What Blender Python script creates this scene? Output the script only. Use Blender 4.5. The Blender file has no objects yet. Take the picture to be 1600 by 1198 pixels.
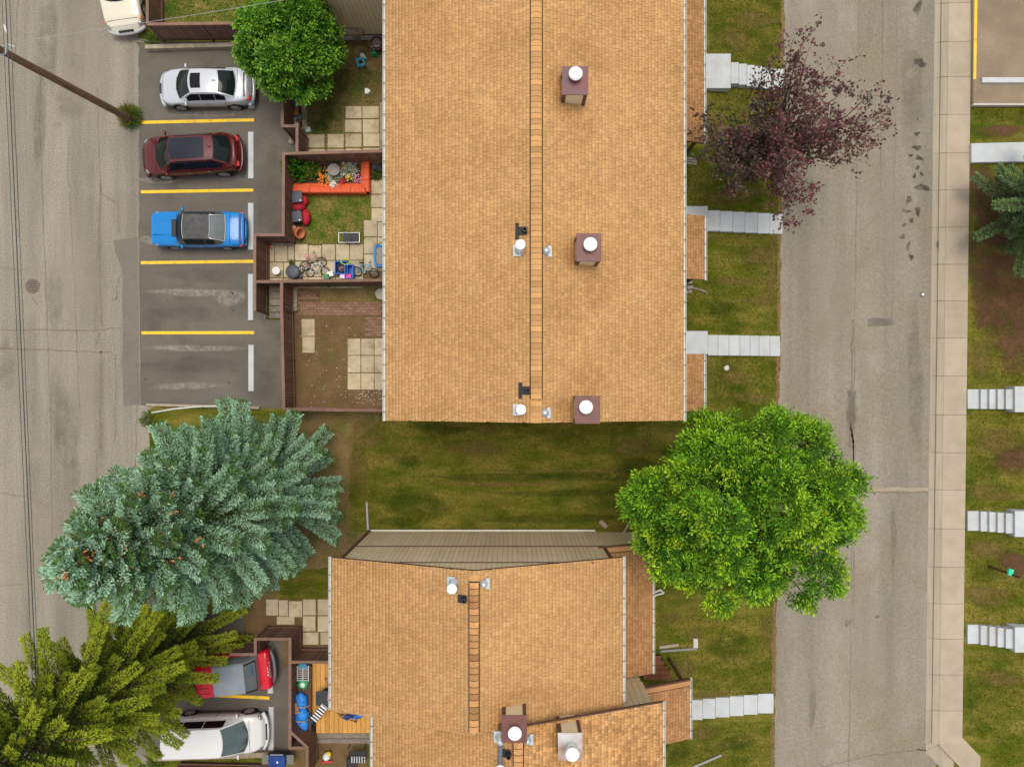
import bpy, math, random
import numpy as np
from mathutils import Vector, Matrix

random.seed(7)
rng = np.random.default_rng(11)
scene = bpy.context.scene
COL = scene.collection
R = math.radians

# ------------------------------------------------------------------ camera, sky, sun, exposure
CAM_H = 34.0          # flying height of the camera, metres
FPX = 1105.0          # focal length in pixels of the 1600 px wide photograph
CX, CY = 800.0, 612.0  # point straight below the camera
cam = bpy.data.cameras.new('camera')
cam.sensor_fit = 'HORIZONTAL'
cam.sensor_width = 36.0
cam.lens = 36.0 * FPX / 1600.0
cam.shift_y = (CY - 599.0) / 1600.0
cam.clip_start = 0.1
cam.clip_end = 900.0
camo = bpy.data.objects.new('camera', cam)
COL.objects.link(camo)
camo.location = (0, 0, CAM_H)
scene.camera = camo

SUN_EL, SUN_AZ = 78.0, 10.0      # azimuth clockwise from north (+Y): high, veiled by cloud
world = bpy.data.worlds.new('World')
scene.world = world
world.use_nodes = True
nt = world.node_tree
bg = nt.nodes['Background']
sky = nt.nodes.new('ShaderNodeTexSky')
sky.sky_type = 'NISHITA'
sky.sun_disc = False
sky.sun_elevation = R(SUN_EL)
sky.sun_rotation = R(SUN_AZ)
sky.air_density = 1.0
sky.dust_density = 1.0
sky.ozone_density = 0.5
veil = nt.nodes.new('ShaderNodeHueSaturation')      # cloud veil: the same sky, greyer
veil.inputs['Saturation'].default_value = 0.2
nt.links.new(sky.outputs[0], veil.inputs['Color'])
nt.links.new(veil.outputs[0], bg.inputs[0])
bg.inputs[1].default_value = 0.135
sun = bpy.data.lights.new('sun', 'SUN')
sun.energy = 1.5
sun.angle = R(30)
sun.color = (1.0, 0.92, 0.78)
suno = bpy.data.objects.new('sun', sun)
COL.objects.link(suno)
a, e = R(SUN_AZ), R(SUN_EL)
sdir = Vector((math.sin(a) * math.cos(e), math.cos(a) * math.cos(e), math.sin(e)))
suno.rotation_euler = sdir.to_track_quat('Z', 'Y').to_euler()
suno.location = sdir * 80
vs = scene.view_settings
vs.view_transform = 'Standard'
vs.look = 'None'
vs.exposure = 0.72
vs.gamma = 1.0
vs.use_curve_mapping = False


# ------------------------------------------------------------------ site geometry
def W(px, py, z=0.0):
    """point of the site at height z that was surveyed at photo pixel px, py"""
    k = (CAM_H - z) / FPX
    return Vector(((px - CX) * k, (CY - py) * k, z))


def xs_skew(y):
    return 0.0125 * y


PROFILE = [(-400, 0), (7.4, 0), (8.6, -0.16), (12.9, -0.88), (13.25, -0.90), (20.7, -0.90), (22.0, -0.84), (23.0, -0.82), (27.5, 0.15), (400, 0.15)]


def gz(x, y):
    xx = x - xs_skew(y)
    if xx > 23.0:
        rise = min(1.0, max(0.0, (9.0 - y) / 6.0))
        return -0.82 + rise * 0.97 * min(1.0, (xx - 23.0) / 4.5)
    for (a, za), (b, zb) in zip(PROFILE, PROFILE[1:]):
        if xx <= b:
            return za + (zb - za) * (xx - a) / (b - a)
    return PROFILE[-1][1]


def WG(px, py, off=0.0):
    z = 0.0
    for _ in range(6):
        p = W(px, py, z + off)
        z = gz(p.x, p.y)
    return W(px, py, z + off)


# ------------------------------------------------------------------ mesh helpers
ORG = {}


class MB:
    def __init__(self):
        self.v = []
        self.f = []

    def add(self, vs_, fs):
        n = len(self.v)
        self.v.extend([tuple(p) for p in vs_])
        self.f.extend([tuple(i + n for i in f) for f in fs])
        return self

    def box(self, c, s, rz=0.0, M4=None):
        x, y, z = s[0] / 2, s[1] / 2, s[2] / 2
        pts = [Vector(p) for p in ((-x, -y, -z), (x, -y, -z), (x, y, -z), (-x, y, -z), (-x, -y, z), (x, -y, z), (x, y, z), (-x, y, z))]
        m = M4 if M4 is not None else Matrix.Rotation(rz, 4, 'Z')
        c = Vector(c)
        return self.add([m @ p + c for p in pts], [(0, 3, 2, 1), (4, 5, 6, 7), (0, 1, 5, 4), (1, 2, 6, 5), (2, 3, 7, 6), (3, 0, 4, 7)])

    def bx(self, x0, x1, y0, y1, z0, z1):
        return self.box(((x0 + x1) / 2, (y0 + y1) / 2, (z0 + z1) / 2), (abs(x1 - x0), abs(y1 - y0), abs(z1 - z0)))

    def beam(self, p0, p1, w, h):
        p0, p1 = Vector(p0), Vector(p1)
        d = p1 - p0
        L = d.length
        x = d.normalized()
        up = Vector((0, 0, 1)) if abs(x.z) < 0.95 else Vector((0, 1, 0))
        y = up.cross(x).normalized()
        z = x.cross(y)
        m = Matrix((x, y, z)).transposed().to_4x4()
        return self.box((p0 + p1) / 2, (L, w, h), M4=m)

    def cyl(self, p0, p1, r0, r1=None, n=10, cap=True):
        r1 = r0 if r1 is None else r1
        p0, p1 = Vector(p0), Vector(p1)
        d = (p1 - p0).normalized()
        up = Vector((0, 0, 1)) if abs(d.z) < 0.9 else Vector((1, 0, 0))
        a_ = up.cross(d).normalized()
        b_ = d.cross(a_)
        vs_ = []
        for p, r in ((p0, r0), (p1, r1)):
            for i in range(n):
                t = 2 * math.pi * i / n
                vs_.append(p + a_ * (r * math.cos(t)) + b_ * (r * math.sin(t)))
        fs = [(i, (i + 1) % n, n + (i + 1) % n, n + i) for i in range(n)]
        if cap:
            fs.append(tuple(reversed(range(n))))
            fs.append(tuple(range(n, 2 * n)))
        return self.add(vs_, fs)

    def tube(self, pts, rad, n=6):
        pts = [Vector(p) for p in pts]
        if not hasattr(rad, '__len__'):
            rad = [rad] * len(pts)
        rings = []
        for i, p in enumerate(pts):
            d = (pts[min(i + 1, len(pts) - 1)] - pts[max(i - 1, 0)]).normalized()
            up = Vector((0, 0, 1)) if abs(d.z) < 0.9 else Vector((1, 0, 0))
            a_ = up.cross(d).normalized()
            b_ = d.cross(a_)
            rings.append([p + a_ * (rad[i] * math.cos(2 * math.pi * k / n)) + b_ * (rad[i] * math.sin(2 * math.pi * k / n)) for k in range(n)])
        vs_ = [q for r_ in rings for q in r_]
        fs = []
        for i in range(len(pts) - 1):
            for k in range(n):
                fs.append((i * n + k, i * n + (k + 1) % n, (i + 1) * n + (k + 1) % n, (i + 1) * n + k))
        fs.append(tuple(reversed(range(n))))
        fs.append(tuple(range((len(pts) - 1) * n, len(pts) * n)))
        return self.add(vs_, fs)

    def lathe(self, c, prof, n=16, M4=None):
        c = Vector(c)
        m = M4 if M4 is not None else Matrix.Identity(4)
        vs_ = []
        for r, z in prof:
            for i in range(n):
                t = 2 * math.pi * i / n
                vs_.append(m @ Vector((r * math.cos(t), r * math.sin(t), z)) + c)
        fs = []
        for j in range(len(prof) - 1):
            for i in range(n):
                fs.append((j * n + i, j * n + (i + 1) % n, (j + 1) * n + (i + 1) % n, (j + 1) * n + i))
        fs.append(tuple(reversed(range(n))))
        fs.append(tuple(range((len(prof) - 1) * n, len(prof) * n)))
        return self.add(vs_, fs)

    def prism(self, poly, z0, z1):
        n = len(poly)
        area = sum(poly[i][0] * poly[(i + 1) % n][1] - poly[(i + 1) % n][0] * poly[i][1] for i in range(n))
        if area < 0:
            poly = list(reversed(poly))
        vs_ = [(p[0], p[1], z0) for p in poly] + [(p[0], p[1], z1) for p in poly]
        fs = [tuple(reversed(range(n))), tuple(range(n, 2 * n))] + [(i, (i + 1) % n, n + (i + 1) % n, n + i) for i in range(n)]
        return self.add(vs_, fs)

    def prism_y(self, poly_xz, y0, y1):
        n = len(poly_xz)
        area = sum(poly_xz[i][0] * poly_xz[(i + 1) % n][1] - poly_xz[(i + 1) % n][0] * poly_xz[i][1] for i in range(n))
        if area > 0:
            poly_xz = list(reversed(poly_xz))
        y0, y1 = min(y0, y1), max(y0, y1)
        vs_ = [(p[0], y0, p[1]) for p in poly_xz] + [(p[0], y1, p[1]) for p in poly_xz]
        fs = [tuple(reversed(range(n))), tuple(range(n, 2 * n))] + [(i, (i + 1) % n, n + (i + 1) % n, n + i) for i in range(n)]
        return self.add(vs_, fs)

    def grid(self, fn, nu, nv):
        vs_ = [fn(i / nu, j / nv) for i in range(nu + 1) for j in range(nv + 1)]
        fs = [(i * (nv + 1) + j, (i + 1) * (nv + 1) + j, (i + 1) * (nv + 1) + j + 1, i * (nv + 1) + j + 1) for i in range(nu) for j in range(nv)]
        return self.add(vs_, fs)

    def sheet(self, poly, z):
        n = len(poly)
        area = sum(poly[i][0] * poly[(i + 1) % n][1] - poly[(i + 1) % n][0] * poly[i][1] for i in range(n))
        if area < 0:
            poly = list(reversed(poly))
        return self.add([(p[0], p[1], z) for p in poly], [tuple(range(n))])

    def mesh(self, name, mat_, org=(0, 0, 0), smooth=False):
        me = bpy.data.meshes.new(name)
        ox, oy, oz = org
        me.from_pydata([(x - ox, y - oy, z - oz) for x, y, z in self.v], [], self.f)
        me.materials.append(mat_)
        if smooth:
            me.polygons.foreach_set('use_smooth', [True] * len(me.polygons))
        me.update()
        return me

    def build(self, name, mat_, parent=None, smooth=False, bevel=0.0, local=False):
        org = (0, 0, 0)
        if parent is not None and not local:
            org = ORG.get(parent.name, (0, 0, 0))
        me = self.mesh(name, mat_, org, smooth)
        o = bpy.data.objects.new(name, me)
        COL.objects.link(o)
        if parent is not None:
            o.parent = parent
            ORG[o.name] = org
        if bevel:
            md = o.modifiers.new('bevel', 'BEVEL')
            md.width = bevel
            md.segments = 2
            md.limit_method = 'ANGLE'
        return o


def np_mesh(name, verts, quads, mat_, smooth=False):
    me = bpy.data.meshes.new(name)
    verts = np.asarray(verts, dtype=np.float32)
    quads = np.asarray(quads, dtype=np.int32)
    k = quads.shape[1]
    me.vertices.add(len(verts))
    me.vertices.foreach_set('co', verts.ravel())
    me.loops.add(quads.size)
    me.loops.foreach_set('vertex_index', quads.ravel())
    me.polygons.add(len(quads))
    me.polygons.foreach_set('loop_start', np.arange(0, quads.size, k, dtype=np.int32))
    me.polygons.foreach_set('loop_total', np.full(len(quads), k, dtype=np.int32))
    if smooth:
        me.polygons.foreach_set('use_smooth', np.ones(len(quads), dtype=bool))
    me.materials.append(mat_)
    me.update(calc_edges=True)
    me.validate()
    return me


def np_obj(name, verts, quads, mat_, parent=None, smooth=False):
    v = np.asarray(verts, dtype=np.float64)
    if parent is not None:
        v = v - np.array(ORG.get(parent.name, (0, 0, 0)))
    o = bpy.data.objects.new(name, np_mesh(name, v, quads, mat_, smooth))
    COL.objects.link(o)
    if parent is not None:
        o.parent = parent
        ORG[o.name] = ORG.get(parent.name, (0, 0, 0))
    return o


def tag(o, label=None, cat=None, group=None, kind=None):
    if label:
        o['label'] = label
    if cat:
        o['category'] = cat
    if group:
        o['group'] = group
    if kind:
        o['kind'] = kind
    return o


def thing(name, label, cat, loc=(0, 0, 0), rz=0.0, group=None):
    o = bpy.data.objects.new(name, None)
    o.empty_display_size = 0.2
    COL.objects.link(o)
    o.location = loc
    o.rotation_euler = (0, 0, rz)
    ORG[o.name] = tuple(loc)
    return tag(o, label, cat, group)


def struct(o):
    o['kind'] = 'structure'
    return o


def piece(name, me, parent, loc, rz=0.0, scale=None, rot=None):
    """one of many alike pieces: shares its mesh; loc in site coordinates"""
    o = bpy.data.objects.new(name, me)
    COL.objects.link(o)
    org = ORG.get(parent.name, (0, 0, 0))
    o.parent = parent
    o.location = (loc[0] - org[0], loc[1] - org[1], loc[2] - org[2])
    o.rotation_euler = rot if rot is not None else (0, 0, rz)
    if scale is not None:
        o.scale = scale
    return o


# ------------------------------------------------------------------ materials
def M(name, c, c2=None, scale=3.0, rough=0.85, bump=0.0, bscale=60.0, metal=0.0, rnd=0.0, isl=0.0,
      fine=0.0, fscale=90.0, spec=0.35, stretch=None, c3=None, scale3=0.5, coat=0.0, transl=0.0, hue=0.0, grout=None, big=0.0):
    m = bpy.data.materials.new(name)
    m.use_nodes = True
    n = m.node_tree.nodes
    l = m.node_tree.links
    b = n['Principled BSDF']
    b.inputs['Roughness'].default_value = rough
    b.inputs['Metallic'].default_value = metal
    b.inputs['Specular IOR Level'].default_value = spec
    if coat:
        b.inputs['Coat Weight'].default_value = coat
        b.inputs['Coat Roughness'].default_value = 0.08
    geo = n.new('ShaderNodeNewGeometry')
    pos = geo.outputs['Position']
    if stretch:
        mp = n.new('ShaderNodeMapping')
        mp.inputs['Scale'].default_value = stretch
        l.new(pos, mp.inputs['Vector'])
        spos = mp.outputs[0]
    else:
        spos = pos

    def rgb(cc):
        q = n.new('ShaderNodeRGB')
        q.outputs[0].default_value = (cc[0], cc[1], cc[2], 1)
        return q.outputs[0]

    def noise(sc, vec, det=5.0, rg=0.6):
        q = n.new('ShaderNodeTexNoise')
        q.inputs['Scale'].default_value = sc
        q.inputs['Detail'].default_value = det
        q.inputs['Roughness'].default_value = rg
        l.new(vec, q.inputs['Vector'])
        return q.outputs['Fac']

    def ramp(fac, lo, hi):
        q = n.new('ShaderNodeMapRange')
        q.inputs['From Min'].default_value = lo
        q.inputs['From Max'].default_value = hi
        l.new(fac, q.inputs['Value'])
        return q.outputs[0]

    def mix(f, a_, b_):
        q = n.new('ShaderNodeMix')
        q.data_type = 'RGBA'
        l.new(f, q.inputs['Factor'])
        l.new(a_, q.inputs['A'])
        l.new(b_, q.inputs['B'])
        return q.outputs['Result']

    col = rgb(c)
    if c2 is not None:
        col = mix(ramp(noise(scale, spos), 0.36, 0.64), col, rgb(c2))
    if c3 is not None:
        col = mix(ramp(noise(scale3, pos, 6.0, 0.65), 0.5, 0.68), col, rgb(c3))
    val = None

    def scaled(fac, amp):
        q = n.new('ShaderNodeMapRange')
        q.inputs['To Min'].default_value = 1 - amp
        q.inputs['To Max'].default_value = 1 + amp
        l.new(fac, q.inputs['Value'])
        return q.outputs[0]

    def mul(a_, b_):
        if a_ is None:
            return b_
        q = n.new('ShaderNodeMath')
        q.operation = 'MULTIPLY'
        l.new(a_, q.inputs[0])
        l.new(b_, q.inputs[1])
        return q.outputs[0]
    if rnd:
        oi = n.new('ShaderNodeObjectInfo')
        val = mul(val, scaled(oi.outputs['Random'], rnd))
    if isl:
        val = mul(val, scaled(geo.outputs['Random Per Island'], isl))
    if fine:
        val = mul(val, scaled(ramp(noise(fscale, pos, 2.0), 0.3, 0.7), fine))
    if big:
        val = mul(val, scaled(ramp(noise(0.22, pos, 4.0), 0.3, 0.7), big))
    if val is not None or hue:
        hs = n.new('ShaderNodeHueSaturation')
        if val is not None:
            l.new(val, hs.inputs['Value'])
        if hue:
            wn = n.new('ShaderNodeMapRange')
            wn.inputs['To Min'].default_value = 0.5 - hue
            wn.inputs['To Max'].default_value = 0.5 + hue
            mm = n.new('ShaderNodeMath')
            mm.operation = 'FRACT'
            m2 = n.new('ShaderNodeMath')
            m2.operation = 'MULTIPLY'
            m2.inputs[1].default_value = 7.31
            l.new(geo.outputs['Random Per Island'], m2.inputs[0])
            l.new(m2.outputs[0], mm.inputs[0])
            l.new(mm.outputs[0], wn.inputs['Value'])
            l.new(wn.outputs[0], hs.inputs['Hue'])
        l.new(col, hs.inputs['Color'])
        col = hs.outputs[0]
    l.new(col, b.inputs['Base Color'])
    if bump:
        bp = n.new('ShaderNodeBump')
        bp.inputs['Strength'].default_value = bump
        bp.inputs['Distance'].default_value = 0.02
        l.new(noise(bscale, spos, 4.0), bp.inputs['Height'])
        l.new(bp.outputs[0], b.inputs['Normal'])
    if transl:
        tr = n.new('ShaderNodeBsdfTranslucent')
        l.new(col, tr.inputs['Color'])
        mx = n.new('ShaderNodeMixShader')
        mx.inputs[0].default_value = transl
        l.new(b.outputs[0], mx.inputs[1])
        l.new(tr.outputs[0], mx.inputs[2])
        l.new(mx.outputs[0], n['Material Output'].inputs['Surface'])
    return m


def decal_mat(name, c, strength=0.8, rough=0.9, nscale=3.0):
    """stain or worn patch whose edge fades out (alpha stored on its own mesh)"""
    m = bpy.data.materials.new(name)
    m.use_nodes = True
    n = m.node_tree.nodes
    l = m.node_tree.links
    b = n['Principled BSDF']
    b.inputs['Base Color'].default_value = (*c, 1)
    b.inputs['Roughness'].default_value = rough
    b.inputs['Specular IOR Level'].default_value = 0.2
    at = n.new('ShaderNodeAttribute')
    at.attribute_name = 'wear'
    nz = n.new('ShaderNodeTexNoise')
    nz.inputs['Scale'].default_value = nscale
    nz.inputs['Detail'].default_value = 6
    nz.inputs['Roughness'].default_value = 0.7
    g = n.new('ShaderNodeNewGeometry')
    l.new(g.outputs['Position'], nz.inputs['Vector'])
    mr = n.new('ShaderNodeMapRange')
    mr.inputs['From Min'].default_value = 0.3
    mr.inputs['From Max'].default_value = 0.65
    l.new(nz.outputs['Fac'], mr.inputs['Value'])
    mu = n.new('ShaderNodeMath')
    mu.operation = 'MULTIPLY'
    l.new(at.outputs['Fac'], mu.inputs[0])
    l.new(mr.outputs[0], mu.inputs[1])
    m2 = n.new('ShaderNodeMath')
    m2.operation = 'MULTIPLY'
    m2.inputs[1].default_value = strength
    l.new(mu.outputs[0], m2.inputs[0])
    l.new(m2.outputs[0], b.inputs['Alpha'])
    return m


def decal(name, px, py, rx, ry, mat_, parent, off, rot=0.0, rag=0.25):
    """irregular flat patch, rx, ry in metres"""
    n = 22
    c = WG(px, py, off)
    ph = [random.uniform(0, 6.28) for _ in range(4)]
    vs_, al = [c], [1.0]
    for ring, alpha in ((0.6, 1.0), (1.0, 0.0)):
        for i in range(n):
            t = 2 * math.pi * i / n
            k = ring * (1 + rag * (0.5 * math.sin(2 * t + ph[0]) + 0.35 * math.sin(3 * t + ph[1]) + 0.25 * math.sin(5 * t + ph[2])))
            x, y = rx * k * math.cos(t), ry * k * math.sin(t)
            X = c.x + x * math.cos(rot) - y * math.sin(rot)
            Y = c.y + x * math.sin(rot) + y * math.cos(rot)
            vs_.append(Vector((X, Y, gz(X, Y) + off)))
            al.append(alpha)
    fs = [(0, 1 + i, 1 + (i + 1) % n) for i in range(n)]
    fs += [(1 + i, 1 + n + i, 1 + n + (i + 1) % n, 1 + (i + 1) % n) for i in range(n)]
    mb = MB().add(vs_, fs)
    o = mb.build(name, mat_, parent)
    at = o.data.attributes.new('wear', 'FLOAT', 'POINT')
    at.data.foreach_set('value', al)
    return o


def ribbon(name, pts, w, mat_, parent, off, jitter=0.0, steps=0):
    """narrow flat strip along pixel points: a crack, a seam, a painted line"""
    P = []
    for (a_, b_) in zip(pts, pts[1:]):
        k = max(1, steps)
        for i in range(k):
            t = i / k
            P.append((a_[0] + (b_[0] - a_[0]) * t, a_[1] + (b_[1] - a_[1]) * t))
    P.append(pts[-1])
    Q = [WG(p[0] + random.uniform(-jitter, jitter), p[1] + random.uniform(-jitter, jitter), off) for p in P]
    vs_, fs = [], []
    for i, p in enumerate(Q):
        d = (Q[min(i + 1, len(Q) - 1)] - Q[max(i - 1, 0)])
        d.z = 0
        d.normalize()
        nn = Vector((-d.y, d.x, 0)) * (w / 2 * (random.uniform(0.6, 1.3) if jitter else 1.0))
        vs_ += [p + nn, p - nn]
    for i in range(len(Q) - 1):
        fs.append((2 * i + 1, 2 * i + 3, 2 * i + 2, 2 * i))
    return MB().add(vs_, fs).build(name, mat_, parent)


shingle_m = M('roof_shingle', (0.490, 0.268, 0.108), (0.545, 0.312, 0.135), 1.0, 0.9, 0.3, 120, isl=0.12, fine=0.10, fscale=45, spec=0.15, big=0.07, c3=(0.435, 0.238, 0.095), scale3=0.5)
shingle_old_m = M('porch_shingle', (0.36, 0.18, 0.075), (0.43, 0.22, 0.095), 1.5, 0.9, 0.3, 120, isl=0.16, fine=0.12, fscale=45, spec=0.15)
cap_m = M('ridge_cap_shingle', (0.44, 0.238, 0.09), (0.50, 0.28, 0.11), 2.0, 0.9, 0.3, 120, rnd=0.18, fine=0.12, fscale=45, spec=0.15)
brown_m = M('brown_trim', (0.085, 0.042, 0.028), (0.11, 0.056, 0.038), 4, 0.7, 0.1)
dark_m = M('dark_void', (0.012, 0.010, 0.009), rough=0.9)
white_m = M('white_metal', (0.60, 0.60, 0.58), (0.50, 0.50, 0.47), 5, 0.5, fine=0.05)
siding_m = M('tan_siding', (0.56, 0.455, 0.29), (0.60, 0.49, 0.32), 2, 0.75, 0.1, 40, rnd=0.05, big=0.06)
galv_m = M('galvanised_metal', (0.38, 0.45, 0.50), (0.55, 0.60, 0.63), 12, 0.45, metal=0.4)
blackp_m = M('black_plastic', (0.02, 0.02, 0.022), rough=0.5)
concrete_m = M('concrete', (0.52, 0.48, 0.43), (0.46, 0.41, 0.35), 1.5, 0.9, 0.2, 80, fine=0.06, rnd=0.06)
pale_concrete_m = M('pale_concrete', (0.46, 0.485, 0.505), (0.42, 0.44, 0.455), 2.0, 0.85, 0.1, 80, rnd=0.04, fine=0.04, c3=(0.40, 0.395, 0.375), scale3=1.1)
walk_m = M('sidewalk_concrete', (0.375, 0.307, 0.228), (0.33, 0.267, 0.197), 1.3, 0.9, 0.2, 80, rnd=0.06, fine=0.08, big=0.06)
curb_m = M('curb_concrete', (0.34, 0.288, 0.215), (0.29, 0.248, 0.185), 1.6, 0.9, 0.2, 80, rnd=0.06, fine=0.08, stretch=(3, 0.4, 1))
slab_m = M('paving_slab', (0.50, 0.42, 0.29), (0.43, 0.35, 0.235), 2.5, 0.9, 0.2, 60, rnd=0.13, fine=0.08, c3=(0.30, 0.24, 0.15), scale3=1.6)
brick_m = M('paver_brick', (0.25, 0.145, 0.095), (0.21, 0.115, 0.075), 5, 0.9, 0.2, 80, rnd=0.18, fine=0.1)
fence_m = M('fence_board', (0.165, 0.090, 0.064), (0.13, 0.07, 0.05), 3, 0.75, 0.2, 30, rnd=0.2, stretch=(6, 6, 0.6))
fence_cap_m = M('fence_rail', (0.20, 0.115, 0.085), (0.16, 0.09, 0.065), 3, 0.75, 0.2, 40, rnd=0.12)
timber_m = M('weathered_timber', (0.36, 0.30, 0.22), (0.27, 0.22, 0.16), 5, 0.9, 0.3, 30, rnd=0.1, c3=(0.16, 0.13, 0.08), scale3=1.5)
grey_wood_m = M('grey_wood', (0.22, 0.19, 0.155), (0.16, 0.135, 0.11), 6, 0.9, 0.3, 30, rnd=0.12)
deck_m = M('deck_board', (0.60, 0.31, 0.075), (0.48, 0.23, 0.05), 2.5, 0.6, 0.15, 40, rnd=0.16, stretch=(8, 0.7, 1))
pole_m = M('pole_wood', (0.20, 0.115, 0.065), (0.11, 0.062, 0.036), 9, 0.9, 0.5, 30, stretch=(2, 2, 0.12))
yellow_m = M('yellow_paint', (0.80, 0.50, 0.015), (0.70, 0.44, 0.03), 6, 0.7, fine=0.14, fscale=12, c3=(0.50, 0.34, 0.07), scale3=2.5)
grass_m = M('grass_ground', (0.070, 0.086, 0.005), (0.165, 0.135, 0.026), 1.1, 0.95, 0.5, 25, fine=0.30, fscale=14, spec=0.1, stretch=(0.45, 1.5, 1), c3=(0.040, 0.062, 0.003), scale3=0.5, big=0.18)
blade_m = M('grass_blade', (0.075, 0.092, 0.005), (0.16, 0.14, 0.02), 1.3, 0.9, isl=0.4, spec=0.1, transl=0.2, hue=0.02)
lush_m = M('lush_grass', (0.085, 0.17, 0.020), (0.15, 0.20, 0.035), 1.3, 0.9, isl=0.4, spec=0.1, transl=0.2)
dirt_m = M('dirt_ground', (0.165, 0.105, 0.052), (0.125, 0.078, 0.038), 1.4, 0.95, 0.5, 40, fine=0.22, fscale=25, spec=0.1, c3=(0.12, 0.10, 0.03), scale3=0.8)
dark_dirt_m = M('dark_soil', (0.055, 0.032, 0.020), (0.085, 0.052, 0.032), 3, 0.95, 0.5, 40, fine=0.25, fscale=25, spec=0.1)
alley_m = M('alley_asphalt', (0.275, 0.243, 0.195), (0.185, 0.163, 0.130), 0.55, 0.95, 0.5, 70, fine=0.20, fscale=13, spec=0.15, stretch=(1.6, 0.11, 1), c3=(0.245, 0.215, 0.165), scale3=0.3, big=0.06)
street_m = M('street_asphalt', (0.200, 0.175, 0.138), (0.262, 0.230, 0.184), 0.45, 0.95, 0.5, 70, fine=0.17, fscale=13, spec=0.15, stretch=(1.4, 0.09, 1), c3=(0.21, 0.178, 0.128), scale3=0.2, big=0.05)
lot_m = M('lot_asphalt', (0.108, 0.095, 0.078), (0.140, 0.124, 0.104), 0.5, 0.93, 0.3, 70, fine=0.13, fscale=25, spec=0.2, stretch=(0.35, 1.1, 1), c3=(0.092, 0.081, 0.067), scale3=0.4)
patch_m = M('asphalt_patch', (0.150, 0.134, 0.110), (0.17, 0.152, 0.126), 0.7, 0.95, 0.3, 70, fine=0.14, fscale=25, spec=0.15)
crack_m = M('crack_fill', (0.16, 0.12, 0.095), (0.21, 0.16, 0.125), 4, 0.95)
seam_m = M('concrete_seam', (0.33, 0.275, 0.195), (0.26, 0.22, 0.16), 8, 0.95)
tar_m = M('tar_line', (0.075, 0.060, 0.050), rough=0.8)
glass_m = M('car_glass', (0.007, 0.013, 0.012), rough=0.06, spec=0.2)
tint_m = M('tinted_glass', (0.007, 0.007, 0.009), rough=0.1, spec=0.25)
clear_m = M('pale_car_glass', (0.10, 0.125, 0.13), (0.13, 0.15, 0.15), 3, 0.08, spec=0.6)
tyre_m = M('tyre_rubber', (0.018, 0.018, 0.019), rough=0.85)
rim_m = M('alloy_rim', (0.55, 0.56, 0.58), rough=0.35, metal=0.7)
chrome_m = M('chrome', (0.75, 0.75, 0.76), rough=0.2, metal=0.9)
redlight_m = M('tail_light', (0.55, 0.012, 0.008), rough=0.2)
headlight_m = M('headlamp_glass', (0.24, 0.25, 0.26), rough=0.1, metal=0.3)
orange_light_m = M('indicator_lens', (0.75, 0.16, 0.02), rough=0.2)
stain_m = decal_mat('oil_stain', (0.05, 0.034, 0.026), 0.8, 0.6, 1.6)
wear_m = decal_mat('worn_streak', (0.33, 0.29, 0.25), 0.75, 0.95, 4)
drk_m = decal_mat('dark_wear', (0.12, 0.10, 0.085), 0.28, 0.95, 1.2)
bare_m = decal_mat('bare_soil_patch', (0.17, 0.12, 0.035), 0.85, 0.95, 1.8)
green_patch_m = decal_mat('greener_patch', (0.032, 0.055, 0.003), 0.6, 0.95, 1.3)
lite_m = decal_mat('pale_wear', (0.36, 0.31, 0.245), 0.45, 0.95, 1.5)

# ------------------------------------------------------------------ ground and roads
xbreaks = [p[0] for p in PROFILE[1:-1]]
gx = sorted(set([-300, -60, -30, 0, 4] + xbreaks + [10, 11.5, 14, 17, 25, 40, 80, 300]))
gy = [-300, -80, -40, -20, 0, 3, 5, 7, 9, 20, 40, 80, 300]
mb = MB()
vs_ = []
for x in gx:
    for y in gy:
        X = x + (xs_skew(y) if abs(x) < 45 and x > 4 else 0)
        vs_.append((X, y, gz(X, y)))
ny = len(gy)
mb.add(vs_, [(i * ny + j, (i + 1) * ny + j, (i + 1) * ny + j + 1, i * ny + j + 1) for i in range(len(gx) - 1) for j in range(ny - 1)])
ground = struct(mb.build('ground', grass_m))


def poly_w(pts, z=0.0):
    return [(W(p[0], p[1], z).x, W(p[0], p[1], z).y) for p in pts]


def ragged(pts, amp, step):
    out = []
    for a_, b_ in zip(pts, pts[1:] + pts[:1]):
        L = math.hypot(b_[0] - a_[0], b_[1] - a_[1])
        k = max(1, int(L / step))
        for i in range(k):
            t = i / k
            j = amp if 0 < i else 0
            out.append((a_[0] + (b_[0] - a_[0]) * t + random.uniform(-j, j), a_[1] + (b_[1] - a_[1]) * t + random.uniform(-j, j)))
    return out


# back lane on the west
alley = struct(MB().sheet(poly_w([(-900, -500), (196, -500), (198, 0), (213, 40), (216, 60), (250, 66), (250, 632), (232, 640), (236, 760), (240, 900), (244, 1010), (222, 1060), (218, 1120), (216, 1175), (236, 1190), (236, 1700), (-900, 1700)]), 0.004).build('alley', alley_m))
# dark resurfaced parking lots
lot_px = ragged([(213, 66), (400, 66), (470, 66), (470, 240), (445, 240), (445, 366), (400, 366), (400, 440), (420, 500), (445, 500), (445, 638), (230, 634), (217, 632)], 0.0, 999)
edge = [(217 + random.uniform(-1.2, 1.2), y) for y in range(625, 70, -9)]
lot = struct(MB().sheet(poly_w(lot_px + edge), 0.008).build('parking_lot', lot_m))
strip = [(191, 374), (214, 371), (217.5, 400), (218, 632), (193, 633), (192, 580)] + [(191.5 + random.uniform(-1, 1), y) for y in range(570, 430, -14)] + [(190, 418), (180, 392), (178, 376)]
patch = struct(MB().sheet(poly_w(strip), 0.012).build('asphalt_patch', patch_m))
lot2 = struct(MB().sheet(poly_w([(225, 960), (470, 960), (470, 1180), (232, 1182), (216, 1172), (219, 1110), (224, 1050)]), 0.008).build('parking_lot', lot_m))
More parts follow.
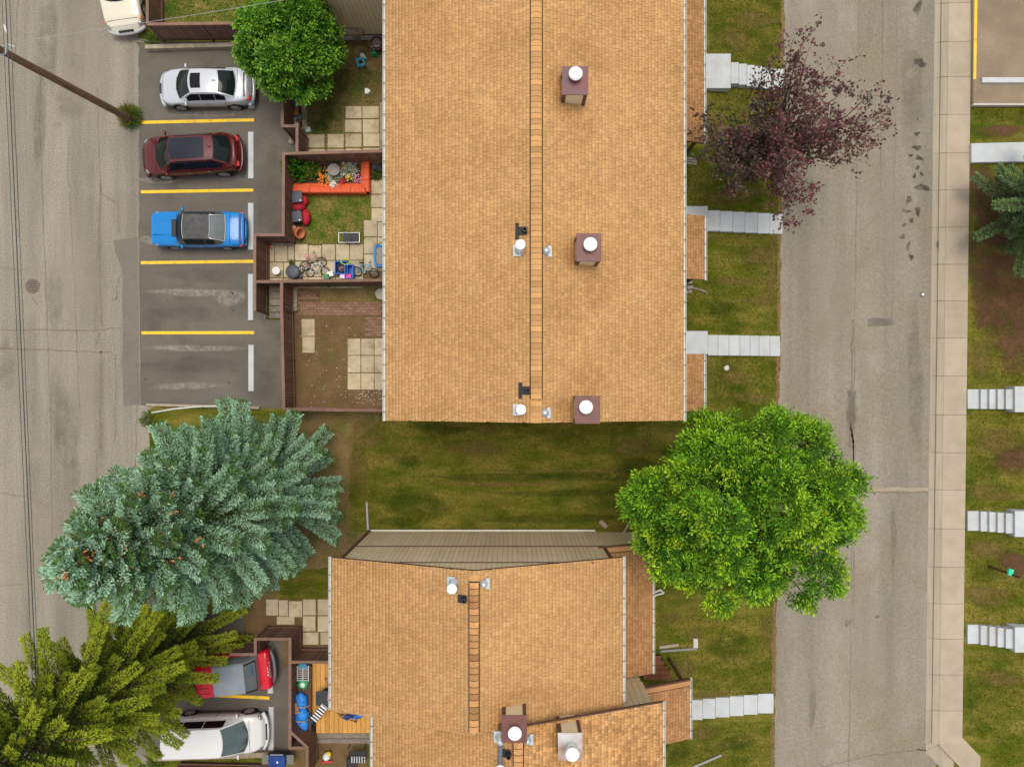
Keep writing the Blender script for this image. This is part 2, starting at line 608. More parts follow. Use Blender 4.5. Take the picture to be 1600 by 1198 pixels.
patch2 = struct(MB().sheet(poly_w([(212, 1085), (232, 1085), (234, 1178), (214, 1178)]), 0.0125).build('asphalt_patch', patch_m))
# painted bay lines
for k_, pts in enumerate(([(220, 191.5), (397, 187.5)], [(220, 300), (396, 297)], [(220, 410.5), (396, 408.3)], [(221, 520), (397, 519.5)])):
    ribbon('painted_line', pts, 0.15, yellow_m, lot, 0.016)
ribbon('painted_line', [(250, 1082), (421, 1090)], 0.15, yellow_m, lot2, 0.016)
ribbon('concrete_seam', [(217, 378), (218, 500), (219, 632)], 0.03, seam_m, lot, 0.0165, 0.4, 6)
for (px, py, rx, ry, m_, rt) in ((305, 457, 2.6, 0.22, wear_m, 0.0), (305, 544, 2.6, 0.2, wear_m, 0.0), (360, 466, 0.8, 0.5, wear_m, 0.2), (330, 178, 2.4, 0.16, wear_m, 0.03), (250, 282, 1.2, 0.2, wear_m, 0.0), (238, 375, 0.8, 0.25, wear_m, 0.0),
                                 (290, 603, 2.0, 0.2, wear_m, 0.0), (300, 570, 2.6, 0.5, drk_m, 0.0), (290, 490, 2.4, 0.4, drk_m, 0.0), (400, 600, 1.3, 0.9, drk_m, 0.0), (310, 430, 2.0, 0.4, drk_m, 0.0), (420, 300, 0.7, 2.4, drk_m, 0.0), (410, 130, 0.8, 1.5, drk_m, 0)):
    decal('wear_patch', px, py, rx, ry, m_, lot, 0.0135 + random.uniform(0, 0.002), rt)
for (px, py, r) in ((262, 470, .06), (263, 476, .05), (363, 458, .09), (364, 485, .05), (227, 592, .06), (358, 598, .07), (302, 473, .03), (395, 560, .12)):
    decal('oil_stain', px, py, r, r, stain_m if px < 395 else wear_m, lot, 0.0170)
# lane: cracks, seams, worn tracks, drain cover
crk = [([(64, 120), (62, 200), (66, 300)], .05), ([(108, 215), (105, 260), (110, 300)], .03), ([(153, 140), (155, 230), (158, 300)], .04),
       ([(156, 285), (155, 400), (158, 500), (160, 512)], .10), ([(0, 515), (90, 516), (155, 516)], .07), ([(0, 545), (80, 547), (175, 550)], .07),
       ([(155, 516), (168, 514), (190, 512)], .05), ([(155, 520), (151, 540)], .07), ([(158, 550), (157, 620), (156, 700)], .12), ([(180, 552), (180, 690)], .04),
       ([(160, 303), (170, 310), (184, 317)], .05), ([(184, 317), (186, 365)], .05), ([(188, 430), (182, 450), (181, 470)], .04), ([(170, 470), (190, 462)], .03),
       ([(0, 770), (40, 775), (75, 790)], .04), ([(0, 915), (45, 912)], .03), ([(45, 420), (30, 422), (0, 418)], .03), ([(50, 462), (57, 475)], .04), ([(28, 0), (26, 60), (18, 130), (24, 230), (30, 370)], .05), ([(213, 632), (212, 700), (214, 760)], .05),
       ([(66, 300), (70, 420), (76, 560), (80, 700), (82, 900)], .05), ([(110, 300), (118, 480), (124, 640)], .04), ([(150, 700), (150, 760)], .04), ([(120, 1110), (180, 1120)], .04), ([(130, 1165), (200, 1178)], .03), ([(208, 1080), (208, 1175)], .03)]
for pts, w in crk:
    ribbon('crack', pts, w, crack_m, alley, 0.0085, 1.2, 7)
for (px, py, rx, ry, m_) in ((75, 60, .5, 3.5, drk_m), (62, 190, .35, 2.6, drk_m), (110, 160, .9, 1.0, drk_m), (85, 470, .5, 1.6, drk_m), (92, 640, .5, 2.2, drk_m), (112, 700, .6, 3.0, drk_m), (8, 570, .5, 1.6, drk_m),
                             (130, 90, 1.6, 3.4, lite_m), (120, 420, 1.5, 3.2, lite_m), (75, 560, .35, 2.6, lite_m), (130, 620, .8, 2.2, lite_m), (200, 110, .4, 1.4, lite_m), (190, 330, .6, 1.2, lite_m), (60, 850, 1.2, 3.0, lite_m), (90, 195, .25, .15, drk_m), (180, 1140, 1.2, .8, lite_m)):
    decal('wear_patch', px, py, rx, ry, m_, alley, 0.0105 + random.uniform(0, 0.0012))

# street on the east
def xat(px0, px1, py, z):
    """edge line running from (px0, 0) to (px1, 1198)"""
    return W(px0 + (px1 - px0) * py / 1198.0, py, z).x


def street_poly(a0, a1, b0, b1, z, y_hi=-1300, y_lo=1160):
    pts = []
    for py in (y_hi, 0, 300, 600, 900, y_lo):
        pts.append((xat(a0, a1, py, z), W(0, py, z).y))
    right = []
    for py in (y_hi, 0, 300, 600, 900, y_lo):
        right.append((xat(b0, b1, py, z), W(0, py, z).y))
    return pts, right


ZS = -0.9
L_, R_ = [], []
for py in [-1300] + list(range(-20, 1230, 12)) + [2500]:
    L_.append((xat(1226, 1209, py, ZS) + (random.uniform(-.05, .05) if -20 <= py < 1230 else 0), W(0, py, ZS).y))
R_ = [(xat(1463, 1447, -1300, ZS), W(0, -1300, ZS).y), (xat(1463, 1447, 1172, ZS), W(0, 1172, ZS).y), (W(1478, 1204, ZS).x, W(1478, 1204, ZS).y), (W(1700, 1420, ZS).x, W(1700, 1420, ZS).y), (W(1700, 2500, ZS).x, W(1700, 2500, ZS).y)]
street = struct(MB().sheet(L_ + list(reversed(R_)), ZS + 0.02).build('street', street_m))
street_seam_m = M('street_seam', (0.165, 0.138, 0.108), (0.21, 0.18, 0.142), 3, 0.95)
for pts, w, m_ in (([(1352, 764), (1452, 764)], .17, seam_m), ([(1330, 768), (1400, 770), (1452, 768)], .06, crack_m), ([(1380, 0), (1378, 120), (1376, 300)], .06, crack_m), ([(1332, 500), (1330, 660), (1331, 700)], .09, crack_m), ([(1432, 1170), (1447, 1172)], .05, tar_m),
                   ([(1343, 0), (1340, 200), (1337, 420), (1334, 640), (1331, 900), (1326, 1198)], .05, street_seam_m), ([(1335, 860), (1334, 980)], .05, crack_m), ([(1402, 0), (1398, 300), (1395, 500)], .04, street_seam_m), ([(1280, 1198), (1360, 1180), (1445, 1170)], .05, crack_m), ([(1325, 640), (1334, 700), (1334, 760)], .12, crack_m), ([(1453, 760), (1449, 980), (1446, 1150)], .05, crack_m), ([(1250, 765), (1345, 762)], .05, crack_m)):
    ribbon('crack', pts, w, m_, street, 0.026, 1.0, 8)
spatch_m = M('street_patch', (0.150, 0.132, 0.108), (0.185, 0.162, 0.132), 1.5, 0.95, 0.3, 70, fine=0.15, fscale=13)
ribbon('street_patch', [(1356, 503.5), (1396, 502.5)], .44, spatch_m, street, 0.0255, .6, 3)
ribbon('street_patch', [(1331, 610), (1330, 698)], .36, spatch_m, street, 0.0252, .6, 6)
for (px, py, rx, ry) in ((1434, 13, .22, .32), (1437, 98, .3, .22), (1433, 231, .2, .15), (1436, 247, .16, .16), (1434, 262, .12, .1), (1441, 293, .32, .2), (1412, 352, .12, .1), (1424, 344, .14, .12), (1420, 312, .12, .25), (1410, 370, .12, .16), (1424, 402, .14, .14), (1434, 330, .16, .2), (1434, 186, .06, .06), (1325, 911, .12, .16), (1325, 973, .16, .18), (1371, 963, .1, .1), (1467, 384, .0, .0),
                         (1433, 209, .14, .12), (1416, 330, .2, .12), (1440, 272, .1, .1), (1429, 275, .1, .12), (1423, 243, .1, .1), (1419, 385, .12, .2)):
    if rx:
        decal('oil_stain', px, py, rx * 1.1, ry * 1.1, stain_m, street, 0.0275 + random.uniform(0, 0.0015), 0, 0.5)
for (px, py, rx, ry, m_) in ((1376, 503, .62, .22, drk_m), (1330, 640, .3, 1.6, drk_m), (1425, 150, .6, 4, drk_m), (1300, 900, 1.2, 3, lite_m), (1290, 450, 1.2, 4, lite_m), (1350, 1000, 1.4, 3.4, lite_m), (1430, 600, .5, 4, drk_m), (1280, 60, 1.2, 2.5, lite_m), (1396, 840, .2, 1.8, drk_m), (1270, 1100, .2, 1.4, drk_m), (1390, 330, 1.0, 3.0, lite_m), (1412, 75, .12, .3, lite_m)):
    decal('wear_patch', px, py, rx, ry, m_, street, 0.029 + random.uniform(0, 0.0015))

edge_soil_m = M('edge_soil', (0.20, 0.115, 0.05), (0.155, 0.10, 0.035), 2.5, 0.95, 0.4, 30, fine=0.25, fscale=14, c3=(0.12, 0.11, 0.02), scale3=1.2)
for (ya, yb) in ((-10, 100), (138, 331), (364, 522), (557, 660), (940, 1083), (1116, 1200)):
    ribbon('edge_soil', [(1223.5 - 17 * ya / 1198, ya), (1223.5 - 17 * yb / 1198, yb)], .20, edge_soil_m, ground, .012, 1.6, 16)

# east pavement: gutter pan, kerb and walk in cast bays
ZK = -0.77
bay = [-330, -270, -212, -153, -94, -58, 5, 65, 120, 179, 239, 297, 355, 413, 470, 528, 587, 648, 707, 765, 826, 886, 943, 998, 1054, 1110, 1163]
sidewalk = thing('sidewalk', None, None)
struct(sidewalk)
kerb = thing('kerb', None, None)
struct(kerb)
def band(p0, p1, y0, y1, za, zb, zlow):
    g = 0.006
    pts = []
    for (py, s) in ((y0, -g), (y1, g)):
        yy = W(0, py, ZK).y + s
        pts.append((xat(p0[0], p0[1], py, ZK), yy, za))
        pts.append((xat(p1[0], p1[1], py, ZK), yy, zb))
    a_, b_, c_, d_ = pts
    v = [a_, b_, d_, c_]
    lo = [(p[0], p[1], zlow) for p in v]
    return MB().add(v + lo, [(0, 3, 2, 1), (4, 5, 6, 7), (0, 1, 5, 4), (1, 2, 6, 5), (2, 3, 7, 6), (3, 0, 4, 7)])


for i_, (y0, y1) in enumerate(zip(bay, bay[1:])):
    band((1462.5, 1447), (1472, 1456.5), y0, y1, -0.872, -0.866, -1.2).build('gutter_pan', curb_m, kerb)
    band((1471.9, 1456.4), (1482.7, 1466.7), y0, y1, -0.80, ZK - .004, -1.2).build('kerb_stone', curb_m, kerb, bevel=0.02)
    band((1482.6, 1466.6), (1518, 1503), y0, y1, ZK, ZK + 0.01, -1.2).build('paving_bay', walk_m, sidewalk, bevel=0.006)
# corner ramp at the south end
def pad(name, pts, z, m_, parent, th=0.3, bevel=0.006):
    return MB().prism(poly_w(pts, z), z - th, z).build(name, m_, parent, bevel=bevel)


pad('kerb_base', [(1446, 1162), (1503, 1150), (1640, 1290), (1530, 1290), (1476, 1206), (1447, 1176)], ZK - 0.085, curb_m, kerb)
pad('paving_bay', [(1467, 1164), (1503, 1151), (1546, 1196), (1505, 1203)], ZK + 0.005, walk_m, sidewalk)
pad('paving_bay', [(1505.5, 1203.5), (1546.5, 1196.7), (1620, 1275), (1570, 1275)], ZK + 0.005, walk_m, sidewalk)
pad('kerb_stone', [(1447, 1172), (1466, 1164.5), (1504.5, 1203), (1486, 1214)], ZK - 0.07, curb_m, kerb)
pad('kerb_stone', [(1486.3, 1214.4), (1505, 1203.6), (1569, 1275), (1540, 1275)], ZK - 0.07, curb_m, kerb)
for (px, py) in ((1461, 1184), (1467, 1191), (1456, 1178)):
    decal('oil_stain', px, py, .07, .05, stain_m, kerb, 0.0)
decal('oil_stain', 1467, 384, .12, .36, stain_m, kerb, 0.09)
decal('damp_stain', 1507, 262, .3, .9, drk_m, sidewalk, 0.05)

# corner of the lot across the street
elot = struct(MB().sheet(poly_w([(1519, -300), (1900, -300), (1900, 163), (1521, 163)], -0.60), -0.60).build('parking_lot', M('brown_lot_asphalt', (0.20, 0.15, 0.105), (0.26, 0.20, 0.14), 0.6, 0.95, 0.3, 70, fine=0.16, fscale=20, spec=0.15, c3=(0.29, 0.22, 0.14), scale3=0.5)))
MB().prism(poly_w([(1519, -300), (1519.5, -300), (1521.5, 163), (1521, 163)], -0.6), -1.0, -0.605).build('lot_edge', curb_m, elot)
MB().prism(poly_w([(1521, 161.5), (1900, 161.5), (1900, 164.5), (1521, 164.5)], -0.59), -1.0, -0.59).build('edging_strip', concrete_m, elot)


def flat_line(name, pts, w, z, m_, parent):
    a_, b_ = W(*pts[0], z), W(*pts[1], z)
    d = (b_ - a_).normalized()
    nn = Vector((-d.y, d.x, 0)) * w / 2
    return MB().sheet([(a_ + nn)[:2], (a_ - nn)[:2], (b_ - nn)[:2], (b_ + nn)[:2]], z).build(name, m_, parent)


flat_line('painted_line', [(1526, -60), (1523, 124)], .14, -0.594, yellow_m, elot)

# ------------------------------------------------------------------ roofs and houses
def shingles(ridge, eave, y0, y1, m_, parent, name='shingles', expo=0.143, skip=None):
    """laid tabs on the slope from ridge (x, z) down to eave (x, z); every tab has its own edges"""
    ridge, eave = np.array(ridge), np.array(eave)
    L = np.linalg.norm(eave - ridge)
    d = (eave - ridge) / L
    nrm = np.array([-d[1], d[0]])
    if nrm[1] < 0:
        nrm = -nrm
    n = int(round(L / expo))
    ex = L / n
    V, Q = [], []
    for i in range(n):
        s0, s1 = i * ex - 0.03, (i + 1) * ex
        y = y0 - random.uniform(0, 0.2)
        k = 0
        while y < y1:
            w = random.choice((0.10, 0.13, 0.16, 0.19, 0.23))
            ya, yb = max(y, y0) + 0.0045, min(y + w, y1) - 0.0045
            y += w
            k += 1
            if yb - ya < 0.02:
                continue
            th = random.choice((0.005, 0.012, 0.015))
            a_ = ridge + d * s0 + nrm * 0.002
            b_ = ridge + d * (s1 - .008) + nrm * th
            c_ = ridge + d * (s1 - .008) - nrm * 0.004
            j = len(V)
            V += [(a_[0], ya, a_[1]), (a_[0], yb, a_[1]), (b_[0], yb, b_[1]), (b_[0], ya, b_[1]), (c_[0], ya, c_[1]), (c_[0], yb, c_[1])]
            if d[0] > 0:
                Q += [(j, j + 3, j + 2, j + 1), (j + 3, j + 4, j + 5, j + 2)]
            else:
                Q += [(j, j + 1, j + 2, j + 3), (j + 3, j + 2, j + 5, j + 4)]
    o = np_obj(name, V, Q, m_, parent)
    o['kind'] = 'stuff'
    return o


def roof_deck(name, prof, y0, y1, m_, parent):
    return MB().prism_y(prof, y0, y1).build(name, m_, parent)


def gutter(x, z, y0, y1, parent, out):
    """open white trough with hanger straps, out = +1 east, -1 west"""
    g = MB()
    w, t = 0.105, 0.012
    xo = x + out * w
    ymin, ymax = min(y0, y1), max(y0, y1)
    g.bx(min(x, xo), max(x, xo), ymin, ymax, z - 0.11, z - 0.095)
    g.bx(min(xo, xo - out * t), max(xo, xo - out * t), ymin, ymax, z - 0.095, z + 0.01)
    g.bx(min(x, x + out * t), max(x, x + out * t), ymin, ymax, z - 0.095, z - 0.02)
    g.bx(min(x, xo) , max(x, xo), ymin - 0.012, ymin, z - 0.11, z + 0.01)
    g.bx(min(x, xo), max(x, xo), ymax, ymax + 0.012, z - 0.11, z + 0.01)
    go = g.build('gutter', white_m, parent)
    hm = MB().box((0, 0, 0), (w, 0.03, 0.014)).mesh('gutter_strap', galv_dark_m)
    y = ymin + 0.35
    while y < ymax - 0.1:
        piece('gutter_strap', hm, go, (x + out * w / 2, y, z + 0.004))
        y += 0.62
    return go


galv_dark_m = M('dark_strap', (0.16, 0.15, 0.14), rough=0.6)


def ridge_caps(x, z, slope, y0, y1, parent, width=0.40, step=0.205, vent=0.05, m_=None, gap=.010):
    """overlapping cap shingles bent over the ridge, raised on a vent strip with dark sides"""
    hw = width / 2
    cm = MB()
    for s in (-1, 1):
        a_ = [(0, 0, 0.0), (s * hw, 0, -hw * slope), (s * hw, step - gap, -hw * slope), (0, step - gap, 0)]
        top = [(p[0], p[1], p[2] + 0.012 + (0.010 if p[1] == 0 else 0.0)) for p in a_]
        cm.add(a_ + top, [(4, 5, 6, 7) if s > 0 else (7, 6, 5, 4), (0, 1, 5, 4) if s > 0 else (4, 5, 1, 0), (1, 2, 6, 5) if s > 0 else (5, 6, 2, 1)])
    me = cm.mesh('ridge_cap', m_ or cap_m)
    n = int((y1 - y0) / step)
    if vent:
        v = MB()
        v.prism_y([(x - hw + 0.02, z - hw * slope - 0.06), (x, z - 0.05), (x + hw - 0.02, z - hw * slope - 0.06), (x + hw - 0.02, z - hw * slope + vent), (x, z + vent), (x - hw + 0.02, z - hw * slope + vent)], y0, y0 + n * step)
        v.build('ridge_vent', dark_m, parent)
        for s in (-1, 1):
            MB().bx(min(x + s * hw, x + s * (hw + 0.035)), max(x + s * hw, x + s * (hw + 0.035)), y0, y0 + n * step, z - hw * slope - 0.02, z - hw * slope + 0.034).build('vent_baffle', dark_m, parent)
    for i in range(n):
        piece('ridge_cap', me, parent, (x, y0 + i * step, z + vent + random.uniform(0, 0.004)))


def chimney(house, px, py, zt, lw, ln, cap_dark, flue_off=(0.0, 0.12), hgt=1.3, tall=False, label=None):
    """framed chimney chase: tan panels, brown corner boards, flat metal cap, round white flue cap; px, py of the cap centre"""
    c = W(px, py, zt)
    root = MB().bx(c.x - lw / 2 + .04, c.x + lw / 2 - .04, c.y - ln / 2 + .04, c.y + ln / 2 - .04, zt - hgt - 0.6, zt - 0.03).build('chimney', siding_m, house)
    if label:
        root['label'] = label
    t = MB()
    for sx in (-1, 1):
        for sy in (-1, 1):
            t = MB()
            t.box((c.x + sx * (lw / 2 - .085), c.y + sy * (ln / 2 - .085), zt - hgt / 2 - 0.3), (.13, .13, hgt + 0.5))
            t.build('corner_board', brown_m, root)
    MB().bx(c.x - lw / 2, c.x + lw / 2, c.y - ln / 2, c.y + ln / 2, zt - 0.04, zt).build('chimney_cap', cap_dark, root, bevel=0.01)
    MB().bx(c.x - lw / 2 - .13, c.x - lw / 2 + .02, c.y - ln / 2 - .02, c.y + ln / 2 + .05, zt - hgt - .02, zt - hgt + .13).build('flashing', dark_m, root)
    fx, fy = c.x + flue_off[0], c.y + flue_off[1]
    if tall:
        MB().cyl((fx, fy, zt), (fx, fy, zt + 0.55), 0.14, n=20).build('flue', M('flue_steel', (0.55, 0.55, 0.54), rough=0.4), root, smooth=False)
        z0 = zt + 0.3
        for k in range(2):
            MB().lathe((fx, fy, z0 + k * .14), [(0.16, 0), (0.20, 0.01), (0.20, 0.04), (0.16, 0.05)], 24).build('flue_ring', white_m, root)
        zc = zt + 0.62
    else:
        MB().cyl((fx, fy, zt), (fx, fy, zt + 0.2), 0.15, n=20).build('flue', galv_m, root)
        zc = zt + 0.2
    MB().lathe((fx, fy, zc), [(0.23, 0), (0.245, 0.02), (0.245, 0.07), (0.22, 0.075), (0.215, 0.11), (0.06, 0.125), (0.01, 0.126)], 32).build('flue_cap', bright_m, root)
    return root


bright_m = M('white_flue_cap', (0.66, 0.67, 0.68), rough=0.45)
rust_cap_m = M('brown_chimney_cap', (0.16, 0.062, 0.052), (0.12, 0.05, 0.045), 3, 0.5, fine=0.05)
plum_cap_m = M('plum_chimney_cap', (0.115, 0.066, 0.072), (0.16, 0.055, 0.055), 1.2, 0.5)
peel_cap_m = M('peeling_cap', (0.50, 0.50, 0.50), (0.24, 0.10, 0.04), 1.0, 0.5)


def roof_z(x, ridge, eave):
    t = (x - ridge[0]) / (eave[0] - ridge[0])
    return ridge[1] + (eave[1] - ridge[1]) * t


def on_roof(px, py, ridge, eaveW, eaveE):
    z = 7.0
    for _ in range(8):
        p = W(px, py, z)
        z = roof_z(p.x, ridge, eaveW if p.x < ridge[0] else eaveE)
    return W(px, py, z)


def furnace_vent(house, p, side, lean=(0, 0)):
    """galvanised flashing plate on the slope with a pipe and a white rain cap; side = +1 plate points west"""
    root = MB().box((p.x - side * .10, p.y, p.z + .05), (.30, .42, .02), M4=Matrix.Rotation(-side * 0.33, 4, 'Y')).build('roof_vent', galv_m, house)
    MB().lathe((p.x, p.y, p.z), [(.20, 0), (.16, .12), (.11, .18), (.10, .5)], 16).build('vent_pipe', galv_m, root, smooth=True)
    MB().lathe((p.x + lean[0], p.y + lean[1], p.z + .5), [(.17, 0), (.185, .02), (.185, .08), (.15, .09), (.01, .10)], 24).build('vent_cap', bright_m, root)


def plumbing_vent(house, p, tee=True):
    root = MB().box((p.x - .02, p.y, p.z + .035), (.34, .30, .02), M4=Matrix.Rotation(-0.33, 4, 'Y')).build('plumbing_vent', blackp_m, house)
    if tee:
        MB().box((p.x - .22, p.y, p.z - .03), (.12, .60, .03), M4=Matrix.Rotation(-0.33, 4, 'Y')).build('flashing', blackp_m, root)
    MB().lathe((p.x + .06, p.y, p.z), [(.13, 0), (.10, .1), (.085, .32), (.06, .32), (.055, .1), (.01, .08)], 16).build('vent_pipe', blackp_m, root)


def small_vent(house, p, flip=1):
    root = MB().box((p.x + .1 * flip, p.y, p.z + .04), (.14, .40, .03), M4=Matrix.Rotation(0.33, 4, 'Y')).build('roof_vent', galv_m, house)
    MB().lathe((p.x - .04, p.y, p.z), [(.16, 0), (.13, .12), (.09, .16), (.085, .26), (.01, .27)], 16).build('vent_pipe', galv_m, root, smooth=True)


dark_cap_m = M('brown_ridge_cap', (0.34, 0.17, 0.07), (0.43, 0.23, 0.095), 2.0, 0.9, 0.3, 120, rnd=0.34, fine=0.12, fscale=45, spec=0.15)
# ---- north row house
ZE, ZR = 6.0, 8.1
N_E = (-5.02, ZE)
N_W_ = (6.80, ZE)
N_R = (0.89, ZR)
ny0, ny1 = -1.14, 24.0
NH = thing('row_house', 'long row house with tan shingled gable roof and three chimneys', 'house', (0.9, 10, 0))
MB().prism_y([(-4.6, 0), (6.35, 0), (6.35, 5.95), (0.89, 7.85), (-4.6, 5.95)], -1.05, ny1 - .1).build('wall', siding_m, NH)
nroof = roof_deck('roof', [(N_E[0], ZE - .02), N_R[:1] + (ZR - .02,), (N_W_[0], ZE - .02), (N_W_[0], ZE - .2), (0.89, ZR - .2), (N_E[0], ZE - .2)], ny0 + .01, ny1, brown_m, NH)
shingles(N_R, N_E, ny0, ny1, shingle_m, nroof)
shingles(N_R, N_W_, ny0, ny1, shingle_m, nroof)
gutter(N_E[0], ZE - .02, ny0, ny1, NH, -1)
gutter(N_W_[0], ZE - .02, ny0, ny1, NH, 1)
slopeN = (ZR - ZE) / (N_R[0] - N_E[0])
ridge_caps(0.89, ZR + 0.01, slopeN, W(0, 623, ZR).y, ny1, nroof, vent=0.035)
ridge_caps(0.89, ZR + 0.006, slopeN, ny0, W(0, 623, ZR).y - 0.04, nroof, vent=0)
for (px, py, zt, hg) in ((899, 126.5, 8.75, 1.1), (920.5, 386.5, 8.7, 1.2), (916, 640, 8.7, 1.2)):
    pass
c1 = chimney(NH, 898.5, 126, 8.5, .94, 1.04, plum_cap_m, (0.0, .14), .95, label='tall chimney with plum metal cap nearest the top')
c2 = chimney(NH, 920, 386.5, 8.4, .90, 1.02, rust_cap_m, (0.03, .06), 1.0)
c3 = chimney(NH, 918, 640, 8.4, .92, 1.02, rust_cap_m, (-0.08, .1), 1.0)
on = lambda px, py: on_roof(px, py, N_R, N_E, N_W_)
plumbing_vent(NH, on(817, 361))
plumbing_vent(NH, on(822, 610))
furnace_vent(NH, on(812, 392), 1, (.02, .12))
furnace_vent(NH, on(812, 640), 1, (.04, .02))
small_vent(NH, on(855, 393))
small_vent(NH, on(853, 645), 1)

# porch roofs on the street side
def porch(house, x_in, z_in, x_out, z_out, y0, y1, posts=True, m_=None):
    pr = roof_deck('porch_roof', [(x_in, z_in - .02), (x_out, z_out - .02), (x_out, z_out - .16), (x_in, z_in - .16)], y0 + .01, y1 - .01, brown_m, house)
    shingles((x_in, z_in), (x_out, z_out), y0, y1, m_ or shingle_old_m, pr)
    gutter(x_out, z_out - .02, y0, y1, house, 1)
    if posts:
        for yy in (y0 + .25, y1 - .25):
            MB().box((x_out - .25, yy, (z_out - .15) / 2 - .1), (.12, .12, z_out - .05)).build('porch_post', brown_m, house)


def yz(py, z):
    return W(0, py, z).y


porch(NH, 6.35, 3.75, 8.42, 3.0, yz(224, 3), 24)
porch(NH, 6.35, 3.75, 8.45, 3.0, yz(437, 3), yz(337, 3))
porch(NH, 6.35, 3.75, 8.42, 3.0, yz(642, 3), yz(553, 3))
MB().bx(6.36, 8.25, yz(642, 3) + .1, yz(553, 3) - 1.3, 0, 2.95).build('entry_bay', siding_m, NH)
# rear unit standing forward at the north end: south-facing wall with boards
wy = yz(62, 0)
MB().bx(-9.2, -4.62, wy, 24, 0.45, 6.0).build('wall', siding_m, NH)
MB().bx(-9.25, -4.61, wy - .03, 24, 0, 0.44).build('foundation', concrete_m, NH)
bw = MB().box((0, 0, 0), (.185, .02, 5.4)).mesh('siding_board', siding_m)
bo = thing_wall = MB().bx(-9.22, -4.63, wy - .022, wy - .002, 0.46, 0.56).build('siding', brown_m, NH)
x = -9.1
while x < -4.7:
    piece('siding_board', bw, bo, (x, wy - .012, 3.27))
    x += 0.2
MB().box((-9.2, wy - .02, 3.2), (.1, .06, 5.5)).build('corner_board', M('pale_trim', (0.5, 0.42, 0.33), rough=0.7), NH)
MB().prism_y([(-9.6, 6.0), (-4.6, 7.6), (-4.6, 7.4), (-9.6, 5.8)], wy - .2, 24).build('roof', shingle_m, NH)
# windows and doors on the hidden fronts
frame_m = M('window_frame', (0.6, 0.58, 0.54), rough=0.5)
for y in (2.5, 6.4, 12.5, 16.5):
    for (x, s) in ((-4.6, -1), (6.35, 1)):
        for z in (1.6, 4.4):
            w_ = MB().box((x + s * .03, y, z), (.06, 1.4, 1.1)).build('window', frame_m, NH)
            MB().box((x + s * .062, y, z), (.012, 1.26, .96)).build('pane', glass_m, w_)

roof_stain_m = decal_mat('roof_stain', (0.29, 0.145, 0.055), 0.22, 0.95, 3.5)


def roof_decal(px, py, rx, ry, ridge, ew, ee, parent):
    n = 18
    c = on_roof(px, py, ridge, ew, ee)
    ph = random.uniform(0, 6)
    vs2, al = [], []
    for ring, alpha in ((0.0, 1.0), (0.55, 1.0), (1.0, 0.0)):
        for i in range(n):
            t_ = 2 * math.pi * i / n
            k = ring * (1 + .2 * math.sin(2 * t_ + ph) + .15 * math.sin(3 * t_))
            X, Y = c.x + rx * k * math.cos(t_), c.y + ry * k * math.sin(t_)
            vs2.append((X, Y, roof_z(X, ridge, ew if X < ridge[0] else ee) + .026))
            al.append(alpha)
    fs2 = [(r * n + i, (r + 1) * n + i, (r + 1) * n + (i + 1) % n, r * n + (i + 1) % n) for r in range(2) for i in range(n)]
    o = MB().add(vs2, fs2).build('weather_stain', roof_stain_m, parent)
    o.data.attributes.new('wear', 'FLOAT', 'POINT').data.foreach_set('value', al)


for (px, py, rx, ry) in ((908, 195, .8, 1.1), (872, 130, .4, .9), (935, 450, .9, .9), (893, 400, .4, .7), (925, 595, 1.0, .7), (885, 640, .5, .7), (925, 90, .9, .6)):
    roof_decal(px, py, rx, ry, N_R, N_E, N_W_, nroof)
# ---- south row house: two units, the southern one stepped to the east
SH = thing('row_house', 'stepped row house at the bottom with tan siding gable wall', 'house', (0, -12, 0))
S1_E, S1_R, S1_W = (-7.17, ZE), (-1.39, ZR), (4.40, ZE)
s1y0, s1y1 = -12.56, -6.55
wall1 = MB().prism_y([(-6.78, 0), (3.97, 0), (3.97, 5.93), (-1.39, 7.86), (-6.78, 5.93)], -12.45, -6.68).build('wall', siding_m, SH)
r1 = roof_deck('roof', [(S1_E[0], ZE - .02), (S1_R[0], ZR - .02), (S1_W[0], ZE - .02), (S1_W[0], ZE - .2), (S1_R[0], ZR - .2), (S1_E[0], ZE - .2)], s1y0 + .01, s1y1 - .01, brown_m, SH)
shingles(S1_R, S1_E, s1y0, s1y1, shingle_m, r1)
shingles(S1_R, S1_W, s1y0, s1y1, shingle_m, r1)
gutter(S1_E[0], ZE - .02, s1y0, s1y1, SH, -1)
gutter(S1_W[0], ZE - .02, s1y0 + .3, s1y1, SH, 1)
slopeS = (ZR - ZE) / (S1_R[0] - S1_E[0])
ridge_caps(S1_R[0], ZR + .01, slopeS, W(0, 1144, ZR).y, W(0, 908, ZR).y, r1, width=.34, step=.24, vent=0.04, m_=dark_cap_m, gap=.028)
ridge_caps(S1_R[0], ZR + .006, slopeS, W(0, 907, ZR).y, s1y1 - .05, r1, width=.34, step=.24, vent=0)
# north gable wall: boards in three bands
trim_z = (3.52, 6.42)
def wall_top(x):
    return min(7.9, roof_z(x, S1_R, S1_E if x < S1_R[0] else S1_W) - .21)


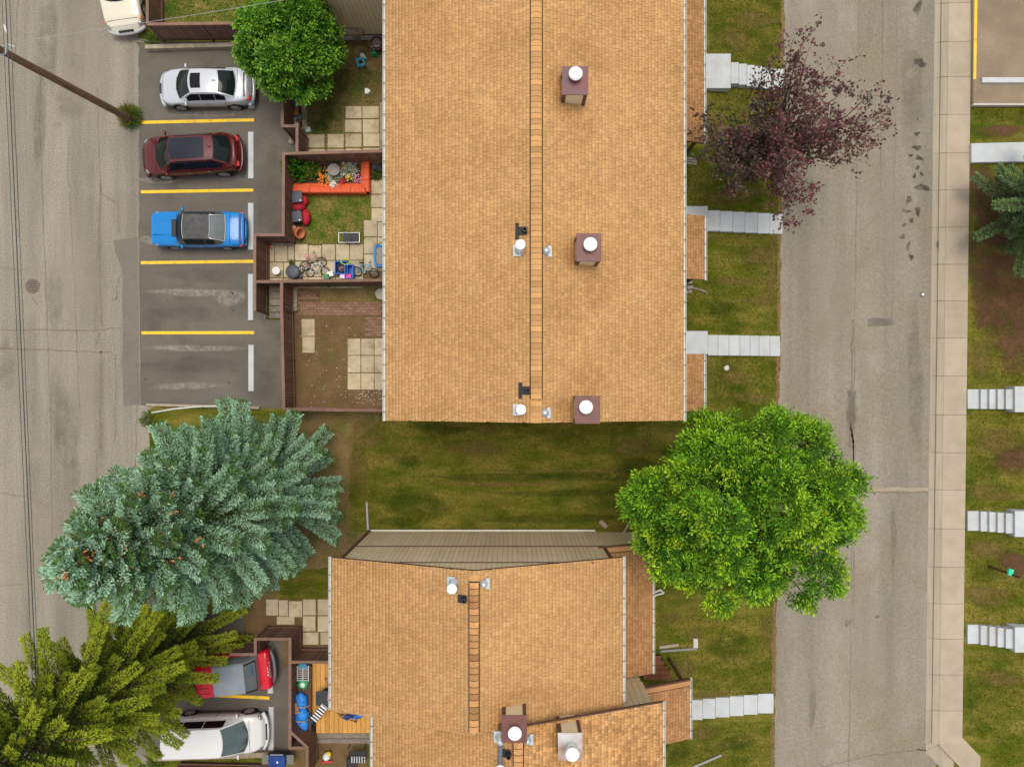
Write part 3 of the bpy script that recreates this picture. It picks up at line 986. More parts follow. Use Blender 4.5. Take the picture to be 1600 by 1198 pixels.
full1 = MB().box((0, 0, 0), (.188, .022, 3.26)).mesh('siding_board', siding_m)
full2 = MB().box((0, 0, 0), (.188, .022, 2.78)).mesh('siding_board', siding_m)
x = -6.68
while x < 3.95:
    piece('siding_board', full1, wall1, (x, -6.665, .2 + 1.63))
    top = min(wall_top(x - .09), wall_top(x + .09))
    if x < 3.7:
        if top >= 6.38:
            piece('siding_board', full2, wall1, (x, -6.665, 3.6 + 1.39))
        else:
            MB().box((x, -6.665, (3.6 + top) / 2), (.188, .022, top - 3.6)).build('siding_board', siding_m, wall1)
        if top > 6.55:
            MB().box((x, -6.665, (6.49 + top) / 2), (.188, .022, top - 6.49)).build('siding_board', siding_m, wall1)
    x += .2
MB().bx(-6.8, 3.98, -6.675, -6.635, 3.47, 3.57).build('band_board', brown_m, SH)
MB().bx(-5.9, 3.2, -6.676, -6.634, 6.39, 6.48).build('band_board', brown_m, SH)
MB().bx(-6.8, 3.98, -6.68, -6.60, .08, .19).build('base_flashing', frame_m, SH)
MB().bx(-6.86, -6.72, -6.70, -6.62, .1, 5.8).build('corner_board', brown_m, SH)
MB().bx(3.9, 4.02, -6.70, -6.62, 3.9, 5.8).build('corner_board', brown_m, SH)
# low extension on the street side with raised rake edge
def extension(house, x_in, z_in, x_out, z_out, y0, y1, wall_in, wall_out):
    if wall_out:
        MB().prism_y([(wall_in, 0), (wall_out, 0), (wall_out, roof_z(wall_out, (x_in, z_in), (x_out, z_out)) - .17), (wall_in, z_in - .17)], y0 + .1, y1 - .12).build('wall', siding_m, house)
    porch(house, x_in, z_in, x_out, z_out, y0, y1, posts=not wall_out)
    # raised shingled rake curb on the north edge, dark boards at both sides
    for (dy, hh, m_, nm) in ((-.26, .12, brown_m, 'rake_board'), (-.13, .16, shingle_old_m, 'rake_shingle_strip'), (0.0, .12, brown_m, 'rake_board')):
        w_ = .05 if m_ is brown_m else .2
        MB().prism_y([(x_in - .25, z_in + .09 - .02), (x_out, z_out - .02), (x_out, z_out + hh), (x_in - .25, z_in + .09 + hh)], y1 + dy - w_ / 2, y1 + dy + w_ / 2).build(nm, m_, house)


extension(SH, 3.97, 3.75, 6.2, 2.85, -12.4, -6.62, 3.97, 5.85)
# southern unit
S2_E, S2_R, S2_W = (-5.52, ZE), (0.23, ZR), (5.98, ZE)
s2y0, s2y1 = -26.0, -12.28
MB().prism_y([(-5.1, 0), (5.55, 0), (5.55, 5.93), (0.23, 7.86), (-5.1, 5.93)], s2y0 + .1, -12.46).build('wall', siding_m, SH)
r2 = roof_deck('roof', [(S2_E[0], ZE - .02), (S2_R[0], ZR - .02), (S2_W[0], ZE - .02), (S2_W[0], ZE - .2), (S2_R[0], ZR - .2), (S2_E[0], ZE - .2)], s2y0, s2y1 - .01, brown_m, SH)
shingles(S2_R, S2_E, s2y0, -12.50, shingle_m, r2)
mixed_m = M('patched_shingle', (0.44, 0.225, 0.085), (0.56, 0.31, 0.13), 1.2, 0.9, 0.3, 120, isl=0.28, fine=0.12, fscale=45, spec=0.15)
shingles(S2_R, S2_W, s2y0, s2y1, mixed_m, r2)
MB().prism_y([(S2_R[0] + .2, ZR - .1), (S2_W[0], ZE - .05), (S2_W[0], ZE + .03), (S2_R[0] + .2, ZR - .03)], s2y1 - .005, s2y1 + .035).build('rake_board', brown_m, r2)
MB().prism_y([(S1_E[0], ZE - .18), (S1_R[0], ZR - .17), (S1_R[0], ZR + .005), (S1_E[0], ZE + .005)], s1y0 - .03, s1y0).build('rake_board', M('rake_tan', (0.40, 0.24, 0.11), rough=0.8), r1)
gutter(S2_E[0], ZE - .02, s2y0, -12.50, SH, -1)
gutter(S2_W[0], ZE - .02, s2y0, s2y1, SH, 1)
ridge_caps(S2_R[0], ZR + .01, slopeS, s2y0, W(0, 1157, ZR).y, r2, width=.34, step=.24, vent=0.04, m_=dark_cap_m, gap=.028)
for (px, py, rx, ry) in ((845, 1085, .9, .6), (800, 1090, .6, .5)):
    roof_decal(px, py, rx, ry, S1_R, S1_E, S1_W, r1)
# strips of siding where the south unit's wall shows beside the extension
bw2 = MB().box((0, 0, 0), (.24, .02, 2.2)).mesh('siding_board', siding_m)
for i in range(6):
    piece('siding_board', bw2, SH, (4.2 + i * .255, -12.445, 4.75))
extension(SH, 5.55, 3.95, 7.8, 3.0, -15.2, -12.56, 5.55, None)
chimney(SH, 803.5, 1138.5, 8.45, .92, 1.0, rust_cap_m, (0.02, -.04), .9)
chimney(SH, 891, 1166, 8.35, .90, 1.0, peel_cap_m, (0.02, .06), .95, tall=True, label='chimney with peeling white and rust cap')
on1 = lambda px, py: on_roof(px, py, S1_R, S1_E, S1_W)
on2 = lambda px, py: on_roof(px, py, S2_R, S2_E, S2_W)
furnace_vent(SH, on1(709, 909), 1, (-.02, -.1))
small_vent(SH, on1(758, 911))
plumbing_vent(SH, on1(723, 935), tee=False)
p_ = on2(782, 1150)
furnace_vent(SH, p_, 1, (0.0, -.95))
MB().cyl(p_ + Vector((0, 0, .35)), p_ + Vector((0, -.85, .45)), .09, n=14).build('vent_elbow', M('dark_pipe', (0.10, 0.11, 0.12), rough=0.5), SH)
plumbing_vent(SH, on2(792, 1176), tee=False)
small_vent(SH, on2(826, 1154))

# ------------------------------------------------------------------ concrete steps and landings
def steps(label, land, treads, z_top, z_bot, pad_px=None, flip=False):
    """land = (x0, x1, y0, y1) px or None; treads = list of (x0, x1, ymid0, half width px)"""
    n = len(treads)
    base = W((treads[0][0] + treads[-1][1]) / 2, treads[0][2], z_bot)
    t = thing('concrete_steps', label, 'steps', base, group='concrete front steps')
    if land:
        x0, x1, y0, y1 = land
        a_, b_ = W(x0, y1, z_top), W(x1, y0, z_top)
        MB().bx(a_.x, b_.x, a_.y, b_.y, z_top - 1.0, z_top).build('landing', pale_concrete_m, t, bevel=.02)
    Y0 = W(0, treads[0][2], z_top).y
    hw = treads[0][3] * .0308
    for i, (x0, x1, ym, h) in enumerate(treads):
        z = z_top + (z_bot - z_top) * (i + .55) / n
        a_, b_ = W(x0, ym, z), W(x1, ym, z)
        MB().bx(a_.x + .005, b_.x - .005, Y0 - hw, Y0 + hw, z - .5, z).build('tread', pale_concrete_m, t, bevel=.015)
    return t


def tr(xs, ym, h):
    return [(a_, b_, ym, h) for a_, b_ in zip(xs, xs[1:])]


steps('pale concrete steps from the top porch, under the purple tree', (1068, 1142, 84, 138), tr([1142, 1154.5, 1167, 1179, 1191, 1205, 1224], 113, 16.5), .02, -.80)
steps('pale concrete steps beside the middle porch roof', (1060, 1106, 322, 362), tr([1106, 1125, 1145, 1164, 1184, 1203, 1223], 344, 16), .02, -.80)
steps('pale concrete steps with seven treads, above the round green tree', (1060, 1106, 517, 553), tr([1106, 1122, 1139, 1156, 1172, 1186, 1203, 1219], 539, 16), .02, -.80)
steps('pale concrete steps leading from the bottom porch to the street', (1040, 1078, 1094, 1127), tr([1078, 1098, 1118, 1140, 1162, 1184, 1209], 1110, 15.5), .02, -.82)


def steps_e(label, ym, h):
    t = thing('concrete_steps', label, 'steps', W(1550, ym, -.7), group='concrete front steps')
    xs_ = [1512, 1532.5, 1546, 1559, 1572, 1586]
    zs = [-.70, -.54, -.38, -.22, -.06]
    Y0 = W(0, ym, -.3).y
    for (x0, x1), z in zip(zip(xs_, xs_[1:]), zs):
        a_, b_ = W(x0, ym, z), W(x1, ym, z)
        MB().bx(a_.x + .005, b_.x - .005, Y0 - h * .031, Y0 + h * .031, z - .5, z).build('tread', pale_concrete_m, t, bevel=.015)
    a_ = W(1586, ym, .1)
    MB().bx(a_.x, a_.x + 2.4, Y0 - h * .031 - .14, Y0 + h * .031 + .14, -.9, .1).build('landing', pale_concrete_m, t, bevel=.02)


steps_e('pale concrete steps across the street, uppermost at the right edge', 623.5, 15.5)
steps_e('pale concrete steps across the street, middle of the right edge', 816, 15.5)
steps_e('pale concrete steps across the street, lowest at the right edge', 995, 15)
t = thing('concrete_path', 'pale concrete path slab beside the east pine', 'path', W(1560, 238, -.68))
MB().prism(poly_w([(1518, 224), (1640, 221), (1640, 252), (1572, 253), (1518, 254)], -.60), -1.0, -.60).build('slab', pale_concrete_m, t, bevel=.02)

# ------------------------------------------------------------------ vehicles
def lerp(a_, b_, t):
    return a_ + (b_ - a_) * t


def interp(cp, x):
    xs = [c[0] for c in cp]
    if x <= xs[0]:
        return cp[0][1]
    if x >= xs[-1]:
        return cp[-1][1]
    for (a_, va), (b_, vb) in zip(cp, cp[1:]):
        if x <= b_:
            t = (x - a_) / (b_ - a_)
            t = t * t * (3 - 2 * t) * 0.5 + t * 0.5
            return va + (vb - va) * t
    return cp[-1][1]


def car(name, label, cat, pos, yaw, P):
    """+X is forward. P holds length, width, the top line of the body and the cabin's stations"""
    root = thing(name, label, cat, pos, yaw)
    k_ = P.get('scale', 1.0)
    root.scale = (k_, k_, k_)
    L, Wd = P['L'], P['W']
    hwmax = Wd / 2
    paint, z0 = P['paint'], P.get('z0', .22)
    top = P['top']             # [(x, z)] height of hood, belt and deck
    rc, cc = P.get('corner', (.55, .26))
    glass = P.get('glass', glass_m)

    def hw(x):
        d = min(x + L / 2, L / 2 - x)
        k = hwmax
        waist = P.get('waist', .0)
        k -= waist * (abs(2 * x / L) ** 2)
        if d < rc:
            q = 1 - d / rc
            k -= cc * (1 - math.sqrt(max(0, 1 - q * q)))
        return k
    N = 46
    half = [(.86, 0, 0), (.965, .16, 0), (1.0, .55, 0), (.985, .82, 0), (.945, .94, 0), (.86, .985, 0.0), (.62, 1.0, .018), (.32, 1.0, .032), (0, 1.0, .036)]
    body = MB()
    ring_n = 2 * len(half) - 1
    for i in range(N + 1):
        u = i / N
        x = -L / 2 + L * (0.5 - 0.5 * math.cos(math.pi * u)) if i not in (0, N) else (-L / 2 if i == 0 else L / 2)
        h_, zt = hw(x), interp(top, x)
        lift = .10 * max(0, 1 - min(x + L / 2, L / 2 - x) / .35)
        zb = z0 + lift
        pts = []
        for (fy, fz, cr) in half:
            pts.append((fy * h_, zb + (zt - zb) * fz + cr))
        row = [(x, y, z) for y, z in pts] + [(x, -y, z) for y, z in reversed(pts[:-1])]
        body.v += row
    for i in range(N):
        for k in range(ring_n - 1):
            a_ = i * ring_n + k
            body.f.append((a_, a_ + ring_n, a_ + ring_n + 1, a_ + 1))
        body.f.append((i * ring_n + ring_n - 1, (i + 1) * ring_n + ring_n - 1, (i + 1) * ring_n, i * ring_n))
    body.f.append(tuple(range(ring_n)))
    body.f.append(tuple(reversed(range(N * ring_n, (N + 1) * ring_n))))
    bo = body.build('body', paint, root, smooth=True, local=True)
    md = bo.modifiers.new('edge', 'EDGE_SPLIT')
    md.split_angle = R(50)

    # cabin: four patches
    xc, xf, xr, xb = P['cab']          # cowl, roof front, roof rear, base of the rear glass
    zr, wt = P['roof_z'], P['roof_w'] / 2
    zrr = P.get('roof_zr', zr)
    bow = P.get('bow', .16)
    wb = hwmax * P.get('belt', .92)

    def ztop(x):
        return interp(top, x)

    def p_wind(u, v):      # u 0 cowl .. 1 roof front, v -1..1
        yb, yt = wb * .93, wt * .97
        y = lerp(yb, yt, u) * v
        x = lerp(xc + bow * (1 - v * v), xf + bow * .5 * (1 - v * v), u)
        z = lerp(ztop(xc) - .01, zr - .012, u) + .03 * math.sin(math.pi * u) + (.025 * u + .02 * (1 - u)) * (1 - v * v)
        return Vector((x, y, z))

    def p_rear(u, v):      # u 0 base .. 1 roof rear
        yb, yt = wb * .86, wt * .95
        y = lerp(yb, yt, u) * v
        x = lerp(xb - bow * .6 * (1 - v * v), xr - bow * .3 * (1 - v * v), u)
        z = lerp(ztop(xb) - .01, zrr - .012, u) + .04 * math.sin(math.pi * u) + .025 * (1 - v * v)
        return Vector((x, y, z))

    def p_roof(u, v):      # u 0 rear .. 1 front
        y = lerp(wt * .95, wt * .97, u) * v
        x = lerp(xr - bow * .3 * (1 - v * v), xf + bow * .5 * (1 - v * v), u)
        z = lerp(zrr, zr, u) + .03 * math.sin(math.pi * u) - .012 + .025 * (1 - v * v) + .012 * (1 - v ** 6)
        return Vector((x, y, z))

    def p_side(u, v, s):   # u 0 rear .. 1 front along the belt; v 0 belt .. 1 roof
        x = lerp(xb, xc, u)
        if x > xf:
            t = (xc - x) / (xc - xf)
            zt_, yt_ = lerp(ztop(xc), zr, t), lerp(wb * .93, wt * .97, t)
        elif x < xr:
            t = (x - xb) / max(.01, (xr - xb))
            zt_, yt_ = lerp(ztop(xb), zrr, t), lerp(wb * .86, wt * .95, t)
        else:
            t = (x - xr) / (xf - xr)
            zt_, yt_ = lerp(zrr, zr, t), wt * .97
        zb_ = ztop(x) - .06
        yb_ = hw(x) * .955
        return Vector((x, s * lerp(yb_, yt_, v), lerp(zb_, zt_ - .01, v) + 0))
    roofm = P.get('roof_paint', paint)
    MB().grid(lambda u, v: p_roof(u, v * 2 - 1), 10, 12).build('roof', roofm, root, smooth=True, local=True)
    cab = MB()
    cab.grid(lambda u, v: p_wind(u, v * 2 - 1), 6, 10)
    cab.grid(lambda u, v: p_rear(u, 1 - v * 2), 6, 10)
    cab.grid(lambda u, v: p_side(u, v, -1), 24, 5)
    cab.grid(lambda u, v: p_side(u, 1 - v, 1), 24, 5)
    cab.build('cabin_frame', P.get('cab_paint', paint), root, smooth=True, local=True)

    def panel(nm, fn, u0, u1, v0, v1, m_, off=.008, nu=6, nv=8, parent=None):
        """glass or trim laid just proud of a patch"""
        g = MB()
        e = 1e-3

        def q(u, v):
            U, V = lerp(u0, u1, u), lerp(v0, v1, v)
            p = fn(U, V)
            du = fn(U + e, V) - fn(U - e, V)
            dv = fn(U, V + e) - fn(U, V - e)
            nn = du.cross(dv).normalized()
            c = Vector((0, 0, .6))
            if nn.dot(p - c) < 0:
                nn = -nn
            return p + nn * off
        g.grid(q, nu, nv)
        return g.build(nm, m_, parent or root, smooth=True, local=True)
    ws = panel('windshield', p_wind, .04, .98, -.93, .93, P.get('wind_glass', glass))
    wa = P.get('wiper', True)
    if wa:
        for s in (-.5, .25):
            a_, b_ = p_wind(.05, s), p_wind(.14, s + .45)
            MB().beam(a_ + Vector((.01, 0, .03)), b_ + Vector((.01, 0, .03)), .025, .015).build('wiper', tyre_m, ws, local=True)
    rg = P.get('rear_glass_range', (.10, .96))
    panel('rear_window', p_rear, rg[0], rg[1], -.90, .90, P.get('rear_glass', glass))
    for s in (-1, 1):
        for (u0, u1) in P['side_windows']:
            pad_ = .0
            g = MB()

            def q(u, v, s=s, u0=u0, u1=u1):
                p = p_side(lerp(u0, u1, u), lerp(.24, .88, v), s)
                return p + Vector((0, s * .012, .010))
            g.grid(q, 8, 3) if s < 0 else g.grid(lambda u, v: q(u, 1 - v), 8, 3)
            g.build('side_window', P.get('side_glass', tint_m), root, smooth=True, local=True)
    for nm, u0, u1, v0, v1, m_ in P.get('roof_panels', []):
        panel(nm, p_roof, u0, u1, v0, v1, m_, off=.010)
    # wheels
    wr = P.get('wheel_r', .33)
    for xw in P['axles']:
        for s in (-1, 1):
            yo = s * (hw(xw) * 1.0 + .004)
            arch = MB().cyl((xw, yo - s * .25, wr + .02), (xw, yo - s * .004, wr + .02), wr + .065, n=24)
            wheel = MB().lathe((xw, yo - s * .11, wr), [(.2, -.11), (wr * .93, -.11), (wr, -.08), (wr, .08), (wr * .93, .118), (wr * .70, .118), (wr * .66, .10), (.02, .10)], 24, M4=Matrix.Rotation(-s * math.pi / 2, 4, 'X')).build('wheel', tyre_m, root, local=True)
            arch.build('wheel_arch', dark_m, root, local=True)
            rim = MB()
            for k in range(5):
                t = k * 2 * math.pi / 5
                c_ = Vector((xw + wr * .36 * math.cos(t), yo + s * .006, wr + wr * .36 * math.sin(t)))
                rim.box(c_, (wr * .62, .02, wr * .22), M4=Matrix.Rotation(-t, 4, 'Y'))
            rim.lathe((xw, yo + s * .002, wr), [(wr * .70, -.012), (wr * .70, .012), (wr * .58, .012), (wr * .58, -.012)], 24, M4=Matrix.Rotation(-s * math.pi / 2, 4, 'X'))
            rim.build('rim', P.get('rim', rim_m), wheel, local=True)
    # mirrors and handles
    for s in (-1, 1):
        if P.get('mirrors', True):
            xm = xc - P.get('mirror_back', .30)
            MB().lathe((xm, s * (hwmax + .045), ztop(xm) + .03), [(.01, -.12), (.05, -.10), (.06, 0), (.05, .10), (.01, .12)], 10, M4=Matrix.Rotation(math.pi / 2, 4, 'X') @ Matrix.Diagonal((1.0, 1.2, 1, 1))).build('side_mirror', P.get('mirror_paint', paint), root, smooth=True, local=True)
        for xh in P.get('handles', []):
            MB().box((xh, s * (hw(xh) - .002), interp(top, xh) - .20), (.15, .012, .03)).build('door_handle', P.get('handle_m', paint), root, bevel=.008, local=True)
        for xd in P.get('doors', []):
            zt = ztop(xd)
            m_ = MB()
            pts = [(xd, s * hw(xd) * fy + s * .004, z0 + (zt - z0) * fz) for (fy, fz, _) in half[1:5]]
            for a_, b_ in zip(pts, pts[1:]):
                m_.beam(a_, b_, .012, .012)
            m_.build('door_seam', dark_m, root, local=True)
    # seams across hood and boot
    for xsn in P.get('seams', []):
        m_ = MB()
        ys = [-.84 + 1.68 * i / 12 for i in range(13)]
        for a_, b_ in zip(ys, ys[1:]):
            za = ztop(xsn) + .037 * (1 - (abs(a_) / 1.0) ** 2.2)
            zb_ = ztop(xsn) + .037 * (1 - (abs(b_) / 1.0) ** 2.2)
            m_.beam((xsn, a_ * hw(xsn), za), (xsn, b_ * hw(xsn), zb_), .016, .010)
        m_.build('panel_seam', dark_m, root, local=True)
    for s in (-1, 1):
        if P.get('head', True):
            xh = L / 2 - .30
            zh = interp(top, xh) - .09
            MB().lathe((xh + .02, s * (hw(xh) - .12), zh), [(.02, -.16), (.06, -.10), (.075, 0), (.06, .10), (.02, .16)], 10, M4=Matrix.Rotation(math.pi / 2, 4, 'X') @ Matrix.Diagonal((1.7, 1.0, 1, 1))).build('headlight', headlight_m, root, smooth=True, local=True)
        if P.get('tail', True):
            xh = -L / 2 + .14
            zh = interp(top, xh) - .09
            MB().box((xh - .02, s * (hw(xh) - .10), zh - .05), (.20, .26, .14)).build('tail_light', redlight_m, root, bevel=.04, local=True)
    # bumpers
    bm = P.get('bumper', paint)
    for e_ in (-1, 1):
        b_ = MB()
        xs_ = []
        for i in range(13):
            v = -1 + i / 6
            y = v * (hwmax - .06)
            xx = e_ * (L / 2 + P.get('bump_out', .03) - .22 * abs(v) ** 3)
            xs_.append((xx, y, P.get('bump_z', .48)))
        b_.tube(xs_, [.10] * 13, 8)
        b_.build('bumper', bm, root, smooth=True, local=True)
    if P.get('grille'):
        MB().box((L / 2 + .015, 0, .58), (.06, P['grille'], .16)).build('grille', blackp_m, root, bevel=.01, local=True)
    return root, dict(hw=hw, ztop=ztop, p_roof=p_roof, p_wind=p_wind, p_rear=p_rear, p_side=p_side)


def paint(name, c, rough=.28, metal=0.0, c2=None):
    return M(name, c, c2, 3, rough, metal=metal, coat=.2, spec=.4)


silver_p = paint('silver_paint', (.47, .49, .53), .25, .2)
maroon_p = paint('maroon_paint', (.085, .008, .009), .22, .0)
blue_p = paint('blue_paint', (.0, .165, .47), .22, .0)
red_p = paint('red_paint', (.60, .010, .030), .3)
white_p = paint('white_paint', (.64, .64, .63), .25)
cream_p = paint('cream_paint', (.62, .57, .46), .25)
grey_p = M('grey_canopy_paint', (.25, .28, .32), (.22, .25, .29), 2, .45, coat=.3)
vinyl_m = M('black_vinyl', (.045, .045, .048), (.075, .072, .07), 5, .65, .3, 120)


def car_at(px, py, z=.55):
    p = W(px, py, z)
    return (p.x, p.y, .008)


# silver saloon, nose to the west
P_ = dict(scale=.945, L=4.56, W=1.80, paint=silver_p, top=[(-2.28, .72), (-2.15, .92), (-1.75, 1.03), (-1.3, 1.04), (-.3, 1.00), (.55, .98), (1.0, .97), (1.6, .86), (2.05, .74), (2.28, .55)], corner=(.75, .42), waist=.04,
          cab=(1.15, .45, -.82, -1.58), roof_z=1.43, roof_zr=1.41, roof_w=1.22, bow=.22, belt=.90, side_windows=[(.16, .335), (.345, .60), (.61, .86)], axles=(1.38, -1.36),
          roof_panels=[('sunroof', .58, .93, -.62, .62, tint_m)], handles=[.05, -.95], doors=[.95, -.12, -1.05], seams=[-1.72], grille=.5, bump_z=.45)
t, K = car('saloon_car', 'silver saloon car with dark sunroof, parked nearest the lane pole', 'car', car_at(323, 138), R(180.5), P_)
MB().box(K['p_roof'](.12, 0) + Vector((0, 0, .04)), (.16, .03, .07)).build('antenna_fin', silver_p, t, bevel=.01, local=True)
MB().box((-2.02, 0, 1.0), (.06, 1.2, .02)).build('boot_lip', maroon_p, t, local=True)

# maroon crossover with a long glass roof
rail_m = M('dark_rail', (.05, .04, .04), rough=.4)
P_ = dict(scale=.96, L=4.78, W=1.92, paint=maroon_p, top=[(-2.39, .80), (-2.25, 1.0), (-1.9, 1.12), (-.8, 1.10), (.6, 1.05), (1.2, 1.03), (1.75, .97), (2.15, .88), (2.39, .62)], corner=(.85, .46), waist=.05,
          cab=(1.38, .62, -1.35, -2.0), roof_z=1.66, roof_zr=1.62, roof_w=1.30, bow=.26, belt=.90, side_windows=[(.10, .30), (.31, .58), (.59, .86)], axles=(1.45, -1.42), wheel_r=.37,
          roof_panels=[('glass_roof', .20, .97, -.80, .80, M('smoked_roof_glass', (.018, .021, .030), rough=.15, spec=.25))], handles=[.1, -.9], handle_m=chrome_m, doors=[1.0, -.1, -1.1], seams=[1.62], grille=.9, bump_z=.5)
t, K = car('crossover_car', 'maroon crossover car with long black glass roof', 'car', car_at(301.5, 243.5), R(183.2), P_)
for s in (-1, 1):
    pts = [K['p_side'](u, 1.0, s) + Vector((0, s * -.02, .045)) for u in (.2, .3, .45, .6, .7)]
    MB().tube(pts, .022, 6).build('roof_rail', rail_m, t, smooth=True, local=True)
MB().box(K['p_roof'](.07, 0) + Vector((0, 0, .03)), (.15, .03, .06)).build('antenna_fin', maroon_p, t, local=True)
MB().box((-2.36, 0, .72), (.05, .5, .12)).build('number_plate', white_m, t, local=True)

# blue coupe with black vinyl roof
P_ = dict(scale=.935, L=4.62, W=1.80, paint=blue_p, top=[(-2.31, .80), (-2.26, .86), (-1.6, .93), (-.9, .94), (0, .92), (.75, .92), (1.3, .90), (2.2, .84), (2.31, .80)], corner=(.22, .10), waist=.06,
          cab=(.95, .50, -.78, -1.42), roof_z=1.33, roof_zr=1.31, roof_w=1.26, bow=.10, belt=.86, side_windows=[(.20, .38), (.40, .82)], axles=(1.35, -1.32), wheel_r=.31,
          roof_paint=vinyl_m, cab_paint=vinyl_m, rear_glass=clear_m, handles=[-.15], handle_m=chrome_m, doors=[.8, -.35], seams=[-1.66, 1.02], grille=1.3, bump_z=.52, bump_out=.0, head=True, side_glass=glass_m, mirror_back=.25)
t, K = car('coupe_car', 'bright blue vintage coupe with black vinyl roof', 'car', car_at(312, 359), R(179.6), P_)
MB().box((1.13, 0, .975), (.22, .86, .035)).build('cowl_grille', blackp_m, t, bevel=.01, local=True)
sc = MB()
sc.box((1.70, 0, .90), (1.05, .70, .10))
sc.build('hood_scoop', blue_p, t, bevel=.06, local=True)
for (u0, u1, v) in ((.04, 1.0, -.97), (.04, 1.0, .97)):
    MB().tube([K['p_rear'](lerp(u0, u1, i / 6), v) + Vector((0, 0, .015)) for i in range(7)], .018, 6).build('chrome_trim', chrome_m, t, local=True)
for u in (.03, .99):
    MB().tube([K['p_rear'](u, -.97 + 1.94 * i / 8) + Vector((0, 0, .018)) for i in range(9)], .018, 6).build('chrome_trim', chrome_m, t, local=True)
MB().tube([K['p_wind'](.99, -.97 + 1.94 * i / 8) + Vector((0, 0, .012)) for i in range(9)], .016, 6).build('chrome_trim', chrome_m, t, local=True)
navy = paint('navy_trim', (.006, .035, .20), .35)
MB().bx(-2.22, -2.10, -.74, .74, .86, .915).build('spoiler_recess', navy, t, local=True)
MB().box((-2.30, 0, .88), (.09, 1.62, .06)).build('spoiler', blue_p, t, bevel=.02, local=True)

# red pickup with grey canopy, tail to the east
P_ = dict(L=4.95, W=1.86, paint=red_p, top=[(-2.47, .98), (-2.38, 1.05), (-1.5, 1.08), (0, 1.08), (.85, 1.06), (1.2, 1.05), (2.3, .98), (2.47, .90)], corner=(.15, .08), waist=.01,
          cab=(1.05, .62, -.12, -.16), roof_z=1.72, roof_zr=1.72, roof_w=1.48, bow=.08, belt=.93, side_windows=[(.2, .8)], axles=(1.45, -1.40), wheel_r=.38,
          roof_paint=red_p, handles=[.05], handle_m=chrome_m, doors=[.85, -.35], seams=[1.12], grille=1.4, bumper=M('steel_bumper', (.16, .17, .19), rough=.5, metal=.5), bump_z=.55, bump_out=.10, tail=False, mirror_back=.2, rear_glass_range=(.1, .5))
t, K = car('pickup_truck', 'red pickup truck with grey canopy, half under the conifer', 'truck', car_at(341, 1052, .8), R(186), P_)
can = MB()
sec = [(.80, 1.06), (.765, 1.35), (.70, 1.72), (.62, 1.79), (0, 1.82)]
sec = sec + [(-a_, b_) for a_, b_ in reversed(sec[:-1])]
vs_, fs = [], []
xsn = [(-.20, 0.0), (-1.62, 0.0), (-2.05, .62)]
for (xx, dr) in xsn:
    vs_ += [(xx, y * (1 - .03 * (dr > 0)), z - max(0, (z - 1.06)) * (.0 if dr == 0 else .55)) for y, z in sec]
nS = len(sec)
for i in range(2):
    for k in range(nS - 1):
        fs.append((i * nS + k, i * nS + k + 1, (i + 1) * nS + k + 1, (i + 1) * nS + k))
fs.append(tuple(range(nS)))
fs.append(tuple(reversed(range(2 * nS, 3 * nS))))
can.add([(x, y, z + .06) for x, y, z in vs_], fs)
co = can.build('canopy', grey_p, t, local=True, bevel=.02)
MB().add([(-1.66, -.58, 1.875), (-1.66, .58, 1.875), (-2.04, .62, 1.50), (-2.04, -.62, 1.50)], [(0, 1, 2, 3)]).build('canopy_window', clear_m, co, local=True)
MB().add([(-1.645, -.66, 1.872), (-1.645, .66, 1.872), (-2.06, .70, 1.47), (-2.06, -.70, 1.47)], [(0, 1, 2, 3)]).build('window_frame', blackp_m, co, local=True)
MB().box((-1.9, -.32, 1.665), (.14, .45, .02), M4=Matrix.Rotation(.77, 4, 'Y')).build('blue_cloth', blue_p, co, local=True)
for y in (-.55, -.3, 0, .3, .55):
    MB().bx(.05, .55, y - .03, y + .03, 1.745, 1.785).build('roof_rib', red_p, t, local=True, bevel=.01)
for i, y in enumerate((-.32, -.16, 0, .16, .3)):
    MB().box((-2.49, y, .92), (.012, .09, .13)).build('tailgate_letter', white_m, t, local=True)
for y in (-.1, .05, .2):
    MB().box((-2.44, y, 1.062), (.05, .08, .02)).build('tailgate_letter', white_m, t, local=True)

# white minivan, nose to the east
P_ = dict(scale=.93, L=5.08, W=1.96, paint=white_p, top=[(-2.54, .85), (-2.42, 1.05), (-2.0, 1.12), (-.5, 1.10), (.9, 1.06), (1.5, 1.0), (1.95, .92), (2.35, .78), (2.54, .55)], corner=(.85, .48), waist=.04,
          cab=(1.55, .62, -2.2, -2.44), roof_z=1.72, roof_zr=1.72, roof_w=1.46, bow=.30, belt=.92, side_windows=[(.06, .28), (.29, .54), (.55, .80)], axles=(1.62, -1.42), wheel_r=.34,
          handles=[.3, -.5], doors=[1.15, .15, -1.0], seams=[1.82], grille=.8, bump_z=.48, wind_glass=M('teal_glass', (.05, .085, .09), (.08, .11, .11), 2, .07, spec=.6))
t, K = car('minivan', 'white minivan parked nose to the deck fence', 'van', car_at(336, 1147, .7), R(1.8), P_)
MB().cyl(K['p_roof'](.06, .35), K['p_roof'](.06, .35) + Vector((-.1, 0, .22)), .012).build('antenna', blackp_m, t, local=True)

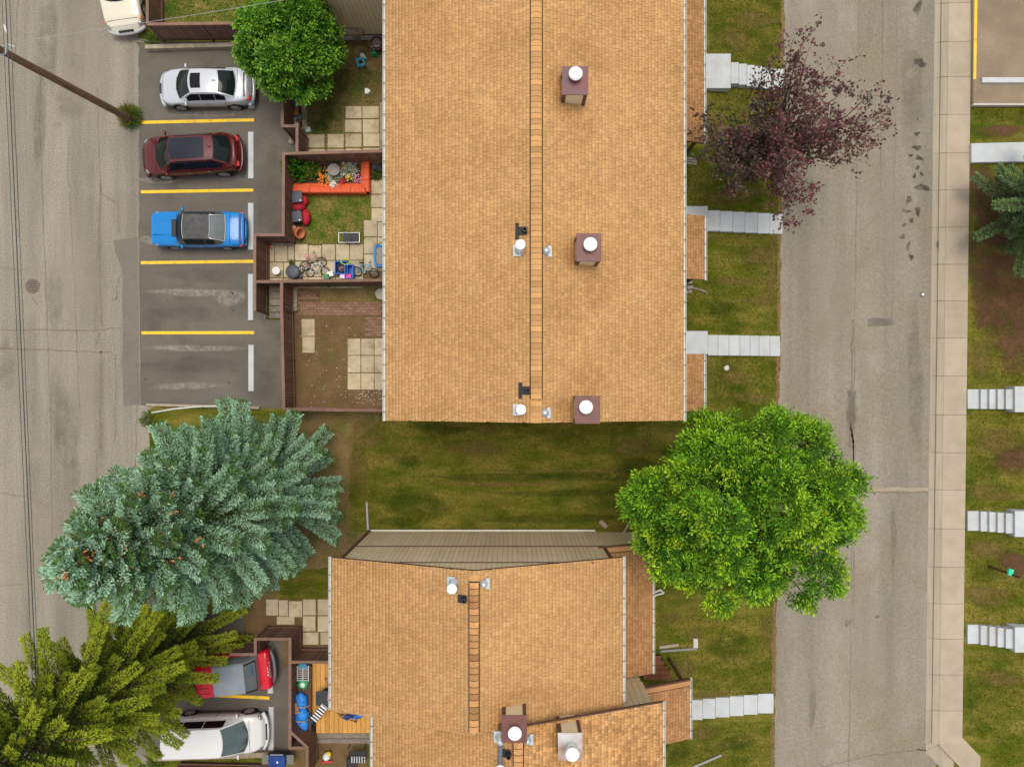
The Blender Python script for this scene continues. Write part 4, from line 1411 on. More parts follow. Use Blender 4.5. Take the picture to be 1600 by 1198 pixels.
# cream saloon at the top edge, nose to the south
P_ = dict(L=4.85, W=1.84, paint=cream_p, top=[(-2.42, .72), (-2.3, .92), (-1.8, 1.02), (-.3, 1.00), (.7, .98), (1.1, .96), (1.8, .86), (2.2, .74), (2.42, .55)], corner=(.75, .42), waist=.04,
          cab=(1.05, .35, -.92, -1.68), roof_z=1.43, roof_zr=1.41, roof_w=1.24, bow=.22, belt=.90, side_windows=[(.16, .335), (.345, .60), (.61, .86)], axles=(1.45, -1.40),
          handles=[.0, -1.0], doors=[.9, -.15, -1.1], seams=[-1.75, 2.0], grille=.7, bump_z=.45, bumper=M('grey_bumper', (.42, .42, .42), rough=.4))
c_ = W(199, 50, .5)
yw = R(-90 + 8)
t, K = car('saloon_car', 'cream saloon car nosing into the top of the picture', 'car', (c_.x - 2.42 * math.cos(yw), c_.y - 2.42 * math.sin(yw), .006), yw, P_)
for s in (-1, 1):
    MB().box((1.95, s * .82, .74), (.16, .10, .07)).build('indicator', orange_light_m, t, local=True, bevel=.02)

# ------------------------------------------------------------------ wheel stops
def wheel_stop(label, x0, y0, x1, y1, horiz=False, z=.10, zg=.008):
    a_, b_ = W(x0, y0, z), W(x1, y1, z)
    m_ = MB()
    ax, bx_, ay, by = min(a_.x, b_.x), max(a_.x, b_.x), min(a_.y, b_.y), max(a_.y, b_.y)
    e_ = .025
    lo = [(ax - (0 if horiz else e_), ay - (e_ if horiz else 0)), (bx_ + (0 if horiz else e_), ay - (e_ if horiz else 0)), (bx_ + (0 if horiz else e_), by + (e_ if horiz else 0)), (ax - (0 if horiz else e_), by + (e_ if horiz else 0))]
    hi = [(ax, ay), (bx_, ay), (bx_, by), (ax, by)]
    m_.add([(x, y, zg) for x, y in lo] + [(x, y, z) for x, y in hi], [(3, 2, 1, 0), (4, 5, 6, 7), (0, 1, 5, 4), (1, 2, 6, 5), (2, 3, 7, 6), (3, 0, 4, 7)])
    o = m_.build('wheel_stop', pale_concrete_m, bevel=.015)
    return tag(o, label, 'wheel stop', 'concrete wheel stops')


wheel_stop('white concrete wheel stop behind the silver saloon car', 388, 94, 397, 169)
wheel_stop('white concrete wheel stop behind the maroon crossover', 387.5, 206, 395.5, 279)
wheel_stop('white concrete wheel stop behind the blue coupe', 387.5, 317, 395.5, 390)
wheel_stop('white concrete wheel stop in the upper empty bay', 387.5, 428, 395, 500.5)
wheel_stop('white concrete wheel stop in the lower empty bay', 388, 538.5, 396, 611)
wheel_stop('white concrete wheel stop behind the red pickup', 418, 1010, 426, 1083)
wheel_stop('white concrete wheel stop in front of the white minivan', 419.5, 1104, 427, 1172)
wheel_stop('long white concrete wheel stop in the lot across the street', 1535, 121, 1640, 129, True, -.48, -.60)

# ------------------------------------------------------------------ fences
def fence(label, runs, h=1.8, board=.135, gap=.012, rails_side=1):
    p0 = W(*runs[0][0], h)
    t = thing('fence', label, 'fence', (p0.x, p0.y, 0), group='brown board fences')
    bm = MB().box((0, 0, 0), (board, .022, h - .16)).mesh('board', fence_m)
    pm = MB().box((0, 0, 0), (.09, .09, h - .03)).mesh('post', fence_m)
    posts = []
    for run in runs:
        P = [W(p[0], p[1], h) for p in run]
        for a_, b_ in zip(P, P[1:]):
            d = b_ - a_
            L = d.length
            ang = math.atan2(d.y, d.x)
            u = d.normalized()
            nn = Vector((-u.y, u.x, 0))
            n = max(1, int(L / (board + gap)))
            for i in range(n):
                c = a_ + u * ((i + .5) * L / n)
                piece('board', bm, t, (c.x + nn.x * .012, c.y + nn.y * .012, (h - .16) / 2 + .06 + random.uniform(-.006, .006)), ang + random.uniform(-.012, .012))
            # top cap and two rails
            MB().beam(a_ - u * .05 + Vector((0, 0, -.02)), b_ + u * .05 + Vector((0, 0, -.02 + random.uniform(0, .003))), .13, .045).build('top_rail', fence_cap_m, t)
            for zr_ in (.35, h - .45):
                for s in (-1, 1):
                    if s == 1 and zr_ > 1:
                        continue
                    MB().beam(a_ + Vector((0, 0, zr_ - h)) + nn * (.012 + s * .035), b_ + Vector((0, 0, zr_ - h)) + nn * (.012 + s * .035), .04, .075).build('rail', fence_m, t)
            k = max(1, round(L / 2.4))
            for i in range(k + 1):
                c = a_ + u * (L * i / k)
                if all((c - q).length > .3 for q in posts):
                    posts.append(c)
                    piece('post', pm, t, (c.x, c.y, (h - .03) / 2 - .04), ang)
    return t


fence('brown board fence above the silver saloon car', [[(230, -60), (230, 38), (392, 36)]], 1.62)
fence('brown board fence behind the parking bays, below the round shrub tree', [[(441, 95), (441, 197), (464, 197), (464, 240)]])
fence('brown board fence around the yard with the orange planter', [[(598, 236), (443, 240), (442.5, 367), (398, 367), (398, 484)], [(398, 440), (600, 437.5)]])
fence('brown board fence around the bare dirt yard', [[(440, 442), (440, 482), (443.5, 639), (520, 640.5), (600, 641)]])
fence('brown board fence stepping around the wooden deck', [[(360, 1022), (399, 1022), (399, 998), (453, 998), (453, 1168), (480, 1168), (480, 1215)], [(454, 1034), (520, 1034)], [(453, 1142), (479, 1166)]])
fence('brown board fence along the bottom edge beside the minivan', [[(262, 1215), (420, 1218)]], 1.5)
# low timber edgings
def timber(label, a_, b_, w=.2, h=.2, m_=None, posts=0):
    A, B = W(*a_, h), W(*b_, h)
    t = thing('timber_edging', label, 'edging', (A.x, A.y, 0), group='timber edgings')
    n = max(1, int((B - A).length / 2.2))
    for i in range(n):
        p, q = A.lerp(B, i / n), A.lerp(B, (i + 1) / n)
        u = (q - p).normalized() * .006
        MB().beam(p + u - Vector((0, 0, h / 2)), q - u - Vector((0, 0, h / 2)), w, h).build('timber', m_ or timber_m, t, bevel=.012)
    for i in range(posts):
        p = A.lerp(B, (i + .5) / posts) + Vector((0, -.2, -.05))
        MB().cyl((p.x, p.y, 0), (p.x, p.y, .13), .13, n=8).build('stake', grey_wood_m, t)
    return t


timber('pale timber edging below the fence above the silver car', (226, 73), (384, 69), .2, .3)
timber('pale timber edging at the end of the lower empty bay', (228, 632), (405, 637), .12, .18, posts=0)
timber('timber edging along the rubbish bed under the shrub tree', (474, 155), (476, 202), .22, .3)
timber('timber edging inside the dirt yard gate', (461, 447), (461, 486), .2, .18)
timber('grey timber edging at the base of the concrete foundation wall', (596, 160), (596, 235), .18, .12)
timber('timber edging by the gate step', (424, 381), (459, 381), .16, .12)
timber('mossy timber edging beneath the minivan', (240, 1185), (420, 1179), .25, .2)
# gate steps
t = thing('wooden_steps', 'grey wooden gate steps beside the dirt yard fence', 'steps', W(430, 470, 0))
for i, (y0, y1, z) in enumerate(((446, 455, .55), (455, 466, .48), (466, 477, .40), (477, 487, .28), (487, 497, .15))):
    a_, b_ = W(421, y1, z), W(440, y0, z)
    MB().bx(a_.x, b_.x, a_.y, b_.y - .015, z - .12, z).build('tread', grey_wood_m, t)
MB().box(W(416, 496, .3), (.07, .07, .5)).build('stub_post', timber_m, t)
# white lane handrail behind the spruce
t = thing('handrail', 'white metal pipe rail at the edge of the spruce', 'handrail', W(240, 648, 0))
a_, b_ = W(237, 644.5, .9), W(380, 634, .9)
mid = a_.lerp(b_, .5) + Vector((0, .12, 0))
MB().tube([a_, a_.lerp(mid, .5) + Vector((0, .04, 0)), mid, mid.lerp(b_, .5) + Vector((0, .03, 0)), b_], .035, 8).build('pipe', white_m, t, smooth=True)
for q in (a_, mid, b_):
    MB().cyl((q.x, q.y, 0), (q.x, q.y, .9), .025).build('post', white_m, t)

# ------------------------------------------------------------------ utility pole and wires
pb = W(209, 189, 0)
t = thing('utility_pole', 'tall brown wooden utility pole leaning over the lane', 'pole', pb)
ptop = Vector((pb.x - .45, pb.y - .95, 12.0))
n_ = 14
MB().tube([pb.lerp(ptop, i / n_) + Vector((random.uniform(-.012, .012), random.uniform(-.012, .012), 0)) for i in range(n_ + 1)], [.17 - .05 * i / n_ for i in range(n_ + 1)], 12).build('shaft', pole_m, t, smooth=True)
zc = 8.35
pc = pb.lerp(ptop, zc / 12)
MB().lathe(pc, [(.17, -.03), (.18, 0), (.17, .03)], 12).build('pole_band', galv_m, t)
for (dx, dy, dz) in ((.25, .1, 0), (.5, .12, .05)):
    MB().tube([pc, pc + Vector((dx * .5, dy + .08, .1)), pc + Vector((dx, dy, dz))], .02, 6).build('bracket', galv_m, t)
q0 = W(6, 42, 9.2)
MB().cyl(q0 + Vector((-.05, .1, -.1)), q0 + Vector((.08, -.2, 0)), .035).build('insulator', white_m, t)
wire_m = M('cable', (.045, .045, .048), rough=.6)
pale_wire_m = M('pale_cable', (.28, .28, .28), rough=.6)


def wire(label, a_, b_, r, sag, m_):
    o = MB().tube([a_.lerp(b_, i / 24) + Vector((0, 0, -sag * 4 * (i / 24) * (1 - i / 24))) for i in range(25)], r, 6).build('overhead_cable', m_)
    return tag(o, label, 'cable', 'overhead cables')


zw = 8.8
for (xa, xb, r, lb) in ((3, 47.5, .011, 'leftmost of the overhead cables above the lane'), (9, 53, .019, 'thick middle overhead cable above the lane'), (15, 57, .011, 'rightmost of the overhead cables above the lane')):
    k = (xb - xa) / 990.0
    wire(lb, W(xa - 500 * k, -500, zw), W(xa + 1900 * k, 1900, zw), r, 0.0, wire_m)
wire('pale service cable running from the pole to the top fence', W(22, 66, 8.4), W(560, -20, 5.6), .010, .1, pale_wire_m)
# drain cover, valve
t = thing('manhole_cover', 'round iron manhole cover in the lane', 'manhole cover', W(51, 447, .0))
c_ = W(51, 447, 0)
iron_m = M('cast_iron', (.12, .09, .075), (.16, .12, .10), 12, .7, .3, 60)
MB().lathe((c_.x, c_.y, .002), [(.36, 0), (.36, .012), (.31, .013)], 32).build('frame', iron_m, t)
MB().lathe((c_.x, c_.y, .006), [(.30, 0), (.30, .014), (.01, .014)], 32).build('lid', iron_m, t)
for i in range(5):
    MB().bx(c_.x - .2, c_.x + .2, c_.y - .2 + i * .1 - .015, c_.y - .2 + i * .1 + .015, .0205, .027).build('rib', M('iron_rib', (.07, .055, .045), rough=.7), t)
c_ = WG(1441, 460, .02)
t = thing('valve_cover', 'small silvery valve cover in the street', 'valve cover', c_)
MB().lathe(c_, [(.13, 0), (.13, .012), (.09, .02), (.01, .02)], 16).build('collar', M('dark_collar', (.1, .1, .1), rough=.8), t)
MB().lathe(c_ + Vector((.02, 0, .02)), [(.075, 0), (.07, .02), (.01, .025)], 12).build('lid', white_m, t)
# sign post across the street
b_ = WG(1545, 884, 0)
t = thing('sign_post', 'brown wooden post with small green tag on the east lawn', 'post', b_)
MB().box((b_.x, b_.y, b_.z + 1.1), (.10, .10, 2.2)).build('post', brown_m, t, bevel=.01)
g_ = W(1578, 893.5, b_.z + 1.62)
MB().box(g_ + Vector((0.02, 0, 0)), (.22, .30, .14), M4=Matrix.Rotation(-.2, 4, 'Z')).build('tag', M('green_tag', (.02, .62, .38), (.04, .5, .3), 20, rough=.4), t, bevel=.02)

# ------------------------------------------------------------------ yards: soil, grass, slabs, bricks
def yard(name, pts, m_, z=.006):
    return struct(MB().sheet(poly_w(pts), z).build(name, m_))


grass2_m = M('yard_grass', (0.15, 0.115, 0.038), (0.22, 0.15, 0.07), 0.9, 0.95, 0.5, 25, fine=0.3, fscale=14, spec=0.1, c3=(0.075, 0.10, 0.018), scale3=0.7)
lush_ground_m = M('lush_ground', (0.055, 0.10, 0.008), (0.23, 0.17, 0.05), 1.5, 0.95, 0.5, 25, fine=0.3, fscale=14, spec=0.1)
yard1 = yard('yard_ground', [(464, 45), (640, 45), (640, 238), (464, 238)], grass2_m, .0125)
yard2 = yard('yard_ground', [(445, 240), (640, 237), (640, 440), (400, 441), (400, 368), (445, 368)], dirt_m, .0135)
yard3 = yard('yard_ground', [(445, 440), (640, 438), (640, 641), (446, 640)], dirt_m, .0145)
yard4 = yard('yard_ground', [(380, 890), (560, 890), (560, 1040), (440, 1040), (440, 1000), (380, 1000)], dirt_m, .0125)
lawn2 = MB().sheet(poly_w(ragged([(478, 305), (580, 303), (580, 345), (567, 346), (567, 381), (478, 381)], 1.2, 6)), .0175).build('lawn_patch', lush_ground_m, yard2)
lawn3 = MB().sheet(poly_w(ragged([(462, 445), (598, 444), (598, 471), (500, 471), (500, 455), (462, 455)], 1.0, 6)), .0185).build('lawn_patch', grass2_m, yard3)
lawn4 = MB().sheet(poly_w(ragged([(440, 890), (545, 886), (545, 936), (430, 936)], 1.5, 6)), .0165).build('lawn_patch', grass_m, yard4)
struct(MB().sheet(poly_w([(236, -200), (378, -200), (378, 60), (236, 60)]), .0125).build('lawn', lush_ground_m))
side_soil = struct(MB().sheet(poly_w(ragged([(470, 642), (600, 642), (590, 660), (552, 690), (545, 760), (548, 830), (575, 832), (540, 880), (470, 900), (440, 760)], 3, 10)), .0045).build('bare_soil', grass2_m))
for (px, py, rx, ry, m_) in ((520, 130, .9, 1.0, bare_m), (540, 100, .9, .7, bare_m), (575, 85, .6, .5, bare_m), (510, 180, .4, .7, green_patch_m), (500, 200, .5, .4, green_patch_m), (570, 120, .4, .6, green_patch_m)):
    decal('worn_patch', px, py, rx, ry, m_, yard1, .0150 + random.uniform(0, .002))


def slabs(parent, rects, th=.045, z0=.006):
    for (x0, x1, y0, y1) in rects:
        z = th + random.uniform(-.006, .008)
        a_, b_ = W(x0, y1, z), W(x1, y0, z)
        c = (a_ + b_) / 2
        w, l_ = b_.x - a_.x - .012, b_.y - a_.y - .012
        o = MB().box((0, 0, 0), (w, l_, .06)).mesh('paving_slab', slab_m)
        q = piece('paving_slab', o, parent, (c.x, c.y, z - .03), random.uniform(-.008, .008), rot=(random.uniform(-.006, .006), random.uniform(-.006, .006), random.uniform(-.01, .01)))
        md = q.modifiers.new('bevel', 'BEVEL')
        md.width = .008
        md.segments = 1


slabs(yard1, [(540, 565, 166, 185), (566, 592, 166, 185), (539, 565, 187, 207), (566.5, 592, 186.5, 208), (480, 507, 210, 231), (511.5, 537.5, 209.5, 231), (539.5, 565, 209, 230), (567.5, 593, 208.5, 229), (480, 508, 233, 250), (511, 538, 233, 250), (540, 565, 232, 250), (567, 593, 231.5, 250)])


def c4(x0, x1, y0, y1):
    return (380 + x0 / 5.208, 380 + x1 / 5.208, 220 + y0 / 5.208, 220 + y1 / 5.208)


slabs(yard2, [c4(1040, 1150, 320, 432), c4(1040, 1150, 438, 542), c4(1043, 1150, 547, 657), c4(980, 1090, 645, 780), c4(1093, 1200, 660, 780), c4(980, 1090, 785, 920), c4(1093, 1200, 785, 920), c4(982, 1090, 925, 1058), c4(1093, 1200, 925, 1058),
              c4(215, 252, 850, 985), c4(255, 360, 850, 985), c4(364, 415, 850, 985), c4(419, 526, 840, 976), c4(530, 636, 850, 976), c4(640, 748, 842, 972), c4(754, 864, 840, 972), c4(868, 976, 840, 970),
              c4(215, 325, 990, 1112), c4(329, 415, 990, 1112), c4(419, 526, 982, 1104), c4(530, 636, 980, 1104), c4(640, 748, 976, 1104), c4(754, 864, 976, 1104), c4(868, 976, 974, 1100), c4(215, 325, 1116, 1200), c4(329, 415, 1116, 1200), c4(419, 526, 1108, 1200), c4(530, 636, 1108, 1200), c4(640, 748, 1108, 1200), c4(754, 864, 1108, 1200), c4(868, 976, 1105, 1200)])


def c6(x0, x1, y0, y1):
    return (390 + x0 / 4.99, 390 + x1 / 4.99, 420 + y0 / 4.99, 420 + y1 / 4.99)


slabs(yard3, [c6(404, 508, 390, 525), c6(410, 508, 528, 655)] + [c6(xa, xb, ya, yb) for (xa, xb) in ((763, 865), (868, 970), (973, 1080)) for (ya, yb) in ((543, 673), (677, 808), (813, 942))])


def c7(x0, x1, y0, y1):
    return (380 + x0 / 4.02, 380 + x1 / 4.02, 900 + y0 / 4.02, 900 + y1 / 4.02)


slabs(yard4, [c7(143, 220, 145, 246), c7(223, 282, 150, 250), c7(286, 370, 156, 256), c7(374, 456, 144, 245), c7(467, 560, 144, 245), c7(374, 454, 250, 346), c7(467, 560, 250, 350), c7(374, 473, 352, 430), c7(484, 560, 352, 430), c7(210, 322, 252, 304)])
# clay pavers in running bond
br = MB().box((0, 0, 0), (.255, .117, .05)).mesh('paver_brick', brick_m)
bz = .045
reg = [c6(370, 545, 176, 255), c6(370, 1060, 256, 376), c6(900, 1060, 377, 534)]
for (x0, x1, y0, y1) in reg:
    a_, b_ = W(x0, y1, bz), W(x1, y0, bz)
    row = 0
    y = b_.y - .062
    while y > a_.y + .05:
        x = a_.x + .13 + (.135 if row % 2 else 0)
        while x < b_.x - .1:
            piece('paver_brick', br, yard3, (x, y, bz - .025 + random.uniform(-.004, .004)), random.uniform(-.02, .02))
            x += .268
        y -= .13
        row += 1
c_ = W(595, 459, .06)
t = thing('round_stone', 'round pale stepping stone at the house edge of the dirt yard', 'stone', c_)
MB().lathe((c_.x, c_.y, .0), [(.26, 0), (.27, .05), (.24, .07), (.01, .07)], 24).build('slab', concrete_m, t)
# scattered pebbles
peb = MB()
for _ in range(170):
    if random.random() < .5:
        p = W(random.uniform(555, 598), random.uniform(608, 632))
    else:
        p = W(random.uniform(462, 596), random.uniform(500, 636))
    r_ = random.uniform(.012, .032)
    peb.lathe((p.x, p.y, .016), [(r_ * .7, 0), (r_, r_ * .4), (r_ * .5, r_ * .9), (.002, r_)], 6)
tag(peb.build('pebbles', M('pebble', (.55, .50, .42), (.4, .36, .3), 20, isl=.3)), 'pale pebbles scattered over the dirt yard', 'pebbles', kind='stuff')

# ------------------------------------------------------------------ leaves
def cards(cent, dirs, length, width, up=None, bend=.15):
    """leaf-shaped quads: base, two shoulders, tip; each leaf its own island"""
    n = len(cent)
    dirs = dirs / (np.linalg.norm(dirs, axis=1, keepdims=True) + 1e-9)
    ref = rng.normal(size=(n, 3)) if up is None else up
    side = np.cross(dirs, ref)
    side /= (np.linalg.norm(side, axis=1, keepdims=True) + 1e-9)
    nrm = np.cross(side, dirs)
    L = (length * rng.uniform(.7, 1.25, n))[:, None]
    Wd = (width * rng.uniform(.7, 1.25, n))[:, None]
    a_ = cent
    b_ = cent + dirs * L * .48 + side * Wd * .5 + nrm * L * bend * .4
    c_ = cent + dirs * L - nrm * L * bend * .3
    d_ = cent + dirs * L * .48 - side * Wd * .5 + nrm * L * bend * .4
    V = np.stack([a_, b_, c_, d_], axis=1).reshape(-1, 3)
    Q = np.arange(4 * n).reshape(-1, 4)
    return V, Q


def unit(v):
    return v / (np.linalg.norm(v, axis=1, keepdims=True) + 1e-9)


def limb(mbx, a_, b_, r0, r1, wob=.12, k=5):
    a_, b_ = Vector(a_), Vector(b_)
    L = (b_ - a_).length
    pts = []
    for i in range(k + 1):
        t = i / k
        p = a_.lerp(b_, t)
        if 0 < i < k:
            p += Vector((random.uniform(-1, 1), random.uniform(-1, 1), random.uniform(-.5, .8))) * L * wob * .4
        pts.append(p)
    mbx.tube(pts, [lerp(r0, r1, i / k) for i in range(k + 1)], 7)
    return pts


bark_m = M('bark', (.12, .085, .06), (.07, .05, .036), 8, .95, .5, 30, stretch=(3, 3, .6))


def broad_tree(name, label, base, trunk_h, centre, radii, n_lobes, lobe_r, sprays, leaves, leaf, m_, group=None, spray_len=.55, shell=.72, seed=1, flat=.8, trunk_r=.2, droop=-.15, core=.25, cat='tree', vary=.18, stretch=(1.0, 1.0), tip_m=None):
    """trunk and limbs carry lobes; each lobe is a ball of leafy sprays that point outwards"""
    global rng
    rs = np.random.default_rng(seed)
    random.seed(seed)
    t = thing(name, label, cat, base, group=group)
    B = Vector(base)
    C = Vector(centre)
    tr_ = MB()
    fork = B.lerp(Vector((C.x, C.y, B.z + trunk_h)), 1.0)
    limb(tr_, B, fork, trunk_r, trunk_r * .75, .06)
    tr_.build('trunk', bark_m, t, smooth=True)
    # lobe centres spread on the crown ellipsoid (Fibonacci, jittered)
    lob = []
    for i in range(n_lobes):
        z = 1 - (i + .5) * 1.55 / n_lobes
        ph = i * 2.39996 + rs.uniform(-.35, .35)
        rr = math.sqrt(max(0, 1 - z * z))
        k = shell * rs.uniform(1 - vary, 1 + vary * .75)
        lob.append((C.x + radii[0] * k * rr * math.cos(ph), C.y + radii[1] * k * rr * math.sin(ph), C.z + radii[2] * k * z, lobe_r * rs.uniform(.7, 1.3)))
    for i in range(int(n_lobes * core)):
        v = rs.normal(size=3)
        v /= np.linalg.norm(v)
        lob.append((C.x + radii[0] * .35 * v[0], C.y + radii[1] * .35 * v[1], C.z + radii[2] * .35 * v[2], lobe_r * 1.1))
    br_ = MB()
    for k, (x, y, z, r_) in enumerate(lob):
        limb(br_, fork - Vector((0, 0, trunk_h * random.uniform(0, .25))), (x, y, z), trunk_r * .4, .02, .16)
    br_.build('limbs', bark_m, t, smooth=True)
    cents, dirs, tips = [], [], []
    for (x, y, z, r_) in lob:
        n = max(4, int(sprays * (r_ / lobe_r) ** 2))
        d = unit(rs.normal(size=(n, 3)) + np.array([(x - C.x) / radii[0], (y - C.y) / radii[1], (z - C.z) / radii[2]]) * .8)
        rad = r_ * rs.uniform(.45, 1.0, (n, 1)) ** .7
        rdir = np.array([(x - C.x), (y - C.y), (z - C.z) * .6])
        rdir = rdir / (np.linalg.norm(rdir) + 1e-6)
        along = (d @ rdir)[:, None] * rdir
        p = np.array([x, y, z]) + (d * stretch[1] + along * (stretch[0] - stretch[1])) * rad * np.array([1, 1, flat])
        sd = unit(d + rs.normal(scale=.45, size=(n, 3)) + np.array([0, 0, droop]))
        tt = rs.uniform(0, 1, (n, leaves, 1))
        pos = p[:, None, :] + sd[:, None, :] * tt * spray_len
        lat = rs.normal(scale=1.0, size=(n, leaves, 3))
        ld = sd[:, None, :] * .8 + unit(lat.reshape(-1, 3)).reshape(n, leaves, 3) * .8
        pos = pos + lat * .06
        cents.append(pos.reshape(-1, 3))
        dirs.append(ld.reshape(-1, 3))
        tip = ((rad / r_ + .35 * tt[:, :, 0] + rs.normal(scale=.06, size=(n, 1))) > 1.0) & (rs.uniform(size=(n, 1)) < .7)  # outer leaves of a lobe get the brighter colour, as if lit
        tips.append(tip.reshape(-1))
    cents, dirs = np.concatenate(cents), np.concatenate(dirs)
    up = np.tile(np.array([0, 0, 1.0]), (len(cents), 1)) + rs.normal(scale=.55, size=(len(cents), 3))
    tips = np.concatenate(tips)
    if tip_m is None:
        tips[:] = False
    V, Q = cards(cents[~tips], dirs[~tips], leaf[0], leaf[1], up[~tips])
    np_obj('crown', V, Q, m_, t)
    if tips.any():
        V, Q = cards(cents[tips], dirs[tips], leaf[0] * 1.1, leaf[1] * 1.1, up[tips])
        np_obj('lit_new_growth', V, Q, tip_m, t)  # yellow-green young leaves, with the crown's lit outside painted into their colour
    return t


def leaf_m(name, c, c2, isl=.35, scale=1.2, transl=.3, hue=.015, c3=None):
    return M(name, c, c2, scale, .6, isl=isl, spec=.3, transl=transl, hue=hue, c3=c3, scale3=.8)


elm_leaf = leaf_m('elm_leaf', (.026, .105, .002), (.085, .205, .004), .45, .5, .05)  # inner leaves coloured dark: shade in the crown gaps is painted in
maple_leaf = leaf_m('maple_leaf', (.026, .115, .004), (.07, .175, .008), .38, 1.1, .18)  # inner leaves, colour darkened for the shade inside the crown
plum_leaf = leaf_m('plum_leaf', (.11, .036, .038), (.21, .072, .08), .5, .8, .15, .03, c3=(.055, .060, .034))
spruce_leaf = leaf_m('spruce_needle', (.085, .175, .05), (.06, .125, .02), .36, .6, .12, .03, c3=(.10, .16, .03))  # older green needles, darkened in colour to deepen the shade between boughs
spruce_tip = leaf_m('spruce_lit_new_needle', (.39, .585, .43), (.26, .44, .26), .34, .6, .1, .02)  # bluer young needles, lightened in colour to read as lit
conifer_tip = leaf_m('conifer_lit_new_needle', (.21, .275, .010), (.32, .36, .02), .3, .7, .15, .01)  # yellow-green young needles with highlight brightness put into the colour
conifer_leaf = leaf_m('conifer_needle', (.045, .085, .004), (.085, .13, .007), .40, .7, .15, .015, c3=(.075, .115, .014))  # inner needles, painted darker to stand for shade under the sprays
pine_leaf = leaf_m('pine_needle', (.09, .15, .085), (.14, .20, .06), .4, .9, .12, .02)
shrub_leaf = leaf_m('shrub_leaf', (.05, .17, .015), (.10, .24, .02), .35, 2)

# round green street tree between house and street
b_ = WG(1096, 752)
cc_ = W(1175, 790, 6.0)
broad_tree('broadleaf_tree', 'large round bright green tree between the house and the street', b_, 2.6, (cc_.x, cc_.y, 5.6), (4.25, 3.8, 3.3), 64, .74, 100, 19, (.135, .058), elm_leaf, 'broadleaf trees', .40, .78, 5, .75, .2, core=.04, vary=.30, stretch=(1.15, .78), tip_m=leaf_m('elm_lit_new_leaf', (.12, .30, .004), (.29, .44, .010), .40, .6, .08))
# dense shrub-like tree at the top
b_ = W(476, 102)
cc_ = W(452, 62, 3.2)
broad_tree('broadleaf_tree', 'dense dark green bushy tree beside the silver car', b_, 1.1, (cc_.x + .05, cc_.y - .1, 3.0), (1.95, 2.0, 1.7), 58, .42, 60, 16, (.12, .075), maple_leaf, 'broadleaf trees', .3, .84, 9, .9, .13, core=.15, vary=.26, tip_m=leaf_m('maple_lit_new_leaf', (.10, .27, .012), (.18, .33, .02), .35, 1.2, .1))
# sparse purple-leaved tree
b_ = WG(1178, 258)
cc_ = W(1238, 196, 5.2)


def sparse_tree(label, base, fork_h, ends, m_, seed, leaf, n_leaf, tuft):
    rs = np.random.default_rng(seed)
    random.seed(seed)
    t = thing('purple_leaf_tree', label, 'tree', base)
    B = Vector(base)
    fork = B + Vector((.15, .1, fork_h))
    m0 = MB()
    limb(m0, B, fork, .14, .11, .05)
    m0.build('trunk', bark_m, t, smooth=True)
    mb_ = MB()
    C_, D_, G_ = [], [], []
    for (px, py, z, dens) in ends:
        dens = dens * (1.5 if px < 1195 else 1.0)
        e_ = W(px, py, z)
        pts = limb(mb_, fork, e_, .055, .014, .14, 7)
        for k in range(3, 8):
            p = pts[k] if k < 7 else e_
            for j in range(4):
                dv = Vector((random.gauss(0, 1), random.gauss(0, 1), random.gauss(.2, .6))).normalized()
                q = p + dv * random.uniform(.35, .95)
                mb_.tube([p, p.lerp(q, .5) + Vector((0, 0, .05)), q], [.007, .005, .003], 4)
                n = int(n_leaf * dens * random.uniform(.5, 1.4))
                tt = rs.uniform(.25, 1.05, (n, 1))
                pos = np.array(p) + (np.array(q) - np.array(p)) * tt + rs.normal(scale=tuft, size=(n, 3))
                C_.append(pos)
                D_.append(unit(rs.normal(size=(n, 3)) + np.array(dv) * .8))
                G_.append(np.full(n, random.random() < (.75 if px < 1195 else .25)))
    mb_.build('limbs', M('pale_bark', (.22, .15, .11), (.15, .10, .075), 8, .9), t, smooth=True)
    C_, D_ = np.concatenate(C_), np.concatenate(D_)
    G_ = np.concatenate(G_)
    V, Q = cards(C_[~G_], D_[~G_], leaf[0], leaf[1])
    np_obj('crown', V, Q, m_, t)
    V, Q = cards(C_[G_], D_[G_], leaf[0], leaf[1])
    np_obj('greener_leaves', V, Q, leaf_m('bronze_leaf', (.060, .056, .034), (.095, .055, .045), .4, 1.0, .1), t)


